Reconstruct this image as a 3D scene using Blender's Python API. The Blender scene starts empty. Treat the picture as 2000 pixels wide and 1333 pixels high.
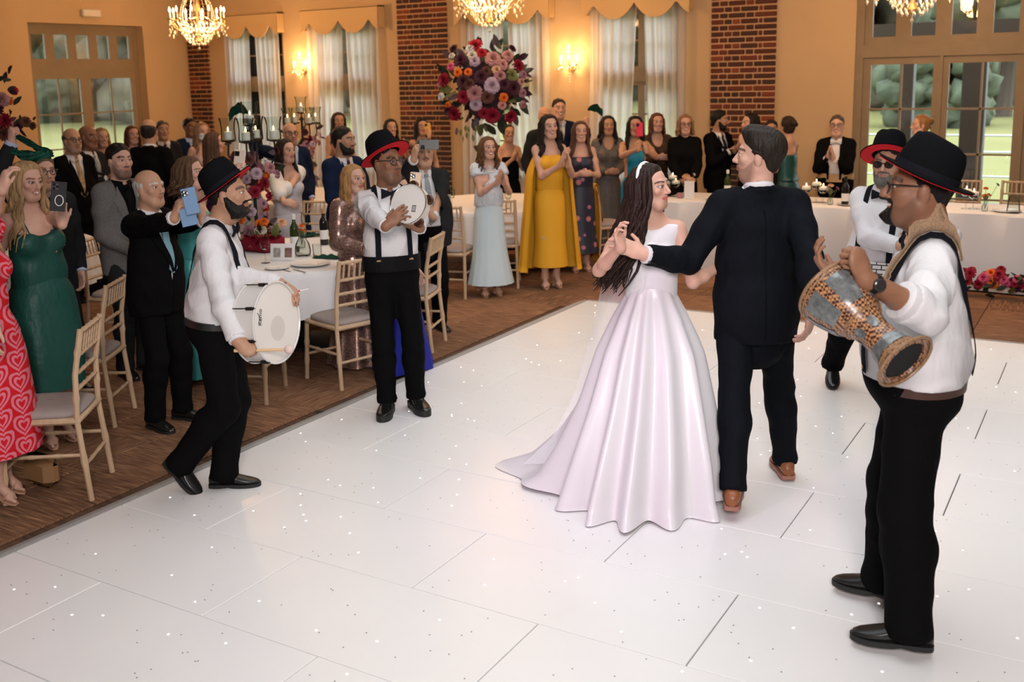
import bpy, math, random
import numpy as np
from math import sin, cos, pi, radians as rad
sc = bpy.context.scene
COL = sc.collection
random.seed(7)
rng = np.random.default_rng(7)
V3 = lambda *a: np.array(a, float)

# ------------------------------------------------------------------ camera
FPX, CX, CY = 2038.35, 943.94, 518.19            # focal length and principal point in the 2000x1333 frame
CAM = V3(3.0558, -1.5007, 2.1539)
YAW, PITCH, ROLL = -0.5522, 0.1787, -0.0234
_r0 = V3(cos(YAW), -sin(YAW), 0)
CF = V3(sin(YAW)*cos(PITCH), cos(YAW)*cos(PITCH), -sin(PITCH))
_u0 = np.cross(_r0, CF)
CR = cos(ROLL)*_r0 + sin(ROLL)*_u0
CU = -sin(ROLL)*_r0 + cos(ROLL)*_u0
cd = bpy.data.cameras.new('camera'); cam = bpy.data.objects.new('camera', cd); COL.objects.link(cam)
from mathutils import Matrix, Vector
cam.matrix_world = Matrix(((CR[0], CU[0], -CF[0], CAM[0]), (CR[1], CU[1], -CF[1], CAM[1]), (CR[2], CU[2], -CF[2], CAM[2]), (0, 0, 0, 1)))
cd.sensor_fit = 'HORIZONTAL'; cd.sensor_width = 36; cd.lens = 36*FPX/2000
cd.shift_x = (1000-CX)/2000; cd.shift_y = (CY-666.5)/2000
cd.clip_end = 300
cd.dof.use_dof = True; cd.dof.focus_distance = 5.2; cd.dof.aperture_fstop = 3.2
sc.camera = cam
def ray(x, y): return CF + (x-CX)/FPX*CR - (y-CY)/FPX*CU
def at(x, y, z=0.0):                              # where the sight line of a photo pixel meets the level z
    d = ray(x, y); return CAM + d*(z-CAM[2])/d[2]
def atd(x, y, d): return CAM + ray(x, y)*d        # the point of a sight line at depth d
def atY(x, y, Y): d = ray(x, y); return CAM + d*(Y-CAM[1])/d[1]
def atX(x, y, X): d = ray(x, y); return CAM + d*(X-CAM[0])/d[0]
RDIR = math.degrees(math.atan2(CR[1], CR[0]))     # heading of "picture right"
def dep(p): return float((np.asarray(p, float)-CAM) @ CF)

# ------------------------------------------------------------------ world, lights, exposure
w = bpy.data.worlds.new('overcast_sky'); sc.world = w; w.use_nodes = True
w.node_tree.nodes['Background'].inputs[0].default_value = (0.93, 0.97, 1.0, 1)
w.node_tree.nodes['Background'].inputs[1].default_value = 6.0
sc.view_settings.view_transform = 'Standard'; sc.view_settings.look = 'None'
sc.view_settings.exposure = 0.0; sc.view_settings.gamma = 1.0
sc.view_settings.use_curve_mapping = False
def lamp(name, kind, loc, energy, color, size=0.3, aim=None, spot=60, blend=.6, spread=180, sizey=None):
    l = bpy.data.lights.new(name, kind); l.energy = energy; l.color = color
    if kind == 'AREA':
        l.size = size; l.spread = rad(spread)
        if sizey: l.shape = 'RECTANGLE'; l.size_y = sizey
    else: l.shadow_soft_size = size
    if kind == 'SPOT': l.spot_size = rad(spot); l.spot_blend = blend
    o = bpy.data.objects.new(name, l); COL.objects.link(o); o.location = loc
    if aim is not None:
        o.rotation_euler = (Vector(aim)-Vector(loc)).to_track_quat('-Z', 'Y').to_euler()
    return o
lamp('dance_floor_light', 'AREA', (1.3, 4.0, 4.25), 98, (.84, .94, 1.0), 3.8, (1.2, 4.2, 0), spread=125, sizey=6.4)
lamp('flash_fill', 'AREA', (3.7, -2.4, 3.2), 118, (1.0, .94, .93), 1.1, (-.6, 4.2, .9), spread=110)  # soft front fill added behind the camera to light faces, as bounced flash
lamp('disco_spot', 'SPOT', (-.6, -3.2, 3.8), 330, (.86, .36, .86), .1, (1.05, 3.35, .55), spot=22, blend=.8)
lamp('table_area_fill', 'AREA', (-3.6, 6.6, 4.2), 48, (1.0, .74, .50), 3.0, (-3.6, 6.8, 0), spread=140)  # added overhead fill for the guests; no fixture hangs here
lamp('top_table_fill', 'AREA', (1.0, 8.6, 4.2), 48, (1.0, .68, .42), 3.2, (0.6, 10.2, .6), spread=140)  # unseen fill added above the top table, without a lamp of its own

# ------------------------------------------------------------------ materials
MATS = {}
def mat(name, col=(.8, .8, .8), rough=.5, metal=0., noise=None, bump=None, spec=None, emit=None, trans=0., ior=1.45, alpha=1., sheen=0., coat=0., attr=False, sss=0., wave=None, stretch=None):
    """noise=(scale, amount[, colour]); bump=(scale, strength); stretch = texture scale per axis"""
    if name in MATS: return MATS[name]
    m = bpy.data.materials.new(name); MATS[name] = m; m.use_nodes = True
    nt = m.node_tree; N = nt.nodes; L = nt.links; b = N['Principled BSDF']
    c = tuple(col)+(1,)
    b.inputs['Base Color'].default_value = c; b.inputs['Roughness'].default_value = rough; b.inputs['Metallic'].default_value = metal
    b.inputs['IOR'].default_value = ior; b.inputs['Transmission Weight'].default_value = trans; b.inputs['Alpha'].default_value = alpha
    if spec is not None: b.inputs['Specular IOR Level'].default_value = spec
    if sheen: b.inputs['Sheen Weight'].default_value = sheen
    if coat: b.inputs['Coat Weight'].default_value = coat
    if sss: b.inputs['Subsurface Weight'].default_value = sss; b.inputs['Subsurface Radius'].default_value = (.012, .005, .003); b.inputs['Subsurface Scale'].default_value = 1.
    if emit: b.inputs['Emission Color'].default_value = tuple(emit[0])+(1,); b.inputs['Emission Strength'].default_value = emit[1]
    tc = None
    def coords():
        nonlocal tc
        if tc is None:
            t = N.new('ShaderNodeTexCoord'); tc = t.outputs['Object']
            if stretch:
                mp = N.new('ShaderNodeMapping'); mp.inputs['Scale'].default_value = stretch; L.new(tc, mp.inputs[0]); tc = mp.outputs[0]
        return tc
    src = None
    if attr:
        a = N.new('ShaderNodeAttribute'); a.attribute_name = 'Col'; src = a.outputs['Color']; L.new(src, b.inputs['Base Color'])
    if noise:
        n = N.new('ShaderNodeTexNoise'); n.inputs['Scale'].default_value = noise[0]; n.inputs['Detail'].default_value = 4; L.new(coords(), n.inputs['Vector'])
        r = N.new('ShaderNodeMapRange'); r.inputs[1].default_value = .3; r.inputs[2].default_value = .7; L.new(n.outputs['Fac'], r.inputs[0])
        mx = N.new('ShaderNodeMix'); mx.data_type = 'RGBA'; L.new(r.outputs[0], mx.inputs[0])
        c2 = noise[2] if len(noise) > 2 else tuple(x*(1-noise[1]) for x in col)
        if src is None: mx.inputs[6].default_value = c
        else: L.new(src, mx.inputs[6])
        mx.inputs[7].default_value = tuple(c2)+(1,)
        if src is not None:
            mx.blend_type = 'MULTIPLY'; mx.inputs[7].default_value = (1-noise[1],)*3+(1,)
        L.new(mx.outputs[2], b.inputs['Base Color'])
    if bump:
        n = N.new('ShaderNodeTexNoise'); n.inputs['Scale'].default_value = bump[0]; n.inputs['Detail'].default_value = 3; L.new(coords(), n.inputs['Vector'])
        bp = N.new('ShaderNodeBump'); bp.inputs['Strength'].default_value = bump[1]; bp.inputs['Distance'].default_value = .02
        L.new(n.outputs['Fac'], bp.inputs['Height']); L.new(bp.outputs[0], b.inputs['Normal'])
    return m
def cloth(name, col, rough=.75, fold=.35, sc_=14, sheen=.0, **k):
    return mat(name, col, rough, bump=(sc_, fold), sheen=sheen, spec=k.pop('spec', .05 if max(col) < .06 else .3), stretch=k.pop('stretch', (1, 1, .45)), **k)

# ------------------------------------------------------------------ meshes
def link(o, parent=None):
    COL.objects.link(o)
    if parent is not None: o.parent = parent
    return o
def mesh_np(name, V, Q, mats, parent=None, col=None, smooth=True, mi=None, sharp=None):
    """one mesh object from numpy vertices and quads (or tris)"""
    V = np.asarray(V, np.float32); Q = np.asarray(Q, np.int32)
    me = bpy.data.meshes.new(name); n, k = Q.shape
    me.vertices.add(len(V)); me.vertices.foreach_set('co', V.ravel())
    me.loops.add(n*k); me.loops.foreach_set('vertex_index', Q.ravel())
    me.polygons.add(n); me.polygons.foreach_set('loop_start', np.arange(n, dtype=np.int32)*k)
    try: me.polygons.foreach_set('loop_total', np.full(n, k, np.int32))
    except Exception: pass
    if mi is not None: me.polygons.foreach_set('material_index', np.asarray(mi, np.int32))
    me.update(calc_edges=True)
    if col is not None:
        a = me.color_attributes.new('Col', 'FLOAT_COLOR', 'POINT'); a.data.foreach_set('color', np.hstack([col, np.ones((len(V), 1))]).astype(np.float32).ravel())
    for m in (mats if isinstance(mats, (list, tuple)) else [mats]): me.materials.append(m)
    if smooth: me.shade_smooth()
    if sharp: me.set_sharp_from_angle(angle=rad(sharp))
    return link(bpy.data.objects.new(name, me), parent)
def unit(v): v = np.asarray(v, float); return v/(np.linalg.norm(v)+1e-12)
def rotz(v, a): c, s = cos(a), sin(a); v = np.asarray(v, float); return np.stack([c*v[..., 0]-s*v[..., 1], s*v[..., 0]+c*v[..., 1], v[..., 2]], -1)
def frame_from(d, hint=(0, 0, 1)):
    """rows x, y, z with z along d"""
    z = unit(d); x = np.cross(hint, z)
    if np.linalg.norm(x) < 1e-4: x = np.cross((0, 1, 0), z)
    x = unit(x); return np.stack([x, np.cross(z, x), z])
class MB:
    def __init__(s): s.v = []; s.f = []; s.m = []; s.cur = 0
    def add(s, v, f):
        o = len(s.v); s.v += [tuple(map(float, p)) for p in v]; s.f += [tuple(i+o for i in q) for q in f]; s.m += [s.cur]*len(f); return s
    def box(s, c, size, fr=None, bevel=0):
        hx, hy, hz = [x/2 for x in size]; fr = np.eye(3) if fr is None else np.asarray(fr); c = np.asarray(c, float)
        if bevel <= 0:
            P = [c + (np.array(p)*(hx, hy, hz)) @ fr for p in ((-1, -1, -1), (1, -1, -1), (1, 1, -1), (-1, 1, -1), (-1, -1, 1), (1, -1, 1), (1, 1, 1), (-1, 1, 1))]
            return s.add(P, [(0, 3, 2, 1), (4, 5, 6, 7), (0, 1, 5, 4), (1, 2, 6, 5), (2, 3, 7, 6), (3, 0, 4, 7)])
        b = min(bevel, hx*.9, hy*.9, hz*.9); R = []
        for z, k in ((-hz, b), (-hz+b, 0), (hz-b, 0), (hz, b)):
            x, y = hx-k, hy-k; q = b
            for px, py in ((-x+q, -y), (x-q, -y), (x, -y+q), (x, y-q), (x-q, y), (-x+q, y), (-x, y-q), (-x, -y+q)): R.append(c+np.array((px, py, z)) @ fr)
        F = [tuple(range(7, -1, -1)), tuple(range(24, 32))]
        for r in range(3):
            for i in range(8): j = (i+1) % 8; F.append((r*8+i, r*8+j, r*8+8+j, r*8+8+i))
        return s.add(R, F)
    def tube(s, path, rad_, n=8, cap=True, ax=1., hint=(0, 0, 1)):
        P = np.asarray(path, float); k = len(P); R = np.broadcast_to(np.asarray(rad_, float), (k,)) if np.ndim(rad_) == 0 else np.asarray(rad_, float)
        T = np.gradient(P, axis=0); T /= np.linalg.norm(T, axis=1)[:, None]+1e-12
        fr = frame_from(T[0], hint); x = fr[0]; V = []
        a = np.arange(n)*2*pi/n
        for i in range(k):
            x = unit(x-T[i]*(x @ T[i])); y = np.cross(T[i], x)
            V += list(P[i]+R[i]*(np.cos(a)[:, None]*x*ax+np.sin(a)[:, None]*y))
        F = []
        for i in range(k-1):
            for j in range(n): q = (j+1) % n; F.append((i*n+j, i*n+q, (i+1)*n+q, (i+1)*n+j))
        if cap: F += [tuple(range(n-1, -1, -1)), tuple(range((k-1)*n, k*n))]
        return s.add(V, F)
    def lathe(s, prof, n=24, o=(0, 0, 0), fr=None, cap=True, sx=1., sy=1.):
        fr = np.eye(3) if fr is None else np.asarray(fr); o = np.asarray(o, float); V = []; k = len(prof)
        for r, z in prof:
            for j in range(n): V.append(o+np.array((r*cos(2*pi*j/n)*sx, r*sin(2*pi*j/n)*sy, z)) @ fr)
        F = []
        for i in range(k-1):
            for j in range(n): q = (j+1) % n; F.append((i*n+j, i*n+q, (i+1)*n+q, (i+1)*n+j))
        if cap:
            if prof[0][0] > 1e-5: F.append(tuple(range(n-1, -1, -1)))
            if prof[-1][0] > 1e-5: F.append(tuple(range((k-1)*n, k*n)))
        return s.add(V, F)
    def sphere(s, c, r, nu=10, nv=7, fr=None):
        r = np.broadcast_to(np.asarray(r, float), (3,)); fr = np.eye(3) if fr is None else np.asarray(fr); c = np.asarray(c, float)
        V = [c+(r*(0, 0, -1)) @ fr]
        for i in range(1, nv):
            t = pi*i/nv-pi/2
            for j in range(nu): a = 2*pi*j/nu; V.append(c+(r*(cos(t)*cos(a), cos(t)*sin(a), sin(t))) @ fr)
        V.append(c+(r*(0, 0, 1)) @ fr); F = []
        for j in range(nu): F.append((0, 1+(j+1) % nu, 1+j))
        for i in range(nv-2):
            for j in range(nu): q = (j+1) % nu; F.append((1+i*nu+j, 1+i*nu+q, 1+(i+1)*nu+q, 1+(i+1)*nu+j))
        e = len(V)-1; b = 1+(nv-2)*nu
        for j in range(nu): F.append((b+j, b+(j+1) % nu, e))
        return s.add(V, F)
    def grid(s, P, thick=0., closeu=False):
        """sheet from an (nu, nv, 3) array, with thickness along its own normal"""
        P = np.asarray(P, float); a, b = P.shape[:2]
        def quads(o, flip):
            F = []
            for i in range(a if closeu else a-1):
                for j in range(b-1):
                    i2 = (i+1) % a; q = (o+i*b+j, o+i2*b+j, o+i2*b+j+1, o+i*b+j+1); F.append(q[::-1] if flip else q)
            return F
        if not thick: return s.add(P.reshape(-1, 3), quads(0, False))
        gu = np.gradient(P, axis=0); gv = np.gradient(P, axis=1); nrm = np.cross(gu, gv); nrm /= np.linalg.norm(nrm, axis=-1)[..., None]+1e-9
        V = list((P+nrm*thick/2).reshape(-1, 3))+list((P-nrm*thick/2).reshape(-1, 3)); n = a*b
        F = quads(0, False)+quads(n, True)
        for j in range(b-1):
            if not closeu:
                F.append((j+1, n+j+1, n+j, j)[::-1]); k = (a-1)*b; F.append((k+j, n+k+j, n+k+j+1, k+j+1)[::-1])
        for i in range(a if closeu else a-1):
            i2 = (i+1) % a
            F.append((i*b, n+i*b, n+i2*b, i2*b)[::-1]); F.append((i2*b+b-1, n+i2*b+b-1, n+i*b+b-1, i*b+b-1)[::-1])
        return s.add(V, F)
    def data(s, name, mats, smooth=True, sharp=35):
        me = bpy.data.meshes.new(name); me.from_pydata(s.v, [], s.f); me.polygons.foreach_set('material_index', s.m)
        for m in (mats if isinstance(mats, (list, tuple)) else [mats]): me.materials.append(m)
        if smooth:
            me.shade_smooth()
            if sharp: me.set_sharp_from_angle(angle=rad(sharp))
        return me
    def build(s, name, mats, parent=None, smooth=True, sharp=35):
        return link(bpy.data.objects.new(name, s.data(name, mats, smooth, sharp)), parent)
def tag(o, label=None, cat=None, group=None, kind=None):
    for k, v in (('label', label), ('category', cat), ('group', group), ('kind', kind)):
        if v: o[k] = v
    return o
def thing(name, label, cat, loc=(0, 0, 0), rz=0., group=None):
    o = link(bpy.data.objects.new(name, None)); o.location = loc; o.rotation_euler = (0, 0, rz); o.empty_display_size = .1
    return tag(o, label, cat, group)
def inst(me, name, parent=None, loc=(0, 0, 0), rot=(0, 0, 0), scale=1.):
    o = link(bpy.data.objects.new(name, me), parent); o.location = loc; o.rotation_euler = rot
    o.scale = (scale,)*3 if np.ndim(scale) == 0 else scale
    return o
def copy_tree(o, parent=None):
    c = o.copy(); COL.objects.link(c); c.parent = parent
    for ch in o.children: copy_tree(ch, c)
    return c
def struct(o): o['kind'] = 'structure'; return o
# ------------------------------------------------------------------ smooth solids (distance fields meshed with surface nets)
class Prim:
    __slots__ = ('f', 'lo', 'hi', 'k', 'op')
    def __init__(s, f, lo, hi, k, op): s.f = f; s.lo = lo; s.hi = hi; s.k = k; s.op = op
def rc(a, b, ra, rb, k=.02, fr=None, ax=1., op='+'):
    a = np.asarray(a, float); b = np.asarray(b, float); r = max(ra, rb)
    if fr is None:
        ba = b-a; bb = ba @ ba+1e-9
        def f(P):
            q = P-a; t = np.clip(q @ ba/bb, 0, 1); q = q-t[:, None]*ba
            return np.sqrt((q*q).sum(1))-(ra+(rb-ra)*t)
        e = r
    else:
        M = np.asarray(fr).T.copy(); M[:, 0] /= ax; ba = (b-a) @ M; bb = ba @ ba+1e-9
        def f(P):
            q = (P-a) @ M; t = np.clip(q @ ba/bb, 0, 1); q = q-t[:, None]*ba
            return np.sqrt((q*q).sum(1))-(ra+(rb-ra)*t)
        e = r*max(1, ax)
    return Prim(f, np.minimum(a, b)-e, np.maximum(a, b)+e, k, op)
def ell(c, r, fr=None, k=.015, op='+'):
    c = np.asarray(c, float); r = np.asarray(r, float); M = np.eye(3) if fr is None else np.asarray(fr).T
    def f(P):
        q = (P-c) @ M; a = q/r; k0 = np.sqrt((a*a).sum(1)); k1 = np.sqrt(((a/r)**2).sum(1))+1e-9
        return k0*(k0-1)/k1
    e = r.max(); return Prim(f, c-e, c+e, k, op)
def smin(d, x, k):
    h = np.clip(.5+.5*(x-d)/k, 0, 1); return x+(d-x)*h-k*h*(1-h)
def smax(d, x, k): return -smin(-d, -x, k)
def evalp(prims, P):
    P = np.atleast_2d(np.asarray(P, float)); d = np.full(len(P), 1.)
    for p in prims:
        x = p.f(P); d = smin(d, x, p.k) if p.op == '+' else smax(d, -x, p.k)
    return d
def field(prims, lo, hi, h, extra=None, band=.05):
    lo = np.asarray(lo, float); n = np.ceil((np.asarray(hi)-lo)/h).astype(int)+1
    F = np.full(n, .12, np.float32); ax = [lo[i]+h*np.arange(n[i]) for i in range(3)]
    for p in prims:
        mg = p.k+3*h+.012
        i0 = np.clip(np.floor((p.lo-mg-lo)/h).astype(int), 0, n); i1 = np.clip(np.ceil((p.hi+mg-lo)/h).astype(int)+1, 0, n)
        if (i1 <= i0).any(): continue
        X, Y, Z = np.meshgrid(*[ax[i][i0[i]:i1[i]] for i in range(3)], indexing='ij')
        P = np.stack([X.ravel(), Y.ravel(), Z.ravel()], 1); sl = tuple(slice(i0[i], i1[i]) for i in range(3))
        d = F[sl]; x = p.f(P).reshape(d.shape).astype(np.float32)
        F[sl] = smin(d, x, p.k) if p.op == '+' else smax(d, -x, p.k)
    if extra is not None:
        I = np.nonzero(np.abs(F) < band); P = lo+h*np.stack(I, 1); F[I] = extra(P, F[I])
    return F
_EDG = [(0, 1), (2, 3), (4, 5), (6, 7), (0, 2), (1, 3), (4, 6), (5, 7), (0, 4), (1, 5), (2, 6), (3, 7)]
_COR = np.array([(i >> 2 & 1, i >> 1 & 1, i & 1) for i in range(8)])
def snets(F, lo, h):
    S = F < 0; a, b, c = F.shape
    cnt = np.zeros((a-1, b-1, c-1), np.int8)
    for x, y, z in _COR: cnt += S[x:a-1+x, y:b-1+y, z:c-1+z]
    I = np.nonzero((cnt > 0) & (cnt < 8)); n = len(I[0])
    idx = np.full(cnt.shape, -1, np.int32); idx[I] = np.arange(n)
    val = np.stack([F[I[0]+x, I[1]+y, I[2]+z] for x, y, z in _COR], 1)
    acc = np.zeros((n, 3)); num = np.zeros(n)
    for e0, e1 in _EDG:
        v0, v1 = val[:, e0], val[:, e1]; m = (v0 < 0) != (v1 < 0); t = v0[m]/(v0[m]-v1[m])
        acc[m] += _COR[e0]+(_COR[e1]-_COR[e0])*t[:, None]; num[m] += 1
    V = np.asarray(lo)+h*(np.stack(I, 1)+acc/np.maximum(num, 1)[:, None])
    Q = []
    for axis in range(3):
        s0 = [slice(None)]*3; s1 = [slice(None)]*3; s0[axis] = slice(0, -1); s1[axis] = slice(1, None)
        A = S[tuple(s0)]; B = S[tuple(s1)]; E = np.nonzero(A != B); E = list(E); fl = A[tuple(E)]
        u, v = (axis+1) % 3, (axis+2) % 3
        ok = (E[u] > 0) & (E[v] > 0) & (E[u] < F.shape[u]-1) & (E[v] < F.shape[v]-1); E = [e[ok] for e in E]; fl = fl[ok]
        def cell(du, dv):
            q = [e.copy() for e in E]; q[u] -= du; q[v] -= dv; return idx[tuple(q)]
        q = np.stack([cell(1, 1), cell(0, 1), cell(0, 0), cell(1, 0)], 1); q[~fl] = q[~fl][:, ::-1]; Q.append(q)
    Q = np.vstack(Q); return V, Q[(Q >= 0).all(1)]
def solid(prims, h, extra=None, box=None, grow=0.):
    if box is None:
        lo = np.min([p.lo for p in prims if p.op == '+'], 0)-grow-3*h; hi = np.max([p.hi for p in prims if p.op == '+'], 0)+grow+3*h
    else: lo, hi = box
    return snets(field(prims, lo, hi, h, extra), lo, h)
def smooth_np(V, Q, it=1, w=.5):
    A = np.concatenate([Q[:, i] for i in range(4) for j in (1, 3)]); B = np.concatenate([Q[:, (i+j) % 4] for i in range(4) for j in (1, 3)]); N = np.maximum(np.bincount(A, minlength=len(V)), 1)
    for _ in range(it):
        S = np.stack([np.bincount(A, V[B, c], len(V)) for c in range(3)], 1)/N[:, None]; m = np.bincount(A, minlength=len(V)) > 0; V = np.where(m[:, None], V+w*(S-V), V)
    return V
def hit(fn, o, d, far=.8, steps=26):
    """march points o along d until the field fn drops to zero; returns the surface points"""
    o = np.array(o, float); d = np.broadcast_to(unit(d) if np.ndim(d) == 1 else d, o.shape); t = np.zeros(len(o))
    for _ in range(steps):
        t = np.clip(t+np.clip(fn(o+d*t[:, None]), -.05, .08)*.9, 0, far)
    return o+d*t[:, None]
# ------------------------------------------------------------------ people
SKIN = mat('skin', rough=.5, attr=True, bump=(220, .05), spec=.35)
def ik(a, t, l1, l2, pole):
    a = np.asarray(a, float); t = np.asarray(t, float); d = t-a; L = np.linalg.norm(d); u = d/(L+1e-9); L = min(L, (l1+l2)*.998); L = max(L, abs(l1-l2)+.01)
    x = (l1*l1-l2*l2+L*L)/(2*L); h = math.sqrt(max(l1*l1-x*x, 0)); pole = np.asarray(pole, float); n = unit(pole-u*(pole @ u))
    return a+u*x+n*h, a+u*L
def wob(P, f=24., seed=0.):
    x, y, z = P[:, 0], P[:, 1], P[:, 2]
    return (np.sin(f*z+.35*f*x+2.2*np.sin(.5*f*y+seed)+seed)+np.sin(1.7*f*z-.8*f*y+1.8*np.sin(.7*f*x-seed))*.6+np.sin(.9*f*x+.8*f*y+seed*2.)*.5)/2.1
def crease(P, seed=0., f=1.):
    x, y, z = P[:, 0]*f, P[:, 1]*f, P[:, 2]*f
    m = .5+.5*np.sin(5*x+4*y+7*z+seed); a = 1-np.abs(np.sin(17*z+12*x+2.4*np.sin(9*y+4*x+seed))); b = 1-np.abs(np.sin(16*z-14*x+2.4*np.sin(8*x-6*y+seed*1.7)))
    return .38-m*a**1.6-(1-m)*b**1.6
CURL = dict(flat=(6, 6, 4), relax=(22, 30, 18), soft=(14, 20, 12), grip=(62, 80, 45), fist=(78, 92, 55), hold=(34, 48, 26), cup=(28, 34, 20), spread=(8, 12, 8))
class Person:
    def __init__(s, label, base, phi, H=1.75, female=False, bw=1., fat=0., lean=0., tilt=0., twist=0., hip=(0, 0, 0), feet=None, head=(0, 0, 0),
                 R=None, L=None, hd=1., bz=0., legs=True, heel=0., neckf=0., group=None, arml=1.):
        s.H = H; s.s = k = H/1.8; s.fem = female; s.bw = bw; s.fat = fat; s.phi = phi; s.label = label
        s.base = V3(base[0], base[1], bz); s.root = thing('person', label, 'person', s.base, rad(phi-90), group)
        s.heel = heel
        U = unit((sin(rad(tilt)), sin(rad(lean)), 1.)); Y = unit(V3(0, 1, 0)-U*U[1])
        X0 = np.cross(Y, U); tw = rad(twist); s.Xp, s.Yp = X0, Y
        s.Xt = X0*cos(tw)+Y*sin(tw)*-1*-1; s.Yt = unit(np.cross(U, s.Xt)); s.Xt = unit(np.cross(s.Yt, U)); s.Ut = U
        s.fr = np.stack([s.Xt, s.Yt, s.Ut]); s.frp = np.stack([s.Xp, s.Yp, U])
        s.Pc = V3(0, 0, .95*k+heel)+V3(*hip)
        sw = (.148 if female else .166)*bw
        s.sw = sw
        # head
        nb = s.T(0, -.012, 1.50); s.nb = nb
        yw, pt, rl = [rad(a) for a in head]           # yaw to the person's right, pitch up, roll towards the right shoulder
        f = V3(sin(yw)*cos(pt), cos(yw)*cos(pt), sin(pt)); r = unit(np.cross(f, (0, 0, 1))); u = np.cross(r, f)
        r, u = r*cos(rl)-u*sin(rl), u*cos(rl)+r*sin(rl)
        s.hf = np.stack([r, f, u]); s.hs = hs = k*hd*(.965 if female else 1.)
        s.Hc = s.T(0, .018+neckf, 1.615)+u*.045*hs-(.0)*f
        # arms
        s.arm = {}
        for sg, spec, nm in ((1, R, 'R'), (-1, L, 'L')):
            S = s.T(sg*sw, -.012, 1.425)
            spec = dict(spec or {})
            t = spec.get('to')
            if t is None: t = S+V3(sg*(.095 if female else .045), .05, -.53)*k
            else: t = np.asarray(t, float)
            pole = spec.get('pole', (sg*.55, -.75, -.5))
            E, W = ik(S, t, .305*k*arml, .265*k*arml, pole)
            fd = unit(W-E); d = unit(spec.get('d', fd)); n = np.asarray(spec.get('n', (-sg, .25, 0)), float); n = unit(n-d*(n @ d))
            s.arm[nm] = dict(S=S, E=E, W=W, d=d, n=n, sg=sg, pose=spec.get('pose', 'relax'), fd=fd, thumb=spec.get('thumb', 0.), fan=spec.get('fan', 0.))
            s.arm[nm]['palm'] = W+d*.065*k+n*.018*k
        # legs
        s.leg = {}
        feet = feet or (((.065, .015, 8, 0), (-.065, -.015, -8, 0)) if female else ((.10, .02, 10, 0), (-.10, -.02, -10, 0)))
        for ft, nm, sg in ((feet[0], 'R', 1), (feet[1], 'L', -1)):
            hp = s.Pc+s.Xp*sg*.088*k*bw+V3(0, 0, -.04*k)
            x, y, yaw, lift = ft[:4]; toe = ft[4] if len(ft) > 4 else 0
            A = V3(x, y, .085*k+lift+heel)
            kp = ft[5] if len(ft) > 5 else (sin(rad(yaw))*.6, 1, 0)
            K, A2 = ik(hp, A, .420*k, .415*k, kp)
            s.leg[nm] = dict(hip=hp, K=K, A=A2, yaw=yaw, lift=lift, toe=toe, sg=sg)
        s.palm = {k_: a['palm'] for k_, a in s.arm.items()}
    def T(s, x, y, z, fr=None):
        fr = s.fr if fr is None else fr; k = s.s
        return s.Pc+fr[0]*x*k+fr[1]*y*k+fr[2]*(z-.95)*k
    def loc(s, wld): return rotz(np.asarray(wld, float)-s.base, -rad(s.phi-90))
    def wld(s, p): return rotz(np.asarray(p, float), rad(s.phi-90))+s.base
    def dirw(s, p): return rotz(np.asarray(p, float), rad(s.phi-90))
    def hp(s, x, y, z): return s.Hc+s.hs*(s.hf[0]*x+s.hf[1]*y+s.hf[2]*z)
    # ---- solids
    def torso(s, o=0., hips=True, bust=True, sh=0.):
        k = s.s; fr = s.fr; T = s.T; fa = s.fat; b = s.bw
        if s.fem:
            P = [rc(T(0, 0, 1.34), T(0, .004, 1.22), .093*k*b+o, .086*k*b+o, .05, fr, 1.42), rc(T(0, .004, 1.22), T(0, 0, 1.09), .086*k*b+o, (.077+fa)*k*b+o, .05, fr, 1.45),
                 rc(T(0, fa*.5, 1.09), T(0, -.012, .93), (.078+fa)*k*b+o, (.108+fa*.5)*k*b+o, .06, fr, 1.48)]
            if bust: P += [ell(T(x*.074*b, .078, 1.275), V3(.062, .056, .062)*k*b+o, fr, .035) for x in (-1, 1)]
            if hips: P += [ell(T(x*.07, -.05, .92), V3(.085, .085, .085)*k*b+o, fr, .05) for x in (-1, 1)]
            r = .043
        else:
            P = [rc(T(0, -.002, 1.33), T(0, .004, 1.16), .112*k*b+o, .108*k*b+o+fa*.4, .05, fr, 1.42), rc(T(0, .006+fa*.55, 1.16), T(0, .002+fa*.4, 1.0), (.104+fa)*k*b+o, (.106+fa*.9)*k*b+o, .06, fr, 1.42),
                 rc(T(0, -.004, 1.0), T(0, -.012, .90), (.108+fa*.5)*k*b+o, .104*k*b+o, .05, fr, 1.4)]
            if hips: P += [ell(T(x*.065, -.055, .91), V3(.085, .08, .09)*k*b+o, fr, .05) for x in (-1, 1)]
            r = .052
        sw = s.sw
        P += [rc(T(-sw*(.93+sh*4), -.012, 1.418+sh), T(sw*(.93+sh*4), -.012, 1.418+sh), r*k+o, r*k+o, .05)]
        P += [rc(T(0, -.018, 1.49), T(x*sw*.8, -.014, 1.437+sh), (.05 if s.fem else .056)*k+o*.7, (r-.012)*k+o, .04) for x in (-1, 1)]
        return P
    def armp(s, nm, o=0., o2=None, end=1., up=1., k_=.03):
        a = s.arm[nm]; k = s.s*(s.bw*.6+.4); f = .84 if s.fem else 1.; o2 = o if o2 is None else o2
        P = [rc(a['S'], a['S']+(a['E']-a['S'])*.45, .056*k*f+o, .05*k*f+o, k_), rc(a['S']+(a['E']-a['S'])*.45, a['E'], .05*k*f+o, .041*k*f+(o+o2)/2, k_)]
        if end > 0:
            M = a['E']+(a['W']-a['E'])*.3; W = a['E']+(a['W']-a['E'])*end
            P += [rc(a['E'], M, .041*k*f+(o+o2)/2, .042*k*f+o2, .02), rc(M, W, .042*k*f+o2, (.042-.014*min(1, end))*k*f+o2, .02)]
        return P
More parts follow.
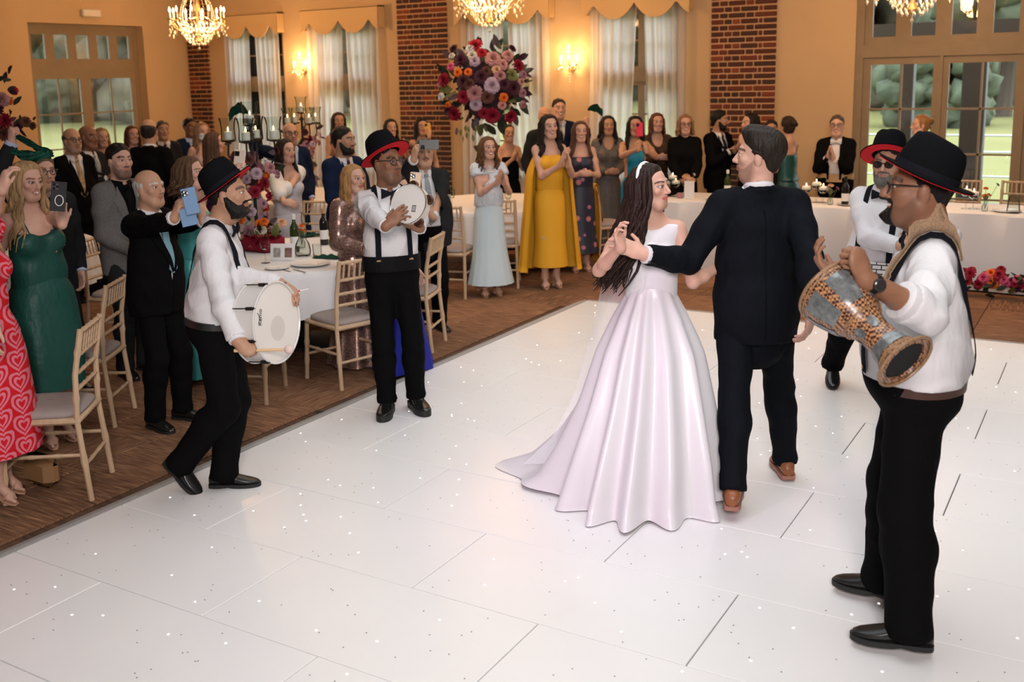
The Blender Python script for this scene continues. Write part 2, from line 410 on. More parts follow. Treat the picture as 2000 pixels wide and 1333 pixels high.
    def handp(s, nm):
        a = s.arm[nm]; k = s.s*(.93 if s.fem else 1.); d, n, sg, W = a['d'], a['n'], a['sg'], a['W']; lat = np.cross(d, n)*sg; c1, c2, c3 = CURL[a['pose']]
        fr = np.stack([lat, n, d])
        P = [ell(W+d*.055*k, V3(.042, .0175, .056)*k, fr, .012), rc(W-d*.01*k, W+d*.03*k, .027*k, .024*k, .02)]
        P += [ell(W+d*.035*k+lat*.026*k+n*.008*k, V3(.018, .018, .034)*k, fr, .012)]
        fan = a['fan']
        for i, (la, al, ln, r) in enumerate(((.029, .092, .074, .0092), (.0098, .098, .082, .0095), (-.0098, .094, .076, .009), (-.029, .084, .06, .008))):
            p = W+(lat*la+d*(al-.012))*k; m = 1+(i-1)*.07
            fl = lat*(1.5-i)*(.06+fan)
            for j, (c, l) in enumerate(((c1, .46), (c1+c2, .30), (c1+c2+c3, .24))):
                t = rad(c*m); dd = unit(d*cos(t)+n*sin(t)+fl*cos(t)); q = p+dd*(ln*l*k+(.012*k if j == 0 else 0)); P.append(rc(p, q, (r-.0005*j)*k, (r-.0005*(j+1))*k, .003 if j else .006)); p = q
        th = .55+a['thumb']; p = W+(lat*.026+d*.025+n*.008)*k; g = a['pose'] in ('grip', 'fist')
        d1 = unit(lat*(.35 if g else th)+d*.75+n*(.55 if g else .25)); q = p+d1*.042*k; P.append(rc(p, q, .0125*k, .0105*k, .008))
        d2 = unit(lat*(-.25 if g else th*.5)+d*.85+n*(.45 if g else .2)); P.append(rc(q, q+d2*.033*k, .0105*k, .0085*k, .004))
        return P
    def legp(s, nm, o=(0, 0, 0)):
        l = s.leg[nm]; k = s.s; f = .95 if s.fem else 1.; b = s.bw*.5+.5; K, A, h = l['K'], l['A'], l['hip']; M = K+(A-K)*.3
        bk = unit(np.cross(A-K, s.Xp)); bk = bk if bk[1] < 0 else -bk
        return [rc(h, K, .088*k*f*b+o[0], .056*k*f*b+o[1], .04), rc(K, M+bk*.012*k, .056*k*f*b+o[1], .056*k*f*b+(o[1]+o[2])/2, .03), rc(M+bk*.012*k, A, .056*k*f*b+(o[1]+o[2])/2, .037*k*f+o[2], .03)]
    def footfr(s, nm):
        l = s.leg[nm]; y = rad(l['yaw']); f = V3(sin(y), cos(y), 0); t = rad(l['toe']+math.degrees(math.atan2(s.heel, .15*s.s))); f = f*cos(t)-V3(0, 0, 1)*sin(t); x = unit(np.cross(f, (0, 0, 1))); return np.stack([x, f, np.cross(x, f)])
    def footp(s, nm):
        l = s.leg[nm]; k = s.s*.93; fr = s.footfr(nm); A = l['A']; g = lambda x, y, z: A+(fr[0]*x+fr[1]*y+fr[2]*z)*k
        return [rc(A, g(0, -.035, -.045), .036*k, .03*k, .02), rc(g(0, .0, -.03), g(0, .11, -.062), .036*k, .026*k, .03), rc(g(-.022, .11, -.066), g(.024, .115, -.066), .02*k, .019*k, .02), rc(g(.022, .13, -.068), g(.014, .165, -.072), .014*k, .012*k, .012), rc(g(-.015, .12, -.07), g(-.02, .145, -.074), .013*k, .01*k, .012)]
    def headp(s, jaw=1., nose=1., smile=0., fat=0.):
        hs, fr, g = s.hs, s.hf, s.hp; F = s.fem; jw = jaw*(.92 if F else 1.)
        e = lambda c, r, k=.015, op='+': ell(g(*c), V3(*r)*hs, fr, k*hs, op)
        c_ = lambda a, b, ra, rb, k=.012, op='+': rc(g(*a), g(*b), ra*hs, rb*hs, k*hs, op=op)
        P = [e((0, -.015, .038), (.0755, .097, .083), .02), e((0, .026, -.03), (.059*jw+fat, .066, .085), .03), c_((-.02*jw, .052, -.098), (.02*jw, .052, -.098), .024+fat*.3, .024+fat*.3, .025)]
        for x in (-1, 1):
            P += [c_((x*.05*jw, .0, -.05), (x*.026*jw, .045, -.092), .024+fat*.5, .022+fat*.5, .03), e((x*.04, .058, -.016), (.024, .02, .02), .02), e((x*.0755, -.008, -.006), (.009, .019, .032), .006)]
            P += [e((x*.031, .099, .010), (.019, .016, .0135), .012, '-')]
        P += [c_((-.032, .077, .031), (.032, .077, .031), .011 if F else .0135, .011 if F else .0135, .014)]
        for x in (-1, 1): P += [c_((x*.019, .086, .0175), (x*.043, .078, .0155), .0045, .004, .006), c_((x*.021, .085, -.0005), (x*.041, .079, .0005), .004, .004, .006)]
        nl = .1075+.006*(nose-1)
        P += [c_((0, .086, .016), (0, nl, -.025), .0075*nose, .0115*nose, .010), c_((-.011*nose, .096, -.031), (.011*nose, .096, -.031), .0078, .0078, .006)]
        w = .021+.006*smile; sm = .006*smile
        P += [c_((0, .0895, -.0525), (w, .079, -.054+sm), .0062, .003, .006), c_((0, .0895, -.0525), (-w, .079, -.054+sm), .0062, .003, .006)]
        P += [c_((0, .0875, -.063-.005*smile), (w*.8, .079, -.059+sm), .0068, .003, .006), c_((0, .0875, -.063-.005*smile), (-w*.8, .079, -.059+sm), .0068, .003, .006)]
        if smile < .4: P += [c_((-w*.85, .098, -.0575), (w*.85, .098, -.0575), .0045, .0045, .003, '-')]
        else: P += [c_((-w*.8, .1, -.056+sm*.6), (0, .102, -.0585), .0045, .0068, .003, '-'), c_((w*.8, .1, -.056+sm*.6), (0, .102, -.0585), .0045, .0068, .003, '-')]
        nr = .049 if F else .057
        P += [rc(g(0, -.022, -.045), s.nb+s.Yt*.0-s.Ut*.03*s.s, (nr+fat*.4)*hs, (nr+.006+fat*.3)*hs, .03*hs), c_((0, .03, -.105), (0, .0, -.12), .02, .03, .04)]
        return P
    def skin(s, tone, h=.007, hh=None, arms='hand', legs=None, smile=.3, jaw=1., nose=1., fat=0., lips=None, brow=(.05, .03, .02), stubble=None, iris=(.10, .05, .025), browk=1., chest=False, makeup=0., nails=None):
        """the body: one mesh; arms: hand | fore | all; legs: None | low | all"""
        k = s.s; hh = hh or h; s.headprims = s.headp(jaw, nose, smile, fat); P = list(s.headprims)
        P += s.torso(-.003 if (chest or arms == 'all') else -.014, hips=False)
        boxes = [(s.Hc-.17*s.hs, s.Hc+.17*s.hs)]
        for nm in 'RL':
            a = s.arm[nm]
            if arms == 'all': P += s.armp(nm)
            else: P += s.armp(nm, -.012, 0. if arms == 'fore' else -.008)+([] if arms == 'fore' else [rc(a['E']+(a['W']-a['E'])*.55, a['W'], .033*k, .027*k, .01)])
            P += s.handp(nm)
            c = a['W']+a['d']*.09*k; boxes.append((c-.135*k, c+.135*k))
        if legs:
            for nm in 'RL': P += (s.legp(nm) if legs == 'all' else s.legp(nm)[1:])+s.footp(nm)
        s.skinp = P
        VV, QQ, n0 = [], [], 0
        def push(V, Q):
            nonlocal n0
            VV.append(V); QQ.append(Q+n0); n0 += len(V)
        for i, (lo, hi) in enumerate(boxes): push(*solid(P, hh if i == 0 else max(hh*1.35, .0045), box=(lo, hi)))
        lo = np.min([p.lo for p in P], 0)-.02; hi = np.max([p.hi for p in P], 0)+.02
        hb = max(h*1.5, .0095) if arms == 'all' or chest else max(h*2.4, .019)
        V, Q = solid(P, hb, box=(lo, hi)); C = V[Q].mean(1); keep = np.ones(len(Q), bool)
        for l, u in boxes: keep &= ~((C > l+hh*2.2) & (C < u-hh*2.2)).all(1)
        push(V, Q[keep])
        V = np.vstack(VV); Q = np.vstack(QQ)
        used = np.zeros(len(V), bool); used[Q.ravel()] = True; mp = np.cumsum(used)-1; V = V[used]; Q = mp[Q]
        col = np.tile(np.asarray(tone, float), (len(V), 1))
        q = (V-s.Hc) @ s.hf.T/s.hs; hd = (np.abs(q) < .17).all(1) & (q[:, 2] > -.15)
        def paint(m, c, w=1.):
            m = np.where(hd, np.clip(m, 0, 1)*w, 0)[:, None]; col[:] = col*(1-m)+np.asarray(c)*m
        X, Y, Z = q[:, 0], q[:, 1], q[:, 2]; ss = lambda e0, e1, v: np.clip((v-e0)/(e1-e0), 0, 1)
        tone = np.asarray(tone, float)
        paint(np.exp(-(((np.abs(X)-.04)/.02)**2+((Z+.022)/.02)**2))*(Y > .04), tone*(1.02, .72, .68), .45 if s.fem else .25)
        if stubble is not None:
            m = ss(.004, -.010, Z+.006+1.05*np.clip(Y-.010, 0, .046))*ss(-.01, .015, Y+.1*Z)*(Z > -.135); ex = np.exp(-((X/.026)**4+((Z+.057)/.0125)**4)); m = m*(1-ex)*(1-ss(.088, .095, Y)*ss(-.045, -.035, Z)); m2 = np.exp(-((X/.03)**6+((Z+.041)/.007)**4))*(Y > .06); paint(np.maximum(m, m2), stubble[:3], stubble[3])
        lp = np.asarray(lips) if lips is not None else tone*(.82, .55, .52)
        w = .023+.006*smile; sm = .006*smile; zz = -.058-.003*smile+sm*(X/w)**2*1.2
        lm = 1-ss(.0085+.003*smile, .0115+.003*smile, np.sqrt((Z-zz)**2+(np.maximum(np.abs(X)-w*.8, 0)*.8)**2)+.004*(np.abs(X)/w)**2); paint(lm*(Y > .068)*(np.abs(X) < w*1.15), lp)
        if smile >= .4: paint((np.abs(Z-(-.0575+sm*.7*(X/w)**2)) < .0048*(1-(X/w)**2))*(Y > .068)*(np.abs(X) < w*.8), (.85, .82, .76))
        bz = .031+.006*np.clip((np.abs(X)-.012)/.03, 0, 1)-.010*np.clip((np.abs(X)-.04)/.015, 0, 1)
        th = (.0042 if s.fem else .0058)*browk; paint((1-ss(th*.6, th*1.25, np.abs(Z-bz)))*(np.abs(X) > .011)*(np.abs(X) < .054)*(Y > .045), brow, .9)
        el = np.sqrt(((np.abs(X)-.031)/.0165)**2+((Z-.0085)/.0085)**2); paint((1-ss(.95, 1.35, el))*(Y > .06), tone*.45 if not makeup else (.06, .03, .03), .35+.5*makeup)
        # eyes
        ms = MB()
        for x in (-1, 1): ms.sphere((0, 0, 0), 1, 16, 10)
        EV = np.array(ms.v[:len(ms.v)//2]); EF = ms.f[:len(ms.f)//2]; nE = len(EV)
        Vs, Fs, Cs = [V], [], [col]; off = len(V)
        for x in (-1, 1):
            c = s.hp(x*.031, .0748, .0080); e = EV; P_ = c+(e*(.0128, .0128, .0105)*s.hs) @ s.hf; a = e[:, 1]
            cc = np.where(a[:, None] > .95, (.012, .01, .01), np.where(a[:, None] > .74, iris, (.62, .60, .57))); Vs.append(P_); Cs.append(cc)
            Fs += [tuple(i+off for i in f) for f in EF]; off += nE
        tri = [f for f in Fs if len(f) == 3]; quad = [f for f in Fs if len(f) == 4]
        Qa = np.vstack([Q, np.array(quad, int), np.array([f+(f[2],) for f in tri], int)[:0].reshape(-1, 4)])
        o = mesh_np('body', np.vstack(Vs), Qa, SKIN, s.root, np.vstack(Cs)); s.body = o; s.tone = tone
        return s
    # ---- hair
    def hairline(s, kind='short', q=None):
        X, Y, Z = q.T
        if kind == 'woman': # centre part: frames the face down to the jaw
            return np.maximum((Y-.060)*.85-(Z-.088)*.5+np.maximum(0, .035-np.abs(X))*-.12-np.clip(.06-Z, 0, .1)*.28-np.maximum(np.abs(X)-.05, 0)*.25, -.11-Z)
        if kind == 'fringe': return np.maximum(np.maximum((Y-.02)*.8-np.clip(Z, -.1, .0)*.9, Z-.058+.25*(Y+.05)), -.088-Z)
        yl = np.interp(Z, [-.10, -.03, -.006, .012, .03, .055, .085, .13], [-.052, -.042, -.034, .014, .034, .058, .074, .088])-.45*np.maximum(np.abs(X)-.042, 0)*(Z > .03)
        return np.maximum((Y-yl)*.8, -.090-Z)
    def hair(s, kind, colr, h=.006, thick=.010, length=.3, n=30, wave=.012, vol=.012, top=None, sweep=(0, 0), seed=0, part=0., az0=62, lockr=.013, az1=None, curve=0., name='hair'):
        g = s.hp; hs = s.hs; m = mat('hair_%.2f_%.2f_%.2f' % tuple(colr), colr, .5, noise=(60, .45), bump=(90, .5), stretch=(1, 1, .15), spec=.22); rn = np.random.default_rng(seed+5)
        skull = [ell(g(0, -.015, .038), V3(.0755, .097, .083)*hs, s.hf, .02), ell(g(0, -.012, -.03), V3(.062, .072, .075)*hs, s.hf, .03)]
        if top: skull += [ell(g(*c), V3(*r)*hs, s.hf, .03) for c, r in top]
        line = 'woman' if kind in ('long', 'bob', 'curly', 'updo') else ('fringe' if kind == 'fringe' else 'short')
        def ex(P, F):
            q = (P-s.Hc) @ s.hf.T/hs
            rg = s.hairline(line, q); return smax(F-(thick*np.clip(-rg/.03, .10, 1)+.003*np.sin(q[:, 0]*160+q[:, 1]*30+seed)*np.clip(-rg/.03, 0, 1))*hs, rg*hs, .006)
        V, Q = solid(skull, h, ex, grow=.03); parts = [(V, Q)]
        mb = MB()
        if kind in ('long', 'bob', 'curly'):
            push = s.torso(.012); locks = []
            for i in range(n):
                a1 = az1 if az1 is not None else 360-az0
                az = rad(az0+(a1-az0)*(i+rn.uniform(.2, .8))/n); L = length*rn.uniform(.88, 1.08); sx, cy = sin(az), cos(az)
                sp = rn.uniform(.7, 1.0); lay = rn.uniform(0, 1)*vol
                pts = [g(sx*.035*sp+part, cy*.05*sp-.012, .118), g(sx*.062, cy*.078-.014, .094+lay*.3), g(sx*(.083+lay), cy*(.098+lay)-.016, .03), g(sx*(.085+lay), cy*(.1+lay)-.018, -.04)]
                p = pts[-1]; m_ = 9; ph = rn.uniform(0, 6.3); dn = V3(0, 0, -1); out = unit(s.hf[0]*sx+s.hf[1]*cy); sd = np.cross(out, dn)
                for j in range(1, m_):
                    t = j/(m_-1); wv = wave*(.3+t)*sin(ph+t*9.5); wv2 = wave*(.3+t)*cos(ph*1.3+t*8)
                    q = p+dn*L*t+out*(wv+.012*t-curve*t*t)+sd*wv2+V3(sweep[0], sweep[1], 0)*t**1.3
                    pts.append(q)
                pts = np.array(pts); rr = lockr*rn.uniform(.8, 1.25); rad_ = np.array([rr*.5, rr*.9, rr*1.1, rr*1.15]+[rr*(1.15-.95*(j/(m_-1))**2.2) for j in range(1, m_)])
                locks.append((pts, rad_*hs))
            b = np.concatenate([l[0][4:] for l in locks])
            for _ in range(3):
                d = evalp(push, b); e = 1e-3; G = np.stack([evalp(push, b+e*np.eye(3)[c])-d for c in range(3)], 1)/e; G /= np.linalg.norm(G, axis=1)[:, None]+1e-6; b += G*np.clip(.006-d, 0, .05)[:, None]
            b = b.reshape(len(locks), -1, 3)
            for (pts, rr), q in zip(locks, b): pts[4:] = q; mb.tube(pts, rr, 6, ax=1.5)
        if kind == 'updo':
            for c, r in (((0, -.105, .045), (.048, .045, .045)), ((.02, -.115, .03), (.035, .035, .035)), ((-.02, -.11, .06), (.03, .03, .03)), ((0, -.1, -.01), (.035, .03, .035))):
                parts.append(solid([ell(g(*c), V3(*r)*hs, s.hf)], h, lambda P, F: F+.004*np.sin(P[:, 0]*130+P[:, 2]*90)))
        n0 = 0; VV = []; QQ = []
        for V, Q in parts: VV.append(V); QQ.append(Q+n0); n0 += len(V)
        if mb.v:
            VV.append(np.array(mb.v)); qs = [f for f in mb.f if len(f) == 4]; QQ.append(np.array(qs)+n0)
        mesh_np(name, np.vstack(VV), np.vstack(QQ), m, s.root); return s
    def beard(s, colr, h=.005, thick=.007, full=1., goatee=False):
        m = mat('hair_%.2f_%.2f_%.2f' % tuple(colr), colr, .5, noise=(60, .45), bump=(90, .5), stretch=(1, 1, .15), spec=.22); hs = s.hs
        def ex(P, F):
            q = (P-s.Hc) @ s.hf.T/hs; X, Y, Z = q.T
            reg = np.maximum(Z+.004+1.05*np.clip(Y-.010, 0, .046), -(Y+.0)-.004+.25*np.clip(-.05-Z, 0, .05)); reg = np.maximum(reg, -.125-Z)
            mo = 1-np.sqrt((X/.024)**2+((Z+.058)/.0105)**2); reg = np.maximum(reg, mo*.01); reg = np.maximum(reg, np.minimum(Y-.088, Z+.040))
            if goatee: reg = np.maximum(reg, np.abs(X)-.032)
            mus = np.maximum(np.abs(X)-.036, np.abs(Z+.0445-.005*(1-(X/.03)**2))-.008); reg = np.minimum(reg, np.maximum(mus, .07-Y))
            return np.maximum(F-hs*(.0005+thick*full*np.clip(-reg/.030, 0, 1)*np.clip(1.2-np.abs(Z+.085)*4, .5, 1.2)), reg*hs)
        hp_ = s.headprims+([ell(s.hp(0, .072, -.104), V3(.028, .027, .032)*hs, s.hf, .015)] if goatee else [])
        lo = s.Hc-.15*hs; V, Q = solid(hp_, h, ex, box=(lo, s.Hc+.15*hs))
        if len(Q): mesh_np('beard', V, Q, m, s.root)
        return s
    # ---- garments
    def garment(s, name, prims, m, h=.016, amp=.003, freq=24, cuts=(), grow=.02, fn=None, sm=1, seed=None, cr=0.):
        seed = (s.phi*.7+s.base[0]*3) if seed is None else seed
        def ex(P, F):
            F = F+(amp*wob(P, freq, seed) if not cr else cr*crease(P, seed))
            for p, n, r in cuts:
                d = P-p; F = np.where((d*d).sum(1) < r*r, np.maximum(F, d @ n), F)
            if fn is not None: F = fn(P, F)
            return F
        V, Q = solid(prims, h, ex, grow=grow)
        if sm: V = smooth_np(V, Q, sm, .4)
        return mesh_np(name, V, Q, m, s.root)
    def tl(s, P): return (P-s.Pc) @ s.fr.T/s.s+V3(0, 0, .95)       # torso coordinates
    def trousers(s, m, h=.018, o=.012, wid=.022, amp=.004, top=1.0, break_=0.):
        P = s.torso(o)[:2]+[rc(s.T(0, -.004, 1.0), s.T(0, -.008, .945), (.108+s.fat*.5)*s.s*s.bw+o, .104*s.s*s.bw+o, .05, s.fr, 1.4)]+([ell(s.T(x*.065, -.050, .925), V3(.085, .08, .085)*s.s*s.bw+o, s.fr, .05) for x in (-1, 1)])
        cuts = []
        for nm in 'RL':
            l = s.leg[nm]; P += s.legp(nm, (o, o+wid*.55, wid+.012)); sh = unit(l['A']-l['K']); e = l['A']+sh*(.035+break_)*s.s; P += [rc(l['A'], e, .037*s.s+wid+.012, .037*s.s+wid+.014, .03)]
            cuts.append((l['A']+sh*(.03+break_)*s.s, sh, .12))
        cuts.append((s.T(0, 0, top), s.Ut, 1.))
        return s.garment('trousers', P, m, h, amp, 20, cuts, cr=amp*1.5)
    def sleeves(s, o=.012, o2=None, end=.97):
        P = []; cuts = []
        for nm in 'RL':
            a = s.arm[nm]; P += s.armp(nm, o, o2, max(end, .35) if end > 0 else 0)
            if end > 0:
                e = a['E']+(a['W']-a['E'])*(end-.02); cuts.append((e, a['fd'], .09))
        return P, cuts
    def shirt(s, m, h=.012, o=.012, end=.97, amp=.004, waist=.985, name='shirt', blouse=.012, fq=48):
        A, cuts = s.sleeves(o+.006, o+.010, end); P = s.torso(o)+A+[rc(s.T(0, 0, 1.06), s.T(0, 0, 1.0), (.112 if not s.fem else .09)*s.s*s.bw+blouse+s.fat*s.s, .108*s.s*s.bw+blouse+s.fat*.8*s.s, .05, s.fr, 1.42)]
        cuts = list(cuts)+[(s.T(0, 0, waist), -s.Ut, 1.)]; s.shirtp = s.torso(o+.002)+[P[-1]]; s.shirt_all = P
        return s.garment(name, P, m, h, amp, fq, cuts, cr=amp*1.5)
    def shirtfront(s, m, h=.016):
        P = s.torso(.008); s.shirtp = P
        return s.garment('shirt', P, m, h, .001, 20, [(s.T(0, 0, 1.0), -s.Ut, 1.), (s.T(0, -.02, 1.2), -s.Yt, 1.)])
    def jacket(s, m, h=.016, o=.018, hem=.80, btn=1.10, vw=.075, open_=0., amp=.004, end=.96, lapel=True, lm=None, name='jacket', flare=.012):
        A, cuts = s.sleeves(o+.004, o+.004, end); k = s.s; b = s.bw
        P = s.torso(o, sh=.014)+A+[rc(s.T(0, -.005, 1.0), s.T(0, -.012, hem-.05), ((.112 if not s.fem else .1)*b+s.fat*.9)*k+o+flare*.5, ((.116 if not s.fem else .118)*b+s.fat*.6)*k+o+flare, .05, s.fr, 1.36)]
        cr_ = [s.T(0, -.016, 1.512)+(s.Xt*sin(a)*.070+s.Yt*cos(a)*.072-s.Ut*.03*max(0, cos(a)))*k for a in np.linspace(rad(48), rad(312), 10)]; P += [rc(p0, p1, .013, .013, .012) for p0, p1 in zip(cr_[:-1], cr_[1:])]
        cuts = list(cuts)+[(s.T(0, 0, hem), -s.Ut, 1.)]; s.jackp = P
        def wv(z): return np.where(z > btn, vw*np.clip((z-btn)/(1.5-btn), 0, 1.2)+.004, open_*np.clip((btn-z)/.3, 0, 1)+.002) if open_ == 0 else vw*.55+open_*np.clip((1.45-z)/.5, 0, 1)
        s.wv = wv
        def fn(Pp, F):
            q = s.tl(Pp); w_ = np.maximum(np.abs(q[:, 0])-wv(q[:, 2]), np.where(q[:, 2] > 1.38, -.05, .03)-q[:, 1])*s.s
            return np.maximum(F, -w_)
        J = s.garment(name, P, m, h, amp, 18, cuts, fn=fn, cr=amp*1.4)
        if lapel:
            mb = MB(); f = lambda X: evalp(P, X)
            for sg in (1, -1):
                zz = np.linspace(btn+.0, 1.475, 12); G = []
                for z in zz:
                    t = (z-btn)/(1.475-btn); w0 = float(wv(np.array([z]))[0]); lw = .012+.055*min(1, t/.72) if t < .74 else .05-.05*(t-.74)/.26
                    if t > .74 and t < .83: lw = .03
                    xs = [w0-.006, w0+lw*.5, w0+lw]; G += [s.T(sg*x, .45, z) for x in xs]
                mb.grid((hit(f, G, -s.Yt)+s.Yt*.006).reshape(-1, 3, 3), .005)
            mb.build('lapels', lm or m, s.root)
        return J
    def collar(s, m, r=.062, hgt=.036, point=.05, gap=14, name='collar', stand=False, z0=1.503):
        mb = MB(); G = []; k = s.s; c = lambda a, rr, z: s.T(0, -.014, z0)+(s.Xt*sin(a)*rr+s.Yt*cos(a)*rr*1.03+s.Ut*z)*k
        r = r*(.9 if s.fem else 1.)
        for i in range(25):
            a = rad(gap+(360-2*gap)*i/24); fr_ = abs(i-12)/12; bk = 1-fr_
            e = max(0, fr_-.62)/.38
            G.append([c(a, r-.002, -.002-.03*fr_), c(a, r, hgt-.016*fr_+.004*bk), c(a, r+.008, hgt-.02*fr_-.008), c(a, r+.012+.020*e, .004-.028*fr_-point*.7*e**1.5)])
        mb.grid(np.array(G), .003); return mb.build(name, m, s.root)
    def tie(s, m, z0=1.47, z1=1.03, w0=.016, w1=.038, name='necktie', shift=0.):
        f = lambda X: evalp(s.shirtp, X); G = []
        for z in np.linspace(z0, z1, 14):
            t = (z0-z)/(z0-z1); w_ = (.024-.012*min(1, t/.08)) if t < .08 else w0+(w1-w0)*t**.8
            if t > .97: w_ = .004
            G += [s.T(x+shift*t, .45, z) for x in (-w_, 0, w_)]
        G = (hit(f, G, -s.Yt)+s.Yt*.009).reshape(-1, 3, 3); mb = MB(); mb.grid(G, .008); mb.sphere(s.T(0, 0, 0)*0+G[0][1]+s.Yt*.004-s.Ut*.008, V3(.02, .014, .02)*s.s, 8, 6, s.fr); return mb.build(name, m, s.root)
    def bowtie(s, m, z=1.475, w_=.062):
        c = hit(lambda X: evalp(s.shirtp+s.headprims[-2:], X), [s.T(0, .4, z)], -s.Yt)[0]+s.Yt*.016; mb = MB(); k = s.s
        for sg in (1, -1):
            G = []
            for t in np.linspace(0, 1, 6):
                hh = .010+.022*t; G.append([c+(s.Xt*sg*w_*t+s.Ut*v*hh+s.Yt*(.008*(1-abs(v))*t-.006*t))*k for v in (-1, -.5, 0, .5, 1)])
            mb.grid(np.array(G), .010)
        mb.sphere(c+s.Yt*.004, V3(.011, .010, .013)*k, 8, 6, s.fr); return mb.build('bow_tie', m, s.root)
    def ribbon(s, samples, wid, m, name, off=.006, prims=None, thick=.003):
        """samples: (x, zc, theta, side tilt) -> hits of the garment looking towards the torso axis"""
        f = lambda X: evalp(prims if prims is not None else s.shirtp, X); G = []
        for x, zc, th in samples:
            d = s.Yt*cos(rad(th))+s.Ut*sin(rad(th)); G += [np.concatenate([s.T(x+e*wid/2, 0, zc)+d*.42, d]) for e in (-1, 0, 1)]
        G = np.array(G); D = G[:, 3:]; mb = MB(); mb.grid((hit(f, G[:, :3], -D)+D*off).reshape(-1, 3, 3), thick); return mb.build(name, m, s.root)
    def suspenders(s, m, metal, wid=.034, cross='Y', xf=.105, xs=.098, zf=1.0, prims=None):
        for sg in (1, -1):
            S = [(sg*(xf+(xs-xf)*t), zf+(1.40-zf)*t, 0) for t in np.linspace(0, 1, 12)]
            S += [(sg*xs, 1.40-.02*sin(rad(a)), a) for a in np.linspace(15, 165, 11)]
            if cross == 'Y': S += [(sg*(xs*(1-t)**.8+.012), 1.40-.27*t, 180) for t in np.linspace(.06, 1, 8)]
            else: S += [(sg*(xs-(xs+.09)*t), 1.40-.40*t, 180) for t in np.linspace(.05, 1, 11)]
            s.ribbon(S, wid, m, 'suspender_strap', prims=prims)
            c = hit(lambda X: evalp(s.shirtp, X), [s.T(sg*xf, .42, zf+.02)], -s.Yt)[0]+s.Yt*.010; MB().box(c, V3(.03, .006, .012)*s.s, s.fr, .002).build('suspender_clip', metal, s.root)
        if cross == 'Y': s.ribbon([(0, 1.13-.13*t, 180) for t in np.linspace(0, 1, 6)], wid*.9, m, 'suspender_strap', prims=prims)
    def band(s, z0, z1, m, name, o=.018, n=40, pat=None):
        """cummerbund or belt around the waist"""
        pr = s.torso(o)+[rc(s.T(0, 0, 1.06), s.T(0, 0, .96), .112*s.s*s.bw+o+s.fat*s.s, .11*s.s*s.bw+o+s.fat*.8*s.s, .05, s.fr, 1.42)]; f = lambda X: evalp(pr, X); G = []
        for i in range(n):
            a = 2*pi*i/n; d = s.Xt*sin(a)+s.Yt*cos(a); G += [np.concatenate([s.T(0, 0, z)+d*.5, d]) for z in np.linspace(z0, z1, 5)]
        G = np.array(G); mb = MB(); mb.grid(hit(f, G[:, :3], -G[:, 3:]).reshape(n, 5, 3), .006, closeu=True); return mb.build(name, m, s.root)
    def cuffs(s, m, end=1.0, w_=.03, o=.012):
        for nm in 'RL':
            a = s.arm[nm]; W = a['E']+(a['W']-a['E'])*end; r = .03*s.s+o; mb = MB(); mb.tube([W-a['fd']*w_, W-a['fd']*.004, W], [r+.002, r+.002, r-.002], 14, cap=True); mb.build('shirt_cuff', m, s.root)
    def buttons(s, m, zs, x=0., r=.006, prims=None, off=.004, name='button'):
        f = lambda X: evalp(prims or s.shirtp, X)
        for p in hit(f, [s.T(x, .42, z) for z in zs], -s.Yt)+s.Yt*off: MB().lathe([(r*s.s, 0), (r*s.s, .003), (0, .004)], 8, p, np.stack([s.Xt, -s.Ut, s.Yt])).build(name, m, s.root)
    def shoes(s, m, sole, h=0, chunky=0., laces=None, buckle=None, name='shoe', ankle=0., wid=1.):
        for nm in 'RL':
            l = s.leg[nm]; fr = s.footfr(nm); k = s.s; A = l['A']; O = A-fr[2]*.085*k
            g = lambda x, y, z: O+(fr[0]*x+fr[1]*y+fr[2]*z)*k
            st = [(-.088, .012, .055), (-.082, .028, .075), (-.055, .036, .09+ankle), (-.02, .037, .10+ankle), (.02, .038, .095+ankle*.8), (.05, .041, .078), (.09, .047, .06), (.13, .046, .048), (.165, .037, .04), (.188, .022, .033), (.197, .006, .026)]
            b0 = .016+chunky; G = []
            for y, hw, tp in st:
                row = []; tp += chunky*.8; hw = hw*wid*(1+chunky*4)
                for a in np.linspace(-.5*pi-.5, 1.5*pi-.5-2*pi/14, 14):
                    c_, s_ = cos(a), sin(a); row.append(g(hw*np.sign(c_)*abs(c_)**.75, y, b0+(tp-b0)*(.5+.5*np.sign(s_)*abs(s_)**.8)))
                G.append(row)
            G = np.array(G); mb = MB(); n = 14
            mb.add(G.reshape(-1, 3), [(i*n+j, (i+1)*n+j, (i+1)*n+(j+1) % n, i*n+(j+1) % n)[::-1] for i in range(len(st)-1) for j in range(n)]+[tuple(range(n)), tuple(range((len(st)-1)*n, len(st)*n))[::-1]])
            sh = mb.build(name, m, s.root, sharp=50)
            so = MB(); N = len(st); top = []; 
            for sgn in (1, -1):
                for y, hw, tp in (st if sgn == 1 else st[::-1]): top.append((sgn*(hw*wid*(1+chunky*4)+.004), y*1.02))
            P = [g(x, y, b0+.004) for x, y in top]+[g(x, y, .0+(.006 if -.02 < y < .05 and not chunky else 0)) for x, y in top]; n = len(top)
            so.add(P, [tuple(range(n)), tuple(range(2*n-1, n-1, -1))]+[(i, n+i, n+(i+1) % n, (i+1) % n) for i in range(n)]); so.build('sole', sole, sh)
            if laces: 
                lb = MB()
                for y in (.035, .05, .065): lb.tube([g(-.018, y, .085+ankle*.4-(y-.035)*.7), g(0, y+.006, .094+ankle*.4-(y-.035)*.75), g(.018, y, .085+ankle*.4-(y-.035)*.7)], .0022, 5)
                lb.build('laces', laces, sh)
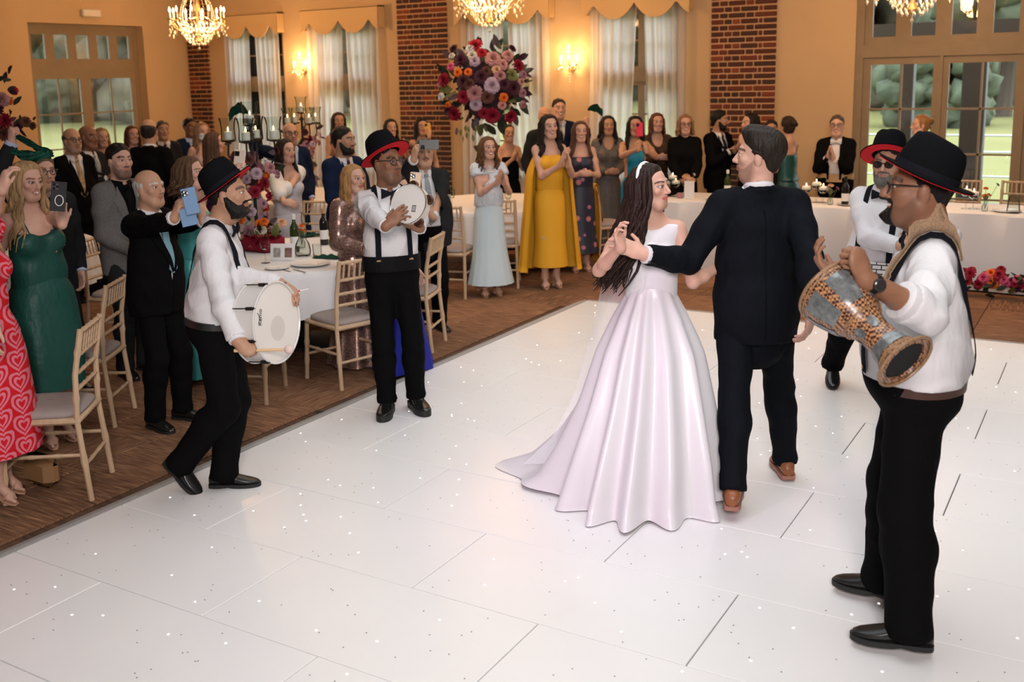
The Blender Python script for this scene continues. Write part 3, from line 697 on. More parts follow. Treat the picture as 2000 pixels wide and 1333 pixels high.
            if buckle:
                for y in (.012, .05): 
                    bb = MB(); c = [g(.040+.002, y+dy, .07-(y-.01)*.35+dz) for dy, dz in ((-.008, -.008), (.008, -.008), (.008, .008), (-.008, .008), (-.008, -.008))]; bb.tube(c, .0018, 5); bb.build('buckle', buckle, sh)
    def heels(s, m, name='sandal'):
        for nm in 'RL':
            l = s.leg[nm]; fr = s.footfr(nm); k = s.s*.93; A = l['A']; g = lambda x, y, z: A+(fr[0]*x+fr[1]*y+fr[2]*z)*k; mb = MB(); G = []
            for y, w_, z in ((-.075, .026, -.082), (-.03, .028, -.082), (.03, .03, -.086), (.09, .038, -.094), (.14, .036, -.094), (.175, .014, -.092)): G.append([g(x, y, z) for x in (-w_, 0, w_)])
            mb.grid(np.array(G), .009); z0 = s.base[2]; top = g(0, -.055, -.085); bot = V3(top[0], top[1], 0)
            if s.heel > .02: mb.tube([top, top*.5+bot*.5, bot], [.02*k, .013*k, .012*k], 8)
            for y, z, r in ((.10, -.035, .043), (.02, .012, .04)): mb.tube([g(r*sin(a)*1.02, y, z-.055+.062*cos(a)*(.8 if y > .05 else .9)) for a in np.linspace(-1.7, 1.7, 9)], .0045, 5, ax=1.6)
            mb.build(name, m, s.root)
    def skirt(s, m, prof, nf=10, amp=.06, seg=72, rows=26, name='skirt', seed=0, train=None, fade=1.3, thick=0., twist=0.):
        """prof: rows (z, half width, half depth, cx, cy) from the waist down"""
        pr = np.array(prof, float); zz = np.linspace(0, 1, len(pr)); tt = np.linspace(0, 1, rows); c = np.stack([np.interp(tt, zz, pr[:, i]) for i in range(pr.shape[1])], 1)
        for i in range(1, pr.shape[1]):
            c[1:-1, i] = (c[:-2, i]+2*c[1:-1, i]+c[2:, i])/4
        rn = np.random.default_rng(seed); ph = rn.uniform(0, 6.3, 3); a = np.arange(seg)*2*pi/seg; G = np.zeros((seg, rows, 3))
        for j in range(rows):
            z, rx, ry, cx, cy = c[j][:5]; t = tt[j]; fo = 1+amp*t**fade*(np.cos(nf*a+ph[0]+twist*t)+.45*np.cos((2*nf-1)*a+ph[1])+.35*np.cos((nf//2+1)*a+ph[2]))
            x = cx+rx*np.sin(a)*fo; y = cy+ry*np.cos(a)*fo; zc = np.full(seg, z)
            if train is not None: x, y, zc = train(a, t, x, y, zc)
            G[:, j] = np.stack([x, y, zc], 1)
        mb = MB(); mb.grid(G[:, ::-1], thick, closeu=True); return mb.build(name, m, s.root, sharp=None)
    def bodice(s, m, top=1.36, bottom=1.0, o=.008, h=.012, neck=None, armhole=None, name='dress_bodice', amp=.0015, sleeve=None):
        P = s.torso(o)
        if sleeve is not None:
            A, cuts = s.sleeves(o+sleeve[1], o+sleeve[1], sleeve[0])
            if sleeve[0] <= 0:
                A = []; cuts = []
                for nm in 'RL':
                    a = s.arm[nm]; e = a['S']+(a['E']-a['S'])*(-sleeve[0]); A += [rc(a['S'], e, .052*s.s+sleeve[1], .048*s.s+sleeve[1]*1.3, .03)]; cuts.append((e-unit(a['E']-a['S'])*.005, unit(a['E']-a['S']), .12))
            P = P+A
        else: cuts = []
        def fn(Pp, F):
            q = s.tl(Pp); X, Y, Z = q.T
            F = np.maximum(F, (bottom-Z)*s.s)
            if sleeve is None: F = np.maximum(F, (Z-top)*s.s)
            if neck is not None: c, r = neck; e = np.sqrt((((q-np.array(c))/np.array(r))**2).sum(1)); F = np.maximum(F, (1-e)*min(r)*s.s)
            if armhole is not None: F = np.maximum(F, (np.abs(X)-armhole)*s.s)
            return F
        s.bodp = P
        return s.garment(name, P, m, h, amp, 26, cuts, fn=fn)
    # ---- worn things
    def hat(s, m, red, band, tilt=(0, 0), z=.062, scale=1.):
        k = s.hs*scale; tx, ty = rad(tilt[0]), rad(tilt[1]); X, Y, Z = s.hf
        Y2 = unit(Y*cos(tx)+Z*sin(tx)); Z2 = unit(Z*cos(tx)-Y*sin(tx)); X2 = unit(X*cos(ty)+Z2*sin(ty)); Z2 = unit(Z2*cos(ty)-X*sin(ty)); Y2 = np.cross(Z2, X2)
        g = lambda x, y, z_: s.hp(0, -.012, z)+(X2*x+Y2*y+Z2*z_)*k
        n = 40; prof = [(.088, 0), (.0885, .015), (.086, .05), (.080, .09), (.072, .118), (.057, .130), (.034, .130), (.012, .127)]
        V = []; F = []
        for r, zz in prof:
            for j in range(n):
                a = 2*pi*j/n; x, y = r*sin(a), r*cos(a)*1.2; up = max(0, (zz-.065)/.075); fx = 1-.38*up*max(0, cos(a))**2
                dz = -.034*up*math.exp(-(x/.024)**2)*(1 if r < .07 else .4)+.012*up*(y/.09)
                V.append(g(x*fx, y, zz+dz))
        N = len(prof)
        for i in range(N-1):
            for j in range(n): q = (j+1) % n; F.append((i*n+j, i*n+q, (i+1)*n+q, (i+1)*n+j)[::-1])
        F.append(tuple(range((N-1)*n, N*n))[::-1])
        mb = MB(); mb.add(V, F); crown = mb.build('hat', m, s.root, sharp=None)
        def ring(r, dz): 
            out = []
            for j in range(n):
                a = 2*pi*j/n; t = (r-.088)/.055; lift = t*t*(-.008+.012*cos(a)**2)
                out.append(g(r*sin(a), r*cos(a)*(1.2-.06*t), lift+dz))
            return out
        G = [ring(r, .004) for r in (.086, .100, .115, .130, .142)]; mb = MB(); mb.grid(np.array(G).transpose(1, 0, 2), .003, closeu=True); mb.build('brim', m, crown, sharp=None)
        G = [ring(r, -.001) for r in (.082, .100, .115, .130, .139)]; mb = MB(); mb.grid(np.array(G).transpose(1, 0, 2), .002, closeu=True); mb.build('brim_lining', red, crown, sharp=None)
        G = np.array([[g(r*sin(2*pi*j/n)*1.012, r*cos(2*pi*j/n)*1.2*1.012, zz) for r, zz in ((.0885, .004), (.089, .026))] for j in range(n)]); mb = MB(); mb.grid(G, .002, closeu=True); mb.build('hat_band', band, crown)
    def glasses(s, frame, lens, rx=.023, ry=.02, z=.006, y=.102, r=.0022):
        mb = MB(); g = s.hp
        for x in (-1, 1):
            mb.tube([g(x*.032+rx*cos(a), y-.004*abs(cos(a)), z+ry*sin(a)) for a in np.linspace(0, 2*pi, 15)], r*s.hs, 5)
            mb.tube([g(x*(.032+rx), y-.004, z+.008), g(x*.078, y-.035, z+.012), g(x*.08, 0, z+.012)], r*s.hs, 5)
        mb.tube([g(-.032+rx, y, z+.006), g(0, y+.003, z+.009), g(.032-rx, y, z+.006)], r*s.hs, 5); o = mb.build('glasses', frame, s.root)
        for x in (-1, 1):
            mb = MB(); mb.add([g(x*.032+rx*cos(a), y-.001, z+ry*sin(a)) for a in np.arange(14)*2*pi/14], [tuple(range(14))]); mb.build('lens', lens, o)
# ------------------------------------------------------------------ the room
WALLC = mat('cream_plaster', (.62, .42, .23), .85, noise=(2.2, .05), bump=(60, .05))
FRAME = mat('sage_painted_timber', (.30, .215, .125), .55, noise=(8, .1))
CEILM = mat('white_ceiling', (.8, .76, .7), .9)
def glass_mat(name='window_glass', ior=1.5):
    m = bpy.data.materials.new(name); m.use_nodes = True; nt = m.node_tree; N = nt.nodes; N.remove(N['Principled BSDF']); o = N['Material Output']
    t = N.new('ShaderNodeBsdfTransparent'); t.inputs[0].default_value = (.93, .96, .95, 1); g = N.new('ShaderNodeBsdfGlossy'); g.inputs['Roughness'].default_value = .02
    f = N.new('ShaderNodeFresnel'); f.inputs[0].default_value = ior; x = N.new('ShaderNodeMixShader'); nt.links.new(f.outputs[0], x.inputs[0]); nt.links.new(t.outputs[0], x.inputs[1]); nt.links.new(g.outputs[0], x.inputs[2]); nt.links.new(x.outputs[0], o.inputs[0]); return m
GLASS = glass_mat()
BX0, BX1, BY0, BY1, CZ = -10.9, 8.0, -6.0, 11.6, 4.5
struct(MB().box(((BX0+BX1)/2, (BY0+BY1)/2, -.06), (BX1-BX0+1.2, BY1-BY0+1.2, .1)).build('floor', mat('dark_brown_carpet', (.15, .075, .04), .95, noise=(9, .6), bump=(300, .3), stretch=(.3, 4, 1)), smooth=False))
struct(MB().box(((BX0+BX1)/2, (BY0+BY1)/2, CZ+.05), (BX1-BX0+1, BY1-BY0+1, .1)).build('ceiling', CEILM, smooth=False))
def wall_with_holes(name, a0, a1, holes, place, th=.30):
    """a0..a1 along the wall; holes (u0, u1, z0, z1); place(u, depth, z) -> point; each piece of solid wall is a box in one wall mesh"""
    mb = MB(); us = sorted({a0, a1, *[h[0] for h in holes], *[h[1] for h in holes]})
    for u0, u1 in zip(us[:-1], us[1:]):
        hs = sorted([h for h in holes if h[0] <= u0+1e-6 and h[1] >= u1-1e-6], key=lambda h: h[2]); z = 0
        segs = []
        for h in hs: segs.append((z, h[2])); z = h[3]
        segs.append((z, CZ))
        for z0, z1 in segs:
            if z1-z0 < 1e-4: continue
            P = [place(u, d, zz) for u, d, zz in ((u0, 0, z0), (u1, 0, z0), (u1, th, z0), (u0, th, z0), (u0, 0, z1), (u1, 0, z1), (u1, th, z1), (u0, th, z1))]
            mb.add(P, [(0, 3, 2, 1), (4, 5, 6, 7), (0, 1, 5, 4), (1, 2, 6, 5), (2, 3, 7, 6), (3, 0, 4, 7)])
    return struct(mb.build(name, WALLC, smooth=False))
pb = lambda u, d, z: (u, BY1+d, z)
pl = lambda u, d, z: (BX0-d, u, z)
WINS = [(-9.34, .60), (-7.42, .60), (-4.52, .60), (-2.52, .60)]
holes = [(c-h, c+h, .75, 3.02) for c, h in WINS]+[(.24, 3.86, .0, 3.35)]
wall_with_holes('wall_back', BX0-.3, BX1+.3, holes, pb)
wall_with_holes('wall_left', BY0-.3, BY1, [(8.48, 10.62, .0, 3.10)], pl)
wall_with_holes('wall_right', BY0-.3, BY1, [], lambda u, d, z: (BX1+d, u, z))
wall_with_holes('wall_front', BX0, BX1, [], lambda u, d, z: (u, BY0-d, z))
def bar(mb, p0, p1, place, d0, d1):
    (u0, z0), (u1, z1) = p0, p1
    P = [place(u, d, zz) for u, d, zz in ((u0, d0, z0), (u1, d0, z0), (u1, d1, z0), (u0, d1, z0), (u0, d0, z1), (u1, d0, z1), (u1, d1, z1), (u0, d1, z1))]
    mb.add(P, [(0, 3, 2, 1), (4, 5, 6, 7), (0, 1, 5, 4), (1, 2, 6, 5), (2, 3, 7, 6), (3, 0, 4, 7)])
def sash(parent, name, u0, u1, z0, z1, place, d, fw, cols, rows, mun=.022, dep_=.05):
    """one framed light: frame with its panes and glazing bars as sub-parts"""
    f = MB(); bar(f, (u0, z0), (u0+fw, z1), place, d, d+dep_); bar(f, (u1-fw, z0), (u1, z1), place, d, d+dep_); bar(f, (u0+fw, z0), (u1-fw, z0+fw), place, d, d+dep_); bar(f, (u0+fw, z1-fw), (u1-fw, z1), place, d, d+dep_)
    fo = f.build(name, FRAME, parent, smooth=False)
    a, b, c, e = u0+fw, u1-fw, z0+fw, z1-fw
    for i in range(1, cols): x = a+(b-a)*i/cols; m = MB(); bar(m, (x-mun/2, c), (x+mun/2, e), place, d+.012, d+.036); m.build('glazing_bar', FRAME, fo, smooth=False)
    for j in range(1, rows): z = c+(e-c)*j/rows; m = MB(); bar(m, (a, z-mun/2), (b, z+mun/2), place, d+.012, d+.036); m.build('glazing_bar', FRAME, fo, smooth=False)
    for i in range(cols):
        for j in range(rows):
            m = MB(); x0, x1, y0, y1 = a+(b-a)*i/cols, a+(b-a)*(i+1)/cols, c+(e-c)*j/rows, c+(e-c)*(j+1)/rows; bar(m, (x0, y0), (x1, y1), place, d+.022, d+.028); m.build('pane', GLASS, fo, smooth=False)
    return fo
wn = 0
for c, h in WINS:
    wn += 1; fr = MB(); bar(fr, (c-h, .75), (c-h+.05, 3.02), pb, .06, .16); bar(fr, (c+h-.05, .75), (c+h, 3.02), pb, .06, .16); bar(fr, (c-h, .75), (c+h, .80), pb, .06, .16); bar(fr, (c-h, 2.97), (c+h, 3.02), pb, .06, .16); bar(fr, (c-h, 2.04), (c+h, 2.20), pb, .05, .16)
    W = struct(fr.build('window_%d' % wn, FRAME, smooth=False))
    for s0 in (-1, 1):
        a, b = (c-h+.05, c-.0) if s0 < 0 else (c+.0, c+h-.05)
        sash(W, 'casement', a, b, .80, 2.04, pb, .08, .045, 1, 3); sash(W, 'casement', a, b, 2.20, 2.97, pb, .08, .045, 1, 2)
    sl = MB(); bar(sl, (c-h-.06, .70), (c+h+.06, .75), pb, -.08, .10); sl.build('window_sill', FRAME, W, smooth=False)
# garden doors in the left wall, deep in their reveal
fr = MB()
for a, b in (((8.48, 0), (8.56, 3.10)), ((10.54, 0), (10.62, 3.10)), ((8.56, 3.02), (10.54, 3.10)), ((8.56, 2.36), (10.54, 2.50))): bar(fr, a, b, pl, .16, .28)
D1 = struct(fr.build('door_1', FRAME, smooth=False))
for i in range(5): sash(D1, 'top_light', 8.56+.396*i, 8.56+.396*(i+1), 2.50, 3.02, pl, .17, .075, 1, 1)
for i in range(2): sash(D1, 'door_leaf', 8.56+.99*i, 8.56+.99*(i+1), .02, 2.36, pl, .17, .09, 2, 4)
fr = MB()
for a, b in (((.24, 0), (.33, 3.35)), ((3.77, 0), (3.86, 3.35)), ((.33, 3.27), (3.77, 3.35)), ((.33, 2.27), (3.77, 2.42))): bar(fr, a, b, pb, .03, .18)
for u in (1.19, 2.05, 2.91): bar(fr, (u-.02, 0), (u+.02, 2.27), pb, .03, .16)
D2 = struct(fr.build('door_2', FRAME, smooth=False))
for i in range(8): sash(D2, 'top_light', .33+.43*i, .33+.43*(i+1), 2.42, 3.27, pb, .06, .085, 1, 1)
for i in range(4): sash(D2, 'door_leaf', .33+.86*i, .33+.86*(i+1), .02, 2.27, pb, .06, .085, 2, 4)
# brick piers
BRICK = bpy.data.materials.new('old_red_brick'); BRICK.use_nodes = True
_n = BRICK.node_tree; _b = _n.nodes['Principled BSDF']; _b.inputs['Roughness'].default_value = .85
_oi = _n.nodes.new('ShaderNodeObjectInfo'); _rp = _n.nodes.new('ShaderNodeValToRGB'); _n.links.new(_oi.outputs['Random'], _rp.inputs[0]); _e = _rp.color_ramp.elements
_e[0].position = 0; _e[0].color = (.060, .028, .018, 1); _e[1].position = 1; _e[1].color = (.34, .070, .025, 1)
for p_, c_ in ((.4, (.085, .028, .016, 1)), (.65, (.14, .032, .015, 1)), (.88, (.22, .048, .018, 1))): x = _rp.color_ramp.elements.new(p_); x.color = c_
_nz = _n.nodes.new('ShaderNodeTexNoise'); _nz.inputs['Scale'].default_value = 40; _mx = _n.nodes.new('ShaderNodeMix'); _mx.data_type = 'RGBA'; _mx.blend_type = 'MULTIPLY'; _mx.inputs[0].default_value = .5; _n.links.new(_rp.outputs[0], _mx.inputs[6]); _n.links.new(_nz.outputs['Color'], _mx.inputs[7]); _n.links.new(_mx.outputs[2], _b.inputs[0])
MORTAR = mat('lime_mortar', (.60, .33, .17), .95, bump=(90, .2))
BRK = {}
def brick_mesh(wd, dp):
    key = (round(wd, 3), round(dp, 3))
    if key not in BRK: BRK[key] = MB().box((0, 0, 0), (wd, dp, .055), bevel=.006).data('brick', BRICK, smooth=False)
    return BRK[key]
PATA = (.150, .085, .085, .205, .040, .150); PATB = (.090, .095, .205, .090, .260)
def pier(name, x0, x1, proud=.035, zlo=1.25, zhi=3.55):
    wdt = x1-x0; o = struct(MB().box(((x0+x1)/2, BY1-proud/2+.012, CZ/2), (wdt, proud+.02-.010, CZ)).build(name, MORTAR, smooth=False))
    low = MB(); c = 0; z = .03
    while z < CZ-.05:
        pat = (PATA, PATB)[c % 2]; sc_ = (wdt-.017*(len(pat)-1))/sum(pat); x = x0
        if wdt < .6: pat = ((.110, .25, .08), (.22, .22))[c % 2]; sc_ = (wdt-.017*(len(pat)-1))/sum(pat)
        for wd in pat:
            wd *= sc_; ctr = (x+wd/2, BY1-proud/2-.004+random.uniform(-.003, .002), z+.03); x += wd+.017
            if zlo < z < zhi: inst(brick_mesh(wd, proud+.004), 'brick', o, ctr)
            else: low.box(ctr, (wd, proud+.004, .055))
        z += .075; c += 1
    tag(low.build('brickwork', BRICK, o, smooth=False), kind='stuff')
pier('wall_pier_corner', -10.88, -10.40, .05); pier('wall_pier_window', -6.42, -5.53); pier('wall_pier_garden', -1.52, -.70)
# fascia boxes, curtains
FASC = mat('cream_pelmet', (.70, .46, .22), .8)
def sheer():
    m = bpy.data.materials.new('sheer_white_voile'); m.use_nodes = True; nt = m.node_tree; N = nt.nodes; N.remove(N['Principled BSDF']); o = N['Material Output']
    d = N.new('ShaderNodeBsdfDiffuse'); d.inputs[0].default_value = (.90, .87, .84, 1); t = N.new('ShaderNodeBsdfTranslucent'); t.inputs[0].default_value = (1, .99, .98, 1); x = N.new('ShaderNodeMixShader'); x.inputs[0].default_value = .75
    nt.links.new(d.outputs[0], x.inputs[1]); nt.links.new(t.outputs[0], x.inputs[2])
    tr = N.new('ShaderNodeBsdfTransparent'); y = N.new('ShaderNodeMixShader'); y.inputs[0].default_value = .22; nt.links.new(x.outputs[0], y.inputs[1]); nt.links.new(tr.outputs[0], y.inputs[2]); nt.links.new(y.outputs[0], o.inputs[0]); return m
SHEER = sheer()
WHERE = ['beside the corner brick pier', 'beside the middle brick pier, candelabra in front', 'behind the tall urn of flowers', 'beside the brick pier near the garden doors']
for i, (c, h) in enumerate(WINS):
    v0, v1 = [(-10.02, -8.68), (-8.18, -6.66), (-5.30, -3.76), (-3.26, -1.76)][i]; zt = 3.24 if i < 2 else 3.30; zb = 2.86
    n = 48; prof = []
    for j in range(n+1):
        t = j/n; u = t*3-.5 if True else 0; ph = ((t*2.6+.7) % 1.0); prof.append((v0+(v1-v0)*t, zb+.20*(abs(2*ph-1))**2.2))
    mb = MB()
    for y0, y1 in ((BY1-.20, BY1-.175),):
        P = [(x, y0, z) for x, z in prof]+[(x, y0, zt) for x, z in prof]+[(x, y1, z) for x, z in prof]+[(x, y1, zt) for x, z in prof]; k = n+1; F = []
        for j in range(n): F += [(j, j+1, k+j+1, k+j), (2*k+j+1, 2*k+j, 3*k+j, 3*k+j+1), (j+1, j, 2*k+j, 2*k+j+1)]
        mb.add(P, F)
    mb.box(((v0+v1)/2, BY1-.105, zt+.0), (v1-v0, .19, .02)); mb.box((v0+.01, BY1-.10, (zt+zb)/2+.04), (.02, .17, zt-zb-.06)); mb.box((v1-.01, BY1-.10, (zt+zb)/2+.04), (.02, .17, zt-zb-.06))
    tag(mb.build('pelmet', FASC, smooth=False), 'cream scalloped pelmet over the window '+WHERE[i], 'pelmet')
    for s0, nm in ((-1, 'first'), (1, 'second')):
        rn = np.random.default_rng(i*2+s0+3); G = []; nu, nv = 64, 26; ph = rn.uniform(0, 6, 3)
        edge = v0+.06 if s0 < 0 else v1-.06
        for a in range(nu):
            t = a/(nu-1); row = []
            for b in range(nv):
                q = b/(nv-1); z = 3.10-2.98*q; inner = c+s0*(.04+.13*q**1.2)+(.06 if i == 3 else .03); x = edge+(inner-edge)*t; am = .018+.03*q**.6
                y = BY1-.10+am*(sin(t*34+ph[0]+.6*sin(q*2+ph[1]))+.5*sin(t*61+ph[2]))-.02*q; row.append((x, y, z))
            G.append(row)
        mb = MB(); mb.grid(np.array(G)); tag(mb.build('curtain', SHEER, sharp=None), '%s sheer white curtain at the window %s' % ('left' if s0 < 0 else 'right', WHERE[i]), 'curtain')
tag(MB().box((BX0+.04, 9.59, 3.27), (.08, .34, .12), bevel=.012).build('emergency_light', mat('white_plastic', (.8, .72, .6), .4)), 'small white emergency light box on wall above garden doors', 'light')
# skirting
for nm, c, sz in (('baseboard_back', ((BX0+.24)/2, BY1-.012, .09), (.24-BX0, .025, .18)), ('baseboard_left', (BX0+.012, 2.3, .09), (.025, 12.3, .18))): struct(MB().box(c, sz).build(nm, FRAME, smooth=False))
# carpet tiles
CARP = bpy.data.materials.new('streaked_carpet_tile'); CARP.use_nodes = True
def _carpet():
    nt = CARP.node_tree; N = nt.nodes; L = nt.links; b = N['Principled BSDF']; b.inputs['Roughness'].default_value = .9; b.inputs['Specular IOR Level'].default_value = .25
    t = N.new('ShaderNodeTexCoord'); oi = N.new('ShaderNodeObjectInfo'); ad = N.new('ShaderNodeVectorMath'); ad.operation = 'ADD'; L.new(t.outputs['Object'], ad.inputs[0]); L.new(oi.outputs['Location'], ad.inputs[1])
    mp = N.new('ShaderNodeMapping'); mp.inputs['Scale'].default_value = (3.5, 60, 1); L.new(ad.outputs[0], mp.inputs[0]); n = N.new('ShaderNodeTexNoise'); n.inputs['Scale'].default_value = 1.6; n.inputs['Detail'].default_value = 5; L.new(mp.outputs[0], n.inputs['Vector'])
    r = N.new('ShaderNodeValToRGB'); L.new(n.outputs['Fac'], r.inputs[0]); e = r.color_ramp.elements; e[0].position = .36; e[0].color = (.11, .052, .028, 1); e[1].position = .74; e[1].color = (.46, .25, .125, 1); x = e.new(.55); x.color = (.24, .117, .062, 1)
    mr = N.new('ShaderNodeMapRange'); mr.inputs[3].default_value = .82; mr.inputs[4].default_value = 1.15; L.new(oi.outputs['Random'], mr.inputs[0]); mu = N.new('ShaderNodeMix'); mu.data_type = 'RGBA'; mu.blend_type = 'MULTIPLY'; mu.inputs[0].default_value = 1.; L.new(r.outputs[0], mu.inputs[6]); cb = N.new('ShaderNodeCombineColor'); [L.new(mr.outputs[0], cb.inputs[q]) for q in range(3)]; L.new(cb.outputs[0], mu.inputs[7]); L.new(mu.outputs[2], b.inputs['Base Color'])
    bp = N.new('ShaderNodeBump'); bp.inputs['Strength'].default_value = .4; bp.inputs['Distance'].default_value = .004; L.new(n.outputs['Fac'], bp.inputs['Height']); L.new(bp.outputs[0], b.inputs['Normal'])
_carpet()
tile = MB().box((0, 0, 0), (.496, .496, .012), bevel=.003).data('carpet_tile', CARP, smooth=False); FL = bpy.data.objects['floor']; rest = MB()
k = 0
for i in range(38):
    for j in range(36):
        x, y = BX0+.25+.5*i, -5.9+.25+.5*j
        if x > 6.0 and y < 7: continue
        if -1.35 < x < 6.3 and -1.6 < y < 7.2: continue
        near = (-6.0 < x < -1.1 and .2 < y < 8.4) or (-3.2 < x < 3.4 and 7.2 < y < 9.9)
        if near and k < 300: o = inst(tile, 'carpet_tile', FL, (x, y, -.004), (0, 0, pi*((i*7+j*3) % 2)+(pi/2 if (i*5+j*3) % 7 == 0 else 0))); k += 1
        else: rest.box((x, y, -.004), (.496, .496, .012))
tag(rest.build('carpet_field', mat('carpet_field', (.17, .085, .045), .95, noise=(14, .7), stretch=(.3, 5, 1)), FL, smooth=False), kind='stuff')
# ------------------------------------------------------------------ dance floor
PANEL = mat('gloss_white_panel', (.86, .83, .82), .30, noise=(2., .03)); SEAM = mat('panel_core', (.10, .08, .09), .7)
DF = thing('dance_floor', 'white panelled starlit dance floor with grey edging', 'dance floor', (0, 0, 0)); PL, PW, PT = 1.22, .61, .025
full = MB().box((0, 0, 0), (PL-.005, PW-.005, PT), bevel=.002).data('panel', PANEL, smooth=False); half = MB().box((0, 0, 0), (PL/2-.005, PW-.005, PT), bevel=.002).data('panel', PANEL, smooth=False)
MB().box((2.44, 2.44, .006), (7.30, 9.74, .010)).build('base_board', SEAM, DF, smooth=False)
leds, offs = MB(), MB(); rl = random.Random(3)
def diamond(mb, x, y, r): mb.add([(x+r*cos(a), y+r*sin(a), PT+.0012) for a in np.arange(8)*pi/4], [tuple(range(8))])
for j in range(-4, 12):
    y = j*PW+PW/2
    xs = [(-PL+PL*i+PL/2, full, PL) for i in range(6)] if j % 2 == 0 else [(-PL+PL/4, half, PL/2)]+[(-PL+PL/2+PL*i+PL/2, full, PL) for i in range(5)]+[(-PL+PL*5.5+PL/4, half, PL/2)]
    for x, me, ln in xs:
        inst(me, 'panel', DF, (x, y, PT/2+.0005+rl.uniform(-.0006, .0006)))
        for q in range(int(22*ln/PL)):
            px, py = x+rl.uniform(-.46, .46)*ln, y+rl.uniform(-.45, .45)*PW
            if rl.random() < .28: diamond(leds, px, py, .0044)
            else: diamond(offs, px, py, .0032)
tag(leds.build('starlights_lit', mat('led_lit', (1, 1, 1), .4, emit=((1, .98, 1), 5.)), DF, smooth=False), kind='stuff'); tag(offs.build('starlights_unlit', mat('led_off', (.07, .06, .06), .4), DF, smooth=False), kind='stuff')
EDGE = mat('grey_ribbed_edging', (.40, .38, .365), .7, bump=(160, .4))
ed = MB(); z1, z0, wd = PT+.004, .002, .11
def ramp(p, q, out):
    p, q, out = V3(*p), V3(*q), V3(*out); A = [p, q, q+out*wd*.25, p+out*wd*.25, p+out*wd, q+out*wd]; Z = [z1, z1, z1, z1, z0, z0]
    P = [a+V3(0, 0, z) for a, z in zip(A, Z)]+[V3(a[0], a[1], -.002) for a in (p, q, q+out*wd, p+out*wd)]
    return P, [(0, 1, 2, 3), (3, 2, 5, 4), (0, 3, 4, 9, 6), (1, 7, 8, 5, 2), (4, 5, 8, 9), (0, 6, 7, 1)]
for p, q, o in (((-PL, -2.44, 0), (-PL, -.6, 0), (-1, 0, 0)), ((-PL, -.6, 0), (-PL, 1.2, 0), (-1, 0, 0)), ((-PL, 1.2, 0), (-PL, 4.3, 0), (-1, 0, 0)), ((-PL, 4.3, 0), (-PL, 7.32, 0), (-1, 0, 0)), ((-PL-.0, 7.32, 0), (2.4, 7.32, 0), (0, 1, 0)), ((2.4, 7.32, 0), (6.1, 7.32, 0), (0, 1, 0))):
    e = MB(); e.add(*ramp(p, q, o)); e.build('edge_ramp', EDGE, DF, smooth=False)
# ------------------------------------------------------------------ outside
GRASS = mat('lawn_grass', (.165, .16, .046), .95, noise=(.12, .25), bump=(30, .3))
g = MB(); g.add([(-160, -60, -.12), (BX0-.4, -60, -.12), (BX0-.4, 220, -.12), (-160, 220, -.12)], [(0, 1, 2, 3)]); g.add([(BX0-.4, BY1+.4, -.12), (120, BY1+.4, -.12), (120, 220, -.12), (BX0-.4, 220, -.12)], [(0, 1, 2, 3)]); struct(g.build('lawn_outside', GRASS, smooth=False))
struct(MB().box((3.5, 14.6, -.09), (7, 5.2, .06)).build('terrace_outside', mat('paving', (.14, .13, .12), .85, noise=(3, .3)), smooth=False))
LEAFM = [mat('foliage_%d' % i, c, .9, noise=(1.6, .55), bump=(3, .6)) for i, c in enumerate(((.085, .098, .06), (.11, .118, .075), (.11, .10, .065), (.083, .104, .064)))]; BARK = mat('tree_bark', (.06, .045, .035), .9)
TREEN = ['dark broad tree', 'pale green rounded tree', 'brownish autumn tree', 'bushy evergreen tree']
def tree(x, y, hgt, wid, kind, label, seed, trunk=.25):
    rn = np.random.default_rng(seed); T = thing('tree', label, 'tree', (x, y, -.15), 0, 'trees beyond the lawn'); b = MB(); tr = MB(); tr.tube([(0, 0, 0), (.1, 0, hgt*.3), (0, .1, hgt*.6)], [trunk*wid*.16, trunk*wid*.12, trunk*wid*.05], 8); tr.build('trunk', BARK, T)
    for q in range(115):
        s0 = wid*.14
        a, r = rn.uniform(0, 6.3), wid*.5*rn.uniform(.1, 1)**.6; z = hgt*rn.uniform(trunk, 1) if q > 24 else hgt*trunk+s0*.3; f = 1-((z/hgt-.5)/.62)**2; s_ = wid*rn.uniform(.10, .18)
        c0 = V3(cos(a)*r*f, sin(a)*r*f, z); n0 = len(b.v); b.sphere(c0, (s_, s_, s_*.8), 8, 6)
        for v in range(n0, len(b.v)): d = np.array(b.v[v])-c0; b.v[v] = tuple(c0+d*(1+.28*rn.uniform(-1, 1)))
    b.build('crown', LEAFM[kind], T, sharp=None); return T
TR = [(80, 78, 0, 'at the left in the tall left-hand garden doors'), (240, 96, 1, 'at the right in the tall left-hand garden doors'), (480, 64, 2, 'showing in the corner window gap'), (700, 97, 3, 'showing in the second window gap'), (985, 80, 0, 'showing behind the urn window'), (1255, 97, 1, 'showing in the fourth window gap'), (1690, 66, 2, 'at the left of the terrace doors'), (1835, 98, 3, 'seen through the first terrace door'), (2010, 82, 1, 'at the far right of the terrace doors'), (1962, 52, 0, 'standing closer with a visible trunk')]
for i, (px, D, kd, wh) in enumerate(TR):
    d = ray(px, 190); P = CAM+d/np.linalg.norm(d[:2])*D; big = D > 60; tree(P[0], P[1], 19 if big else 11, 19 if big else 6.5, kd, '%s %s' % (TREEN[kd], wh), i, .06 if big else .34)
tree(*(CAM+ray(1838, 182)/np.linalg.norm(ray(1838, 182)[:2])*44)[:2], 3.2, 4.5, 3, 'small round green bush on the lawn past the terrace', 77, .05)
DARK = mat('dark_stained_post', (.035, .028, .025), .6)
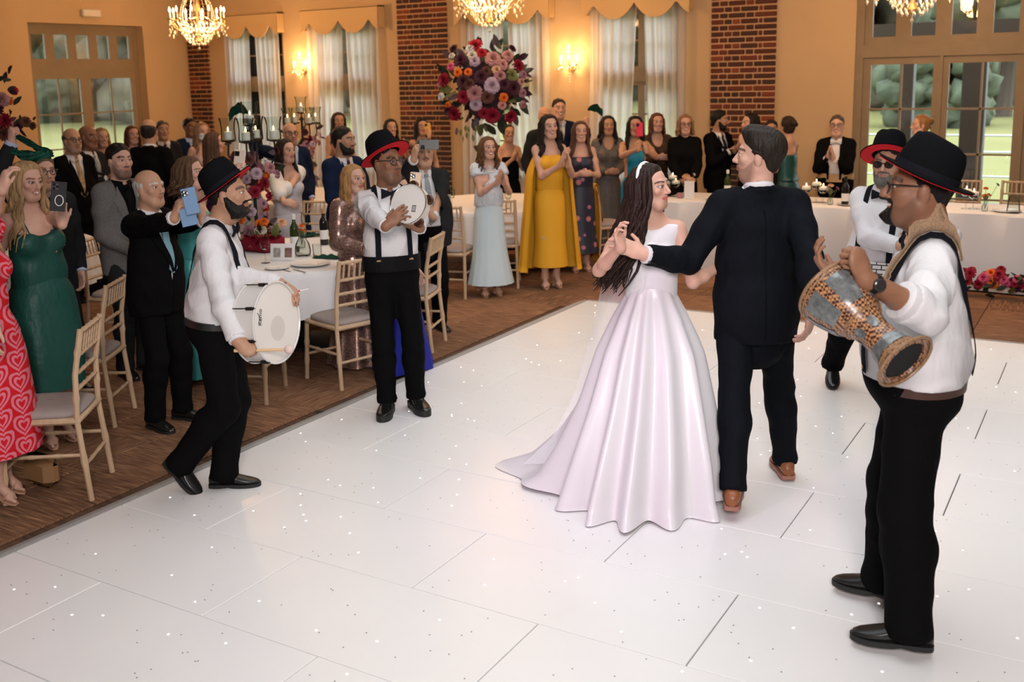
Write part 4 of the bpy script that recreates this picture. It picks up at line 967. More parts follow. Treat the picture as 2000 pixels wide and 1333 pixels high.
for px, lb in ((1771, 'slim dark porch post seen through first terrace door'), (1902, 'broad dark porch post seen through second terrace door')):
    P = atY(px, 200, 14.2); tag(MB().box((P[0], 14.2, 1.18), (.30 if px > 1800 else .18, .22, 2.56), bevel=.01).build('porch_post', DARK, smooth=False), lb, 'post')
tag(MB().box((3.0, 14.2, 2.62), (9., .25, .25)).build('porch_beam', DARK, smooth=False), 'dark porch beam across the terrace posts', 'beam')
rl_ = thing('railing', 'thin grey rail fence at the edge of the terrace', 'railing', (0, 17.4, 0))
RAIL = mat('galvanised_rail', (.42, .45, .47), .4, .6)
for z in (.35, .75, 1.02): MB().tube([(-4, 0, z), (8, 0, z)], .018, 6).build('rail', RAIL, rl_)
for x in (-3.5, -2, -.5, 1.0, 2.5, 4., 5.5, 7.): MB().box((x, 0, .5), (.06, .06, 1.15)).build('rail_post', RAIL, rl_)
# ------------------------------------------------------------------ furniture and table things
sc.cycles.use_adaptive_sampling = True; sc.cycles.adaptive_threshold = .05; sc.cycles.max_bounces = 5; sc.cycles.diffuse_bounces = 2; sc.cycles.glossy_bounces = 2; sc.cycles.transmission_bounces = 3; sc.cycles.transparent_max_bounces = 8; sc.cycles.caustics_reflective = False; sc.cycles.caustics_refractive = False; sc.cycles.sample_clamp_indirect = 6
LIME = mat('limewashed_wood', (.62, .42, .26), .5, noise=(30, .22), stretch=(1, 1, .2)); CUSH = cloth('grey_seat_pad', (.34, .28, .26), .85, .2, 30)
GOLD = mat('gold_metal', (.75, .5, .22), .3, 1.); CHROME = mat('chrome', (.8, .8, .8), .12, 1.); IRON = mat('black_iron', (.015, .013, .012), .5, .3)
LINEN = cloth('white_table_linen', (.80, .77, .77), .8, .15, 6); CERAM = mat('white_china', (.85, .84, .83), .15); GREENN = cloth('dark_green_napkin', (.012, .055, .038), .85, .5, 40)
CLEAR = glass_mat('table_glass', 1.15); WAX = mat('candle_wax', (.85, .80, .72), .5, sss=.0); FLAME = mat('candle_flame', (1, .8, .4), .5, emit=((1., .62, .25), 25.))
BOTG = mat('green_bottle_glass', (.03, .045, .012), .08); BOTD = mat('dark_bottle_glass', (.012, .010, .012), .08); CORKM = mat('cork', (.45, .28, .14), .8); PAPER = mat('white_paper', (.82, .8, .78), .7)
def bamboo(mb, path, r, nodes=4, n=8):
    P = np.asarray(path, float); q = []; R = []; K = len(P)-1
    for i in range(K):
        for t in np.linspace(0, 1, nodes*4+1)[(0 if i == 0 else 1):]:
            q.append(P[i]+(P[i+1]-P[i])*t); f = (t*nodes) % 1; R.append(r*(1.28 if min(f, 1-f) < .01 and 0 < t < 1 else 1.0))
    mb.tube(q, R, n)
def make_chair():
    t = thing('chiavari_chair', '', 'chair'); sw = .19
    for x in (-1, 1):
        m = MB(); bamboo(m, [(x*(sw+.01), -.23, 0), (x*sw, -.19, .43), (x*(sw-.005), -.20, .68), (x*(sw-.01), -.245, .92)], .0155, 2); m.build('back_post', LIME, t)
        m = MB(); bamboo(m, [(x*(sw+.01), .21, 0), (x*sw, .19, .42)], .0165, 3); m.build('leg', LIME, t)
        m = MB(); bamboo(m, [(x*(sw+.003), -.21, .25), (x*(sw+.003), .195, .25)], .010, 3, 6); m.build('stretcher', LIME, t)
    m = MB(); m.box((0, 0, .435), (.41, .42, .035), bevel=.012); m.build('seat_frame', LIME, t)
    m = MB()
    for z, s_ in ((.452, 1), (.475, 1.0), (.492, .93), (.5, .75)):
        pass
    G = []
    for a in np.arange(28)*2*pi/28:
        c_, s_ = cos(a), sin(a); ex = .45; G.append([(.192*f*np.sign(c_)*abs(c_)**ex, .2*f*np.sign(s_)*abs(s_)**ex, z) for f, z in ((.97, .452), (1.02, .462), (1.0, .478), (.85, .492), (.5, .497), (.02, .499))])
    m.grid(np.array(G), closeu=True); m.build('cushion', CUSH, t, sharp=None)
    yb = lambda z: -.20-.045*max(0, (z-.68)/.24)
    for z in (.60, .68, .78, .905): m = MB(); bamboo(m, [(-sw+.01, yb(z), z), (sw-.01, yb(z), z)], .011 if z < .9 else .013, 5, 6); m.build('rail', LIME, t)
    for i in range(7): x = (i-3)*.046; m = MB(); bamboo(m, [(x, yb(.78), .78), (x, yb(.9), .9)], .0075, 3, 6); m.build('spindle', LIME, t)
    for y in (-.21, .195): m = MB(); bamboo(m, [(-sw, y, .19), (sw, y, .19)], .010, 3, 6); m.build('stretcher', LIME, t)
    return t
chair0 = make_chair(); _ch = [0]
def chair(x, y, face, label, group='limewashed chiavari chairs'):
    o = chair0 if _ch[0] == 0 else copy_tree(chair0); _ch[0] += 1; o.location = (x, y, .002); o.rotation_euler = (0, 0, rad(face-90)); tag(o, label, 'chair', group); return o
def round_table(c, r, label, clabel):
    t = thing('round_table', label, 'table', (c[0], c[1], 0)); MB().lathe([(r-.02, .735), (r-.01, .74), (r-.01, .752), (r-.02, .755), (0, .755)], 48).build('tabletop', LIME, t); MB().lathe([(.3, 0), (.3, .03), (.05, .06), (.05, .735)], 16).build('pedestal', IRON, t)
    G = []; n = 120
    for i in range(n):
        a = 2*pi*i/n; row = []
        for R_, z, f in ((0.02, .7575, 0), (r*.5, .7575, 0), (r*.9, .7575, 0), (r-.005, .7570, 0), (r+.006, .745, 0), (r+.010, .70, .2), (r+.012, .66, .4), (r+.016, .57, .7), (r+.02, .48, 1.), (r+.025, .40, 1.1)):
            k = R_+f*(.020*sin(a*26+.6*sin(a*5))+.010*sin(a*41+2)); row.append((c[0]+k*cos(a), c[1]+k*sin(a), z))
        G.append(row)
    m = MB(); m.grid(np.array(G)[:, ::-1], closeu=True); tag(m.build('tablecloth', LINEN, sharp=None), clabel, 'tablecloth'); return t
def lathe_thing(name, prof, mats, loc, label, cat, group=None, n=20, sc_=1.):
    m = MB(); m.lathe([(r*sc_, z*sc_) for r, z in prof], n); o = m.build(name, mats); o.location = loc; tag(o, label, cat, group); return o
WINE = [(.034, 0), (.034, .003), (.006, .006), (.0045, .012), (.0045, .085), (.012, .095), (.030, .115), (.038, .145), (.037, .175), (.031, .205), (.030, .205), (.036, .175), (.037, .146), (.029, .117), (.008, .10)]
TUMB = [(.030, 0), (.034, .004), (.037, .095), (.0355, .095), (.032, .008), (0.001, .008)]
def bottle(loc, label, glass, neck, hgt=.30, lab=True):
    t = thing('wine_bottle', label, 'bottle', loc); k = hgt/.30; MB().lathe([(.034, 0), (.037, .004), (.037, .185*k), (.033, .205*k), (.0165, .235*k), (.0135, .25*k), (.0135, .29*k), (.0155, .292*k), (.0155, .30*k), (0.001, .30*k)], 20).build('bottle_body', glass, t); MB().lathe([(.0148, .262*k), (.0160, .264*k), (.0160, .304*k), (.001, .305*k)], 14).build('capsule', neck, t)
    if lab: MB().lathe([(.0376, .05), (.0376, .13)], 20, cap=False).build('paper_label', PAPER, t)
# ---- flowers
FC = {n: mat('petal_'+n, c, .6, noise=(40, .25), spec=.3) for n, c in dict(crimson=(.30, .008, .03), red=(.52, .015, .03), pink=(.66, .30, .28), dusty=(.48, .22, .22), mauve=(.42, .20, .26), lilac=(.55, .38, .46), orange=(.85, .16, .015), peach=(.80, .45, .25), cream=(.74, .66, .52), white=(.82, .78, .72), plum=(.075, .018, .03), green=(.24, .25, .08), hot=(.72, .10, .22), brown=(.14, .05, .03)).items()}
LC = {n: mat('leaf_'+n, c, .55, spec=.3) for n, c in dict(dark=(.022, .032, .018), purple=(.050, .022, .035), olive=(.14, .15, .045), smoke=(.10, .075, .085)).items()}
def petals(spec, seed):
    rn = np.random.default_rng(int(seed*100)); mb = MB()
    for n, r0, ln, tilt, wd, cup in spec:
        for i in range(n):
            a = 2*pi*(i+rn.uniform(-.15, .15))/n+seed+r0*40; t = rad(tilt+rn.uniform(-8, 8)); u = V3(cos(a), sin(a), 0); v = V3(-sin(a), cos(a), 0); G = []
            for q in np.linspace(0, 1, 4):
                w_ = wd*(.35+1.1*q-.75*q**3); tt = t+rad(cup)*q*q; ctr = u*(r0+ln*q*cos(tt))+V3(0, 0, ln*q*sin(tt)); G.append([ctr+v*w_*e+(-u*sin(tt)*0+u*-.18*w_*abs(e)+V3(0, 0, .25*w_*abs(e))) for e in (-1, 0, 1)])
            mb.grid(np.array(G))
    return mb
ROSE = [(3, .05, .42, 88, .26, 10), (4, .10, .50, 78, .34, -10), (5, .16, .60, 60, .42, -30), (6, .18, .74, 36, .48, -40), (6, .16, .86, 12, .50, -35)]
DAHL = [(6, .03, .35, 80, .14, 0), (9, .05, .5, 62, .16, -5), (12, .06, .66, 44, .18, -10), (14, .06, .8, 25, .19, -10), (14, .05, .92, 6, .2, -8)]
TULP = [(3, .05, .62, 84, .36, 14), (4, .10, .74, 76, .42, 4)]
FM = {}
def flower_mesh(kind, colr):
    if (kind, colr) not in FM: FM[kind, colr] = petals(dict(rose=ROSE, dahlia=DAHL, tulip=TULP)[kind], len(FM)*.7).data('bloom', FC[colr], sharp=None)
    return FM[kind, colr]
LM = {}
def leaf_mesh(colr):
    if colr not in LM:
        G = [[(w_*e, y, -.12*y*y+.10*w_*abs(e)*2) for e in (-1, 0, 1)] for y, w_ in ((0, .03), (.2, .17), (.45, .24), (.75, .17), (1, .01))]; m = MB(); m.grid(np.array(G)); LM[colr] = m.data('leaf', LC[colr], sharp=None)
    return LM[colr]
def aim_euler(d, spin=0.): q = Vector(tuple(d)).to_track_quat('Z', 'Y'); return (q @ Matrix.Rotation(spin, 3, 'Z').to_quaternion()).to_euler()
def bloom(parent, kind, colr, p, d, r, seed=0): return inst(flower_mesh(kind, colr), 'bloom', parent, p, aim_euler(d, seed*1.3), r)
def leaf(parent, colr, p, d, ln, up=(0, 0, 1)):
    y = unit(d); z = unit(V3(*up)-y*(V3(*up) @ y)+1e-6); x = np.cross(y, z); o = inst(leaf_mesh(colr), 'leaf', parent, p, Matrix((x, y, z)).transposed().to_euler(), ln); return o
def cluster(parent, c, rr, pal, nf, nl, seed, fs=(.03, .05), lc=('dark', 'purple', 'dark', 'olive'), ls=(.06, .11), low=-.5):
    rn = np.random.default_rng(seed); c = V3(*c); rr = V3(*rr)
    for i in range(nf+nl):
        while True:
            d = unit(rn.normal(size=3))
            if d[2] > low: break
        if i < nf: kd, cl = pal[rn.integers(len(pal))]; bloom(parent, kd, cl, c+d*rr*rn.uniform(.78, 1.0), d+V3(0, 0, .15), rn.uniform(*fs), i)
        else: leaf(parent, lc[rn.integers(len(lc))], c+d*rr*rn.uniform(.5, .85), unit(d+rn.normal(size=3)*.45), rn.uniform(*ls), unit(rn.normal(size=3)))
# ---- tables and their positions
vd = unit(V3(CF[0], CF[1], 0))
T1 = V3(-2.68, 4.93, 0)
round_table(T1, .915, 'round banquet table under the tall candelabra beside the big drum', 'white tablecloth on the round table beside the big drum')
T2 = V3(-2.95, 8.55, 0); round_table(T2, .915, 'round banquet table under the huge urn of flowers', 'white tablecloth on the round table under the urn of flowers')
T3 = V3(*atd(-25, 500, 9.4)[:2], 0); round_table(T3, .915, 'round banquet table behind the guests at the left edge', 'white tablecloth on the round table at the left edge')
T4 = V3(*atd(602, 400, 13.0)[:2], 0); round_table(T4, .915, 'round banquet table under the distant candelabra by the windows', 'white tablecloth on the distant round table by the windows')
# long top table
tt = thing('long_table', 'long top table under a white cloth along the garden side', 'table', (0, 0, 0))
MB().box((2.35, 9.78, .74), (7.3, .8, .03)).build('tabletop', LIME, tt)
for x in (-1.1, 1.2, 3.5, 5.8):
    for y in (9.5, 10.06): MB().tube([(x, y, 0), (x, y, .725)], .02, 8).build('leg', IRON, tt)
G = []; X0, X1, Y0, Y1 = -1.34, 6.04, 9.35, 10.2
ring = [(x, Y0) for x in np.arange(X0, X1, .06)]+[(X1, y) for y in np.arange(Y0, Y1, .06)]+[(x, Y1) for x in np.arange(X1, X0, -.06)]+[(X0, y) for y in np.arange(Y1, Y0, -.06)]
for i, (x, y) in enumerate(ring):
    nx, ny = (0, -1) if y == Y0 and x < X1 else ((1, 0) if x == X1 else ((0, 1) if y == Y1 else (-1, 0))); f = .012*sin(i*.55)+.008*sin(i*.21+1)
    G.append([(x+nx*q*(.012+f), y+ny*q*(.012+f), z) for z, q in ((.758, -.2), (.757, 0), (.74, .5), (.5, .8), (.25, 1.), (.02, 1.2))])
m = MB(); m.grid(np.array(G)[:, ::-1], closeu=True); m.add([(X0, Y0, .7575), (X1, Y0, .7575), (X1, Y1, .7575), (X0, Y1, .7575)], [(0, 1, 2, 3)]); tag(m.build('tablecloth', LINEN, sharp=30), 'white floor-length cloth on the long top table', 'tablecloth')
# ---- chairs
def ch_px(px, py, face, label): p = at(px, py, 0); return chair(p[0], p[1], face, label)
chair(-1.76, 1.86, 216, 'chair with its spindled back to the heart-print dress')
chair(-2.62, 2.74, 212, 'chair half hidden behind the green satin dress')
chair(-1.69, 4.25, 164, 'chair with grey pad between the big drum and tambourine player')
chair(-1.80, 5.24, 198, 'chair turned sideways beside the tambourine player\'s elbow')
chair(-3.95, 4.15, 20, 'chair behind the man in the light grey suit')
chair(-4.55, 3.35, 15, 'chair behind the man in blue shirt and navy tie')
chair(-2.62, 7.12, 105, 'chair just left of the pale blue skirt')
chair(-2.44, 7.74, 118, 'chair between the pale blue skirt and yellow cape')
chair(*atd(612, 450, 10.7)[:2], -70, 'chair behind the round table by the woman in white shawl')
chair(*atd(765, 450, 9.9)[:2], -110, 'chair behind the round table near the navy suit')
chair(-2.05, 3.62, 115, 'chair whose leg shows below the big drum')
chair(T1[0]-1.22, T1[1]-.25, 15, 'chair tucked at the round table behind the drummer')
c9 = chair(-1.98, 9.35, 60, 'chair draped with a mustard yellow shawl by the long table')
chair(1.55, 10.75, -95, 'chair behind the long table left of the jug')
chair(2.15, 10.78, -88, 'chair behind the long table right of the jug')
chair(2.75, 10.72, -92, 'chair at the far right behind the long table')
G = []
for a in np.linspace(-1, 1, 17):
    row = []
    for t, (y, z) in zip(np.linspace(0, 1, 12), ((-.20, .06), (-.235, .15), (-.235, .3), (-.235, .5), (-.245, .7), (-.262, .86), (-.275, .925), (-.25, .955), (-.215, .925), (-.20, .8), (-.17, .65), (-.15, .52))): row.append((a*(.215+.015*sin(t*5)), y-.012*sin(a*16+t*2)*(1 if t < .5 else -1), z+.05*(t < .05)*sin(a*6)))
    G.append(row)
G = np.array(G); G = rotz(G, rad(60-90))+V3(-1.98, 9.35, 0); m = MB(); m.grid(G, .006); tag(m.build('shawl', cloth('mustard_cloth', (.60, .27, .012), .7, .4), sharp=None), 'mustard yellow shawl hung over a chair by the long table', 'shawl')
# ---- candelabra
def candelabra(c, label, seed, z0=.757, hgt=1.02, flowers=True, arms=4, spread=.19):
    t = thing('candelabra', label, 'candelabra', (c[0], c[1], z0)); MB().lathe([(.12, 0), (.12, .012), (.03, .03), (.014, .05), (.014, hgt*.9), (.03, hgt*.92), (.012, hgt*.95)], 16).build('stem', IRON, t)
    pos = [(spread*cos(a), spread*sin(a), hgt-.13) for a in np.arange(arms)*2*pi/arms+seed]+[(0, 0, hgt)]
    for i, p in enumerate(pos):
        p = V3(*p); m = MB()
        if i < arms: q = V3(p[0], p[1], 0); m.tube([V3(0, 0, hgt-.30), q*.35+V3(0, 0, hgt-.40), q*.75+V3(0, 0, hgt-.36), q*1.05+V3(0, 0, hgt-.25), p], .008, 6)
        else: m.tube([(0, 0, hgt-.12), p], .01, 6)
        m.lathe([(.01, -.02), (.062, -.006), (.065, 0), (.01, .002)], 16, p); a_ = m.build('arm', IRON, t)
        g_ = MB(); g_.lathe([(.056, .003), (.062, .01), (.057, .10), (.062, .15), (.074, .19), (.071, .19), (.060, .15), (.055, .10), (.059, .012), (.001, .008)], 18, p); g_.build('glass_shade', CLEAR, a_)
        k_ = MB(); k_.lathe([(.034, .008), (.034, .072), (.029, .076), (.001, .074)], 14, p); k_.build('candle', WAX, a_); f_ = MB(); f_.lathe([(.001, .078), (.006, .088), (.005, .098), (.0005, .115)], 8, p); f_.build('flame', FLAME, a_)
    if flowers:
        rn = np.random.default_rng(int(seed*100))
        for q in range(30):
            z = .12+(hgt-.42)*q/30*1.0; a = q*2.4; r = .075+.05*rn.random(); kd, cl = [('rose', 'pink'), ('dahlia', 'crimson'), ('rose', 'white'), ('rose', 'mauve'), ('rose', 'orange'), ('rose', 'crimson'), ('rose', 'lilac')][rn.integers(7)]; d = V3(cos(a), sin(a), .25); bloom(t, kd, cl, (r*cos(a), r*sin(a), z), d, rn.uniform(.04, .062), q)
        for q in range(14): a = q*2.4+.5; z = hgt-.34+rn.uniform(-.08, .14); r = .12+.12*rn.random(); kd, cl = [('rose', 'mauve'), ('rose', 'lilac'), ('dahlia', 'plum'), ('rose', 'dusty'), ('dahlia', 'brown')][rn.integers(5)]; bloom(t, kd, cl, (r*cos(a), r*sin(a), z), V3(cos(a), sin(a), .3), rn.uniform(.04, .06), q)
        for q in range(46): a = rn.uniform(0, 6.3); z = rn.uniform(.05, hgt-.12); r = rn.uniform(.05, .12)+.1*(z > hgt-.4); leaf(t, ('dark', 'olive', 'purple', 'smoke')[rn.integers(4)], (r*cos(a), r*sin(a), z), unit((cos(a), sin(a), rn.uniform(-.8, .8))), rn.uniform(.07, .12), unit(rn.normal(size=3)))
    return t
cb = at(504, 486, .757); candelabra(cb, 'tall candelabra wrapped in roses on the round table beside the drummer', .55, hgt=1.05)
cb2 = V3(*atd(598, 400, 12.9)[:2], 0); candelabra(cb2, 'distant candelabra with red roses below the wall light', 1.2, hgt=1.02)
# floral box and small things on the near table
tp = lambda px, py, z=.759: at(px, py, z)
fb = thing('flower_box', 'low box packed with crimson petals and mixed roses on the round table', 'flowers', tp(512, 490)); b_ = MB(); b_.box((0, .02, .06), (.30, .24, .12), bevel=.02); b_.build('box', FC['crimson'], fb)
rn = np.random.default_rng(4)
for q in range(46): bloom(fb, 'dahlia', ('crimson', 'crimson', 'red')[q % 3], (rn.uniform(-.15, .15), rn.uniform(-.11, .13), .12 if q < 26 else rn.uniform(.03, .12)), (rn.uniform(-.4, .4), rn.uniform(-1, 0) if q >= 26 else 0, 1 if q < 26 else .3), .042, q)
for q, (px, py, kd, cl, r) in enumerate(((515, 433, 'rose', 'orange', .045), (508, 450, 'rose', 'cream', .06), (550, 435, 'rose', 'peach', .05), (528, 449, 'dahlia', 'mauve', .03), (525, 462, 'rose', 'orange', .03), (498, 463, 'rose', 'peach', .045), (495, 478, 'rose', 'pink', .05))):
    d_ = dep(tp(512, 490)); P = atd(px, py, d_+(-.05, 0, .05)[q % 3]); l_ = P-V3(*fb.location); bloom(fb, kd, cl, l_, V3(*(-CF*.7))+V3(0, 0, .9), r, q)
for q in range(12): leaf(fb, ('olive', 'dark')[q % 2], (rn.uniform(-.1, .15), rn.uniform(-.1, .1), .12), unit((rn.uniform(-.5, .5), rn.uniform(-.4, .4), 1)), rn.uniform(.07, .12), unit(rn.normal(size=3)))
def bud_vase(loc, label, blooms, hgt=.10):
    t = thing('bud_vase', label, 'vase', loc); MB().lathe([(.024, 0), (.028, .005), (.028, .05), (.014, .07), (.014, hgt), (.017, hgt+.005), (.013, hgt), (.012, .07), (.025, .05), (.024, .01), (.001, .008)], 14).build('glass_vase', CLEAR, t)
    for i, (kd, cl, dx, dy, dz, r) in enumerate(blooms):
        m = MB(); m.tube([(0, 0, .02), (dx*.5, dy*.5, dz*.6), (dx, dy, dz)], .002, 5); m.build('stalk', LC['olive'], t); bloom(t, kd, cl, (dx, dy, dz), (dx, dy, .08), r, i)
    for i in range(4): leaf(t, 'olive', (0, 0, hgt), unit((cos(i*1.7), sin(i*1.7), 1.2)), .09)
bud_vase(tp(590, 484), 'bud vase of orange ranunculus behind the photo card', [('rose', 'orange', .01, 0, .19, .03), ('rose', 'orange', -.03, .01, .15, .026), ('rose', 'orange', .035, 0, .15, .022)])
for i, (px, py, lb) in enumerate(((519, 514, 'tall wine glass nearest the big drum'), (598, 462, 'wine glass behind the water carafe'), (660, 470, 'wine glass beside the dark red wine bottle'), (640, 455, 'wine glass at the back of the round table'))): lathe_thing('wine_glass', WINE, CLEAR, tp(px, py), lb, 'glass', 'wine glasses', sc_=1.05)
bottle(tp(577, 492), 'green white-wine bottle with pale foil on the round table', BOTG, PAPER, .31); bottle(tp(634, 478), 'dark red-wine bottle with cork on the round table', BOTD, CORKM, .31)
lathe_thing('carafe', [(.05, 0), (.062, .01), (.066, .05), (.055, .10), (.030, .145), (.027, .17), (.04, .205), (.038, .205), (.025, .17), (.028, .145), (.052, .10), (.062, .05), (.058, .014), (.001, .012)], CLEAR, tp(592, 500), 'clear glass water carafe on the round table', 'carafe')
lathe_thing('tumbler', TUMB, CLEAR, tp(620, 500), 'straight water glass next to the carafe', 'glass', 'wine glasses')
pf = thing('photo_card', 'folded white card with two small photographs on the round table', 'card', tp(553, 508), rad(RDIR-8))
MB().box((0, 0, .065), (.20, .006, .13), np.array([(1, 0, 0), (0, cos(.2), -sin(.2)), (0, sin(.2), cos(.2))])).build('card', PAPER, pf, smooth=False)
for x, cl in ((-.045, (.55, .5, .45)), (.048, (.35, .18, .15))):
    m = MB(); m.box((x, -.006-.0, .06), (.058, .003, .075), np.array([(1, 0, 0), (0, cos(.2), -sin(.2)), (0, sin(.2), cos(.2))])); m.build('photo', mat('print_%.2f' % cl[0], cl, .4, noise=(30, .6)), pf, smooth=False)
PLATE = [(.06, 0), (.10, .004), (.145, .012), (.155, .018), (.153, .020), (.10, .009), (.001, .007)]
lathe_thing('plate', PLATE, CERAM, tp(607, 518), 'white beaded dinner plate nearest the front of the round table', 'plate', n=32)
lathe_thing('side_plate', PLATE, CERAM, tp(560, 524)+V3(-.05, -.05, 0), 'small white side plate beside the beaded plate', 'plate', n=28, sc_=.6)
def napkin_heap(loc, label, seed, s_=.10, m_=None):
    G = []
    for i in range(14):
        row = []
        for j in range(9): u, v = i/13-.5, j/8-.5; row.append((u*s_*2.2, v*s_, .008+.03*abs(sin(u*9+seed))*(1-abs(u)*1.4)*cos(v*2.6)+.012*sin(v*14+seed)*(.5-abs(u))))
        G.append(row)
    m = MB(); m.grid(np.array(G), .004); o = m.build('napkin', m_ or GREENN, sharp=None); o.location = loc; o.rotation_euler = (0, 0, seed); tag(o, label, 'napkin'); return o
napkin_heap(tp(640, 505), 'dark green napkin crumpled beside the beaded plate', .3); napkin_heap(tp(610, 462), 'dark green napkin lying at the back of the round table', 1.1)
for px, py, lb in ((555, 528, 'silver fork beside the small side plate'), (585, 530, 'silver knife left of the beaded plate')):
    m = MB(); m.box((0, 0, .003), (.012, .19, .003), bevel=.001); o = m.build('cutlery', CHROME); o.location = tp(px, py); o.rotation_euler = (0, 0, rad(70)); tag(o, lb, 'cutlery')
# the huge urn of flowers
UD = 11.15; uc = atd(948, 176, UD); UR = thing('urn_arrangement', 'huge heart-shaped arrangement of roses and dark foliage on an urn', 'flowers', (uc[0], uc[1], .76)); UZ = V3(uc[0], uc[1], .76)
MB().lathe([(.12, 0), (.13, .02), (.05, .05), (.04, .09), (.09, .16), (.15, .26), (.165, .38), (.13, .50), (.10, .58), (.15, .66), (.145, .66), (.09, .58)], 24).build('urn', mat('dark_stone_urn', (.085, .05, .035), .6, noise=(12, .5)), UR)
UF = [(928, 88, 'dahlia', 'red', 26), (918, 95, 'rose', 'white', 18), (941, 103, 'dahlia', 'red', 18), (922, 108, 'rose', 'cream', 18), (927, 119, 'rose', 'lilac', 19), (894, 142, 'rose', 'orange', 15), (914, 141, 'rose', 'orange', 14), (867, 156, 'dahlia', 'crimson', 24), (963, 114, 'rose', 'pink', 27), (992, 108, 'rose', 'pink', 20), (982, 126, 'rose', 'pink', 19), (970, 136, 'rose', 'peach', 16), (977, 148, 'rose', 'dusty', 21), (1013, 128, 'dahlia', 'crimson', 22), (1022, 146, 'rose', 'mauve', 16), (1000, 147, 'dahlia', 'green', 22), (961, 167, 'rose', 'lilac', 28), (927, 183, 'dahlia', 'dusty', 28), (905, 190, 'dahlia', 'crimson', 22), (1003, 172, 'dahlia', 'plum', 26), (929, 205, 'rose', 'lilac', 21), (984, 191, 'rose', 'orange', 16), (1021, 182, 'rose', 'mauve', 16), (981, 206, 'rose', 'pink', 15), (961, 226, 'dahlia', 'crimson', 27), (945, 222, 'dahlia', 'crimson', 20), (997, 228, 'dahlia', 'crimson', 23), (887, 222, 'dahlia', 'crimson', 26), (878, 216, 'rose', 'plum', 22), (875, 206, 'rose', 'orange', 12), (861, 189, 'rose', 'white', 14), (952, 190, 'dahlia', 'brown', 22), (880, 130, 'rose', 'hot', 14), (882, 109, 'rose', 'cream', 12), (940, 150, 'dahlia', 'plum', 24), (905, 160, 'dahlia', 'plum', 24), (900, 118, 'dahlia', 'plum', 26), (1000, 95, 'dahlia', 'plum', 16), (1018, 160, 'rose', 'pink', 12), (1022, 205, 'rose', 'dusty', 14), (886, 95, 'dahlia', 'plum', 18), (858, 165, 'rose', 'pink', 11), (915, 165, 'dahlia', 'brown', 20), (985, 165, 'dahlia', 'plum', 22), (950, 140, 'dahlia', 'brown', 18)]
for i, (px, py, kd, cl, sz) in enumerate(UF):
    ex, ey = (px-945)/92, (py-165)/88; q = math.sqrt(max(0.05, 1-min(1, ex*ex+ey*ey*.9))); P = atd(px, py, UD-.36*q); d = CR*ex*.9-CU*ey*.7-CF*(q+.25); bloom(UR, kd, cl, P-UZ, d, sz/2038*UD*.62, i)
rn = np.random.default_rng(12)
for i in range(210):
    a, r = rn.uniform(0, 6.3), math.sqrt(rn.uniform(0, 1)); px, py = 945+84*r*cos(a), 165+80*r*sin(a)
    if py < 110 and 935 < px < 955: continue
    q = math.sqrt(max(0, 1-r*r)); P = atd(px, py, UD+rn.uniform(-.30, .30)*max(q, .25)); d = unit(CR*cos(a)*r-CU*sin(a)*r-CF*.3*q+rn.normal(size=3)*.5); leaf(UR, ('purple', 'dark', 'purple', 'smoke', 'dark', 'olive')[rn.integers(6)], P-UZ, d, rn.uniform(.09, .17), unit(-CF+rn.normal(size=3)*.6))
m = MB(); m.sphere(uc-UZ+V3(0, 0, .02), (.30, .26, .33), 14, 10); 
for v in range(len(m.v)): m.v[v] = tuple(np.array(m.v[v])*1.+rn.normal(size=3)*.02)
m.build('foliage_core', LC['purple'], UR, sharp=None)
for i in range(16): 
    px = 895+rn.uniform(-8, 40); P = atd(px, 235+rn.uniform(0, 42), UD-.2); leaf(UR, ('olive', 'smoke')[i % 2], P-UZ, unit((rn.uniform(-.4, .4), -.2, -1)), .07)
# flowers at the left edge
fl = atd(6, 225, 7.4); LR = thing('tall_arrangement', 'tall stand of dark leaves and roses cut by the left edge', 'flowers', (T3[0]+.1, T3[1], .757)); LZ = V3(T3[0]+.1, T3[1], .757); MB().lathe([(.09, 0), (.09, .015), (.02, .04), (.02, .75), (.06, .80)], 14).build('stand', IRON, LR)
for i, (px, py, kd, cl, sz) in enumerate(((28, 178, 'rose', 'red', 14), (3, 195, 'rose', 'dusty', 26), (20, 198, 'rose', 'orange', 12), (10, 235, 'dahlia', 'crimson', 24), (22, 246, 'rose', 'pink', 15), (50, 238, 'dahlia', 'brown', 18), (64, 246, 'dahlia', 'brown', 14), (-10, 240, 'dahlia', 'crimson', 26), (36, 244, 'dahlia', 'plum', 18), (-5, 215, 'dahlia', 'plum', 24), (8, 262, 'dahlia', 'brown', 24))): P = atd(px, py, 9.3-.1*(i % 2)); bloom(LR, kd, cl, P-LZ, -CF+CR*.2*(i % 3-1), sz/2038*9.3*.62, i)
for i in range(44): px, py = (rn.uniform(-30, 28), rn.uniform(130, 270)) if i < 30 else (rn.uniform(0, 70), rn.uniform(235, 262)); P = atd(px, py, 9.3+rn.uniform(-.1, .15)); leaf(LR, ('dark', 'purple', 'dark')[i % 3], P-LZ, unit(rn.normal(size=3)+V3(0, 0, .4)), rn.uniform(.07, .12), unit(-CF+rn.normal(size=3)*.5))
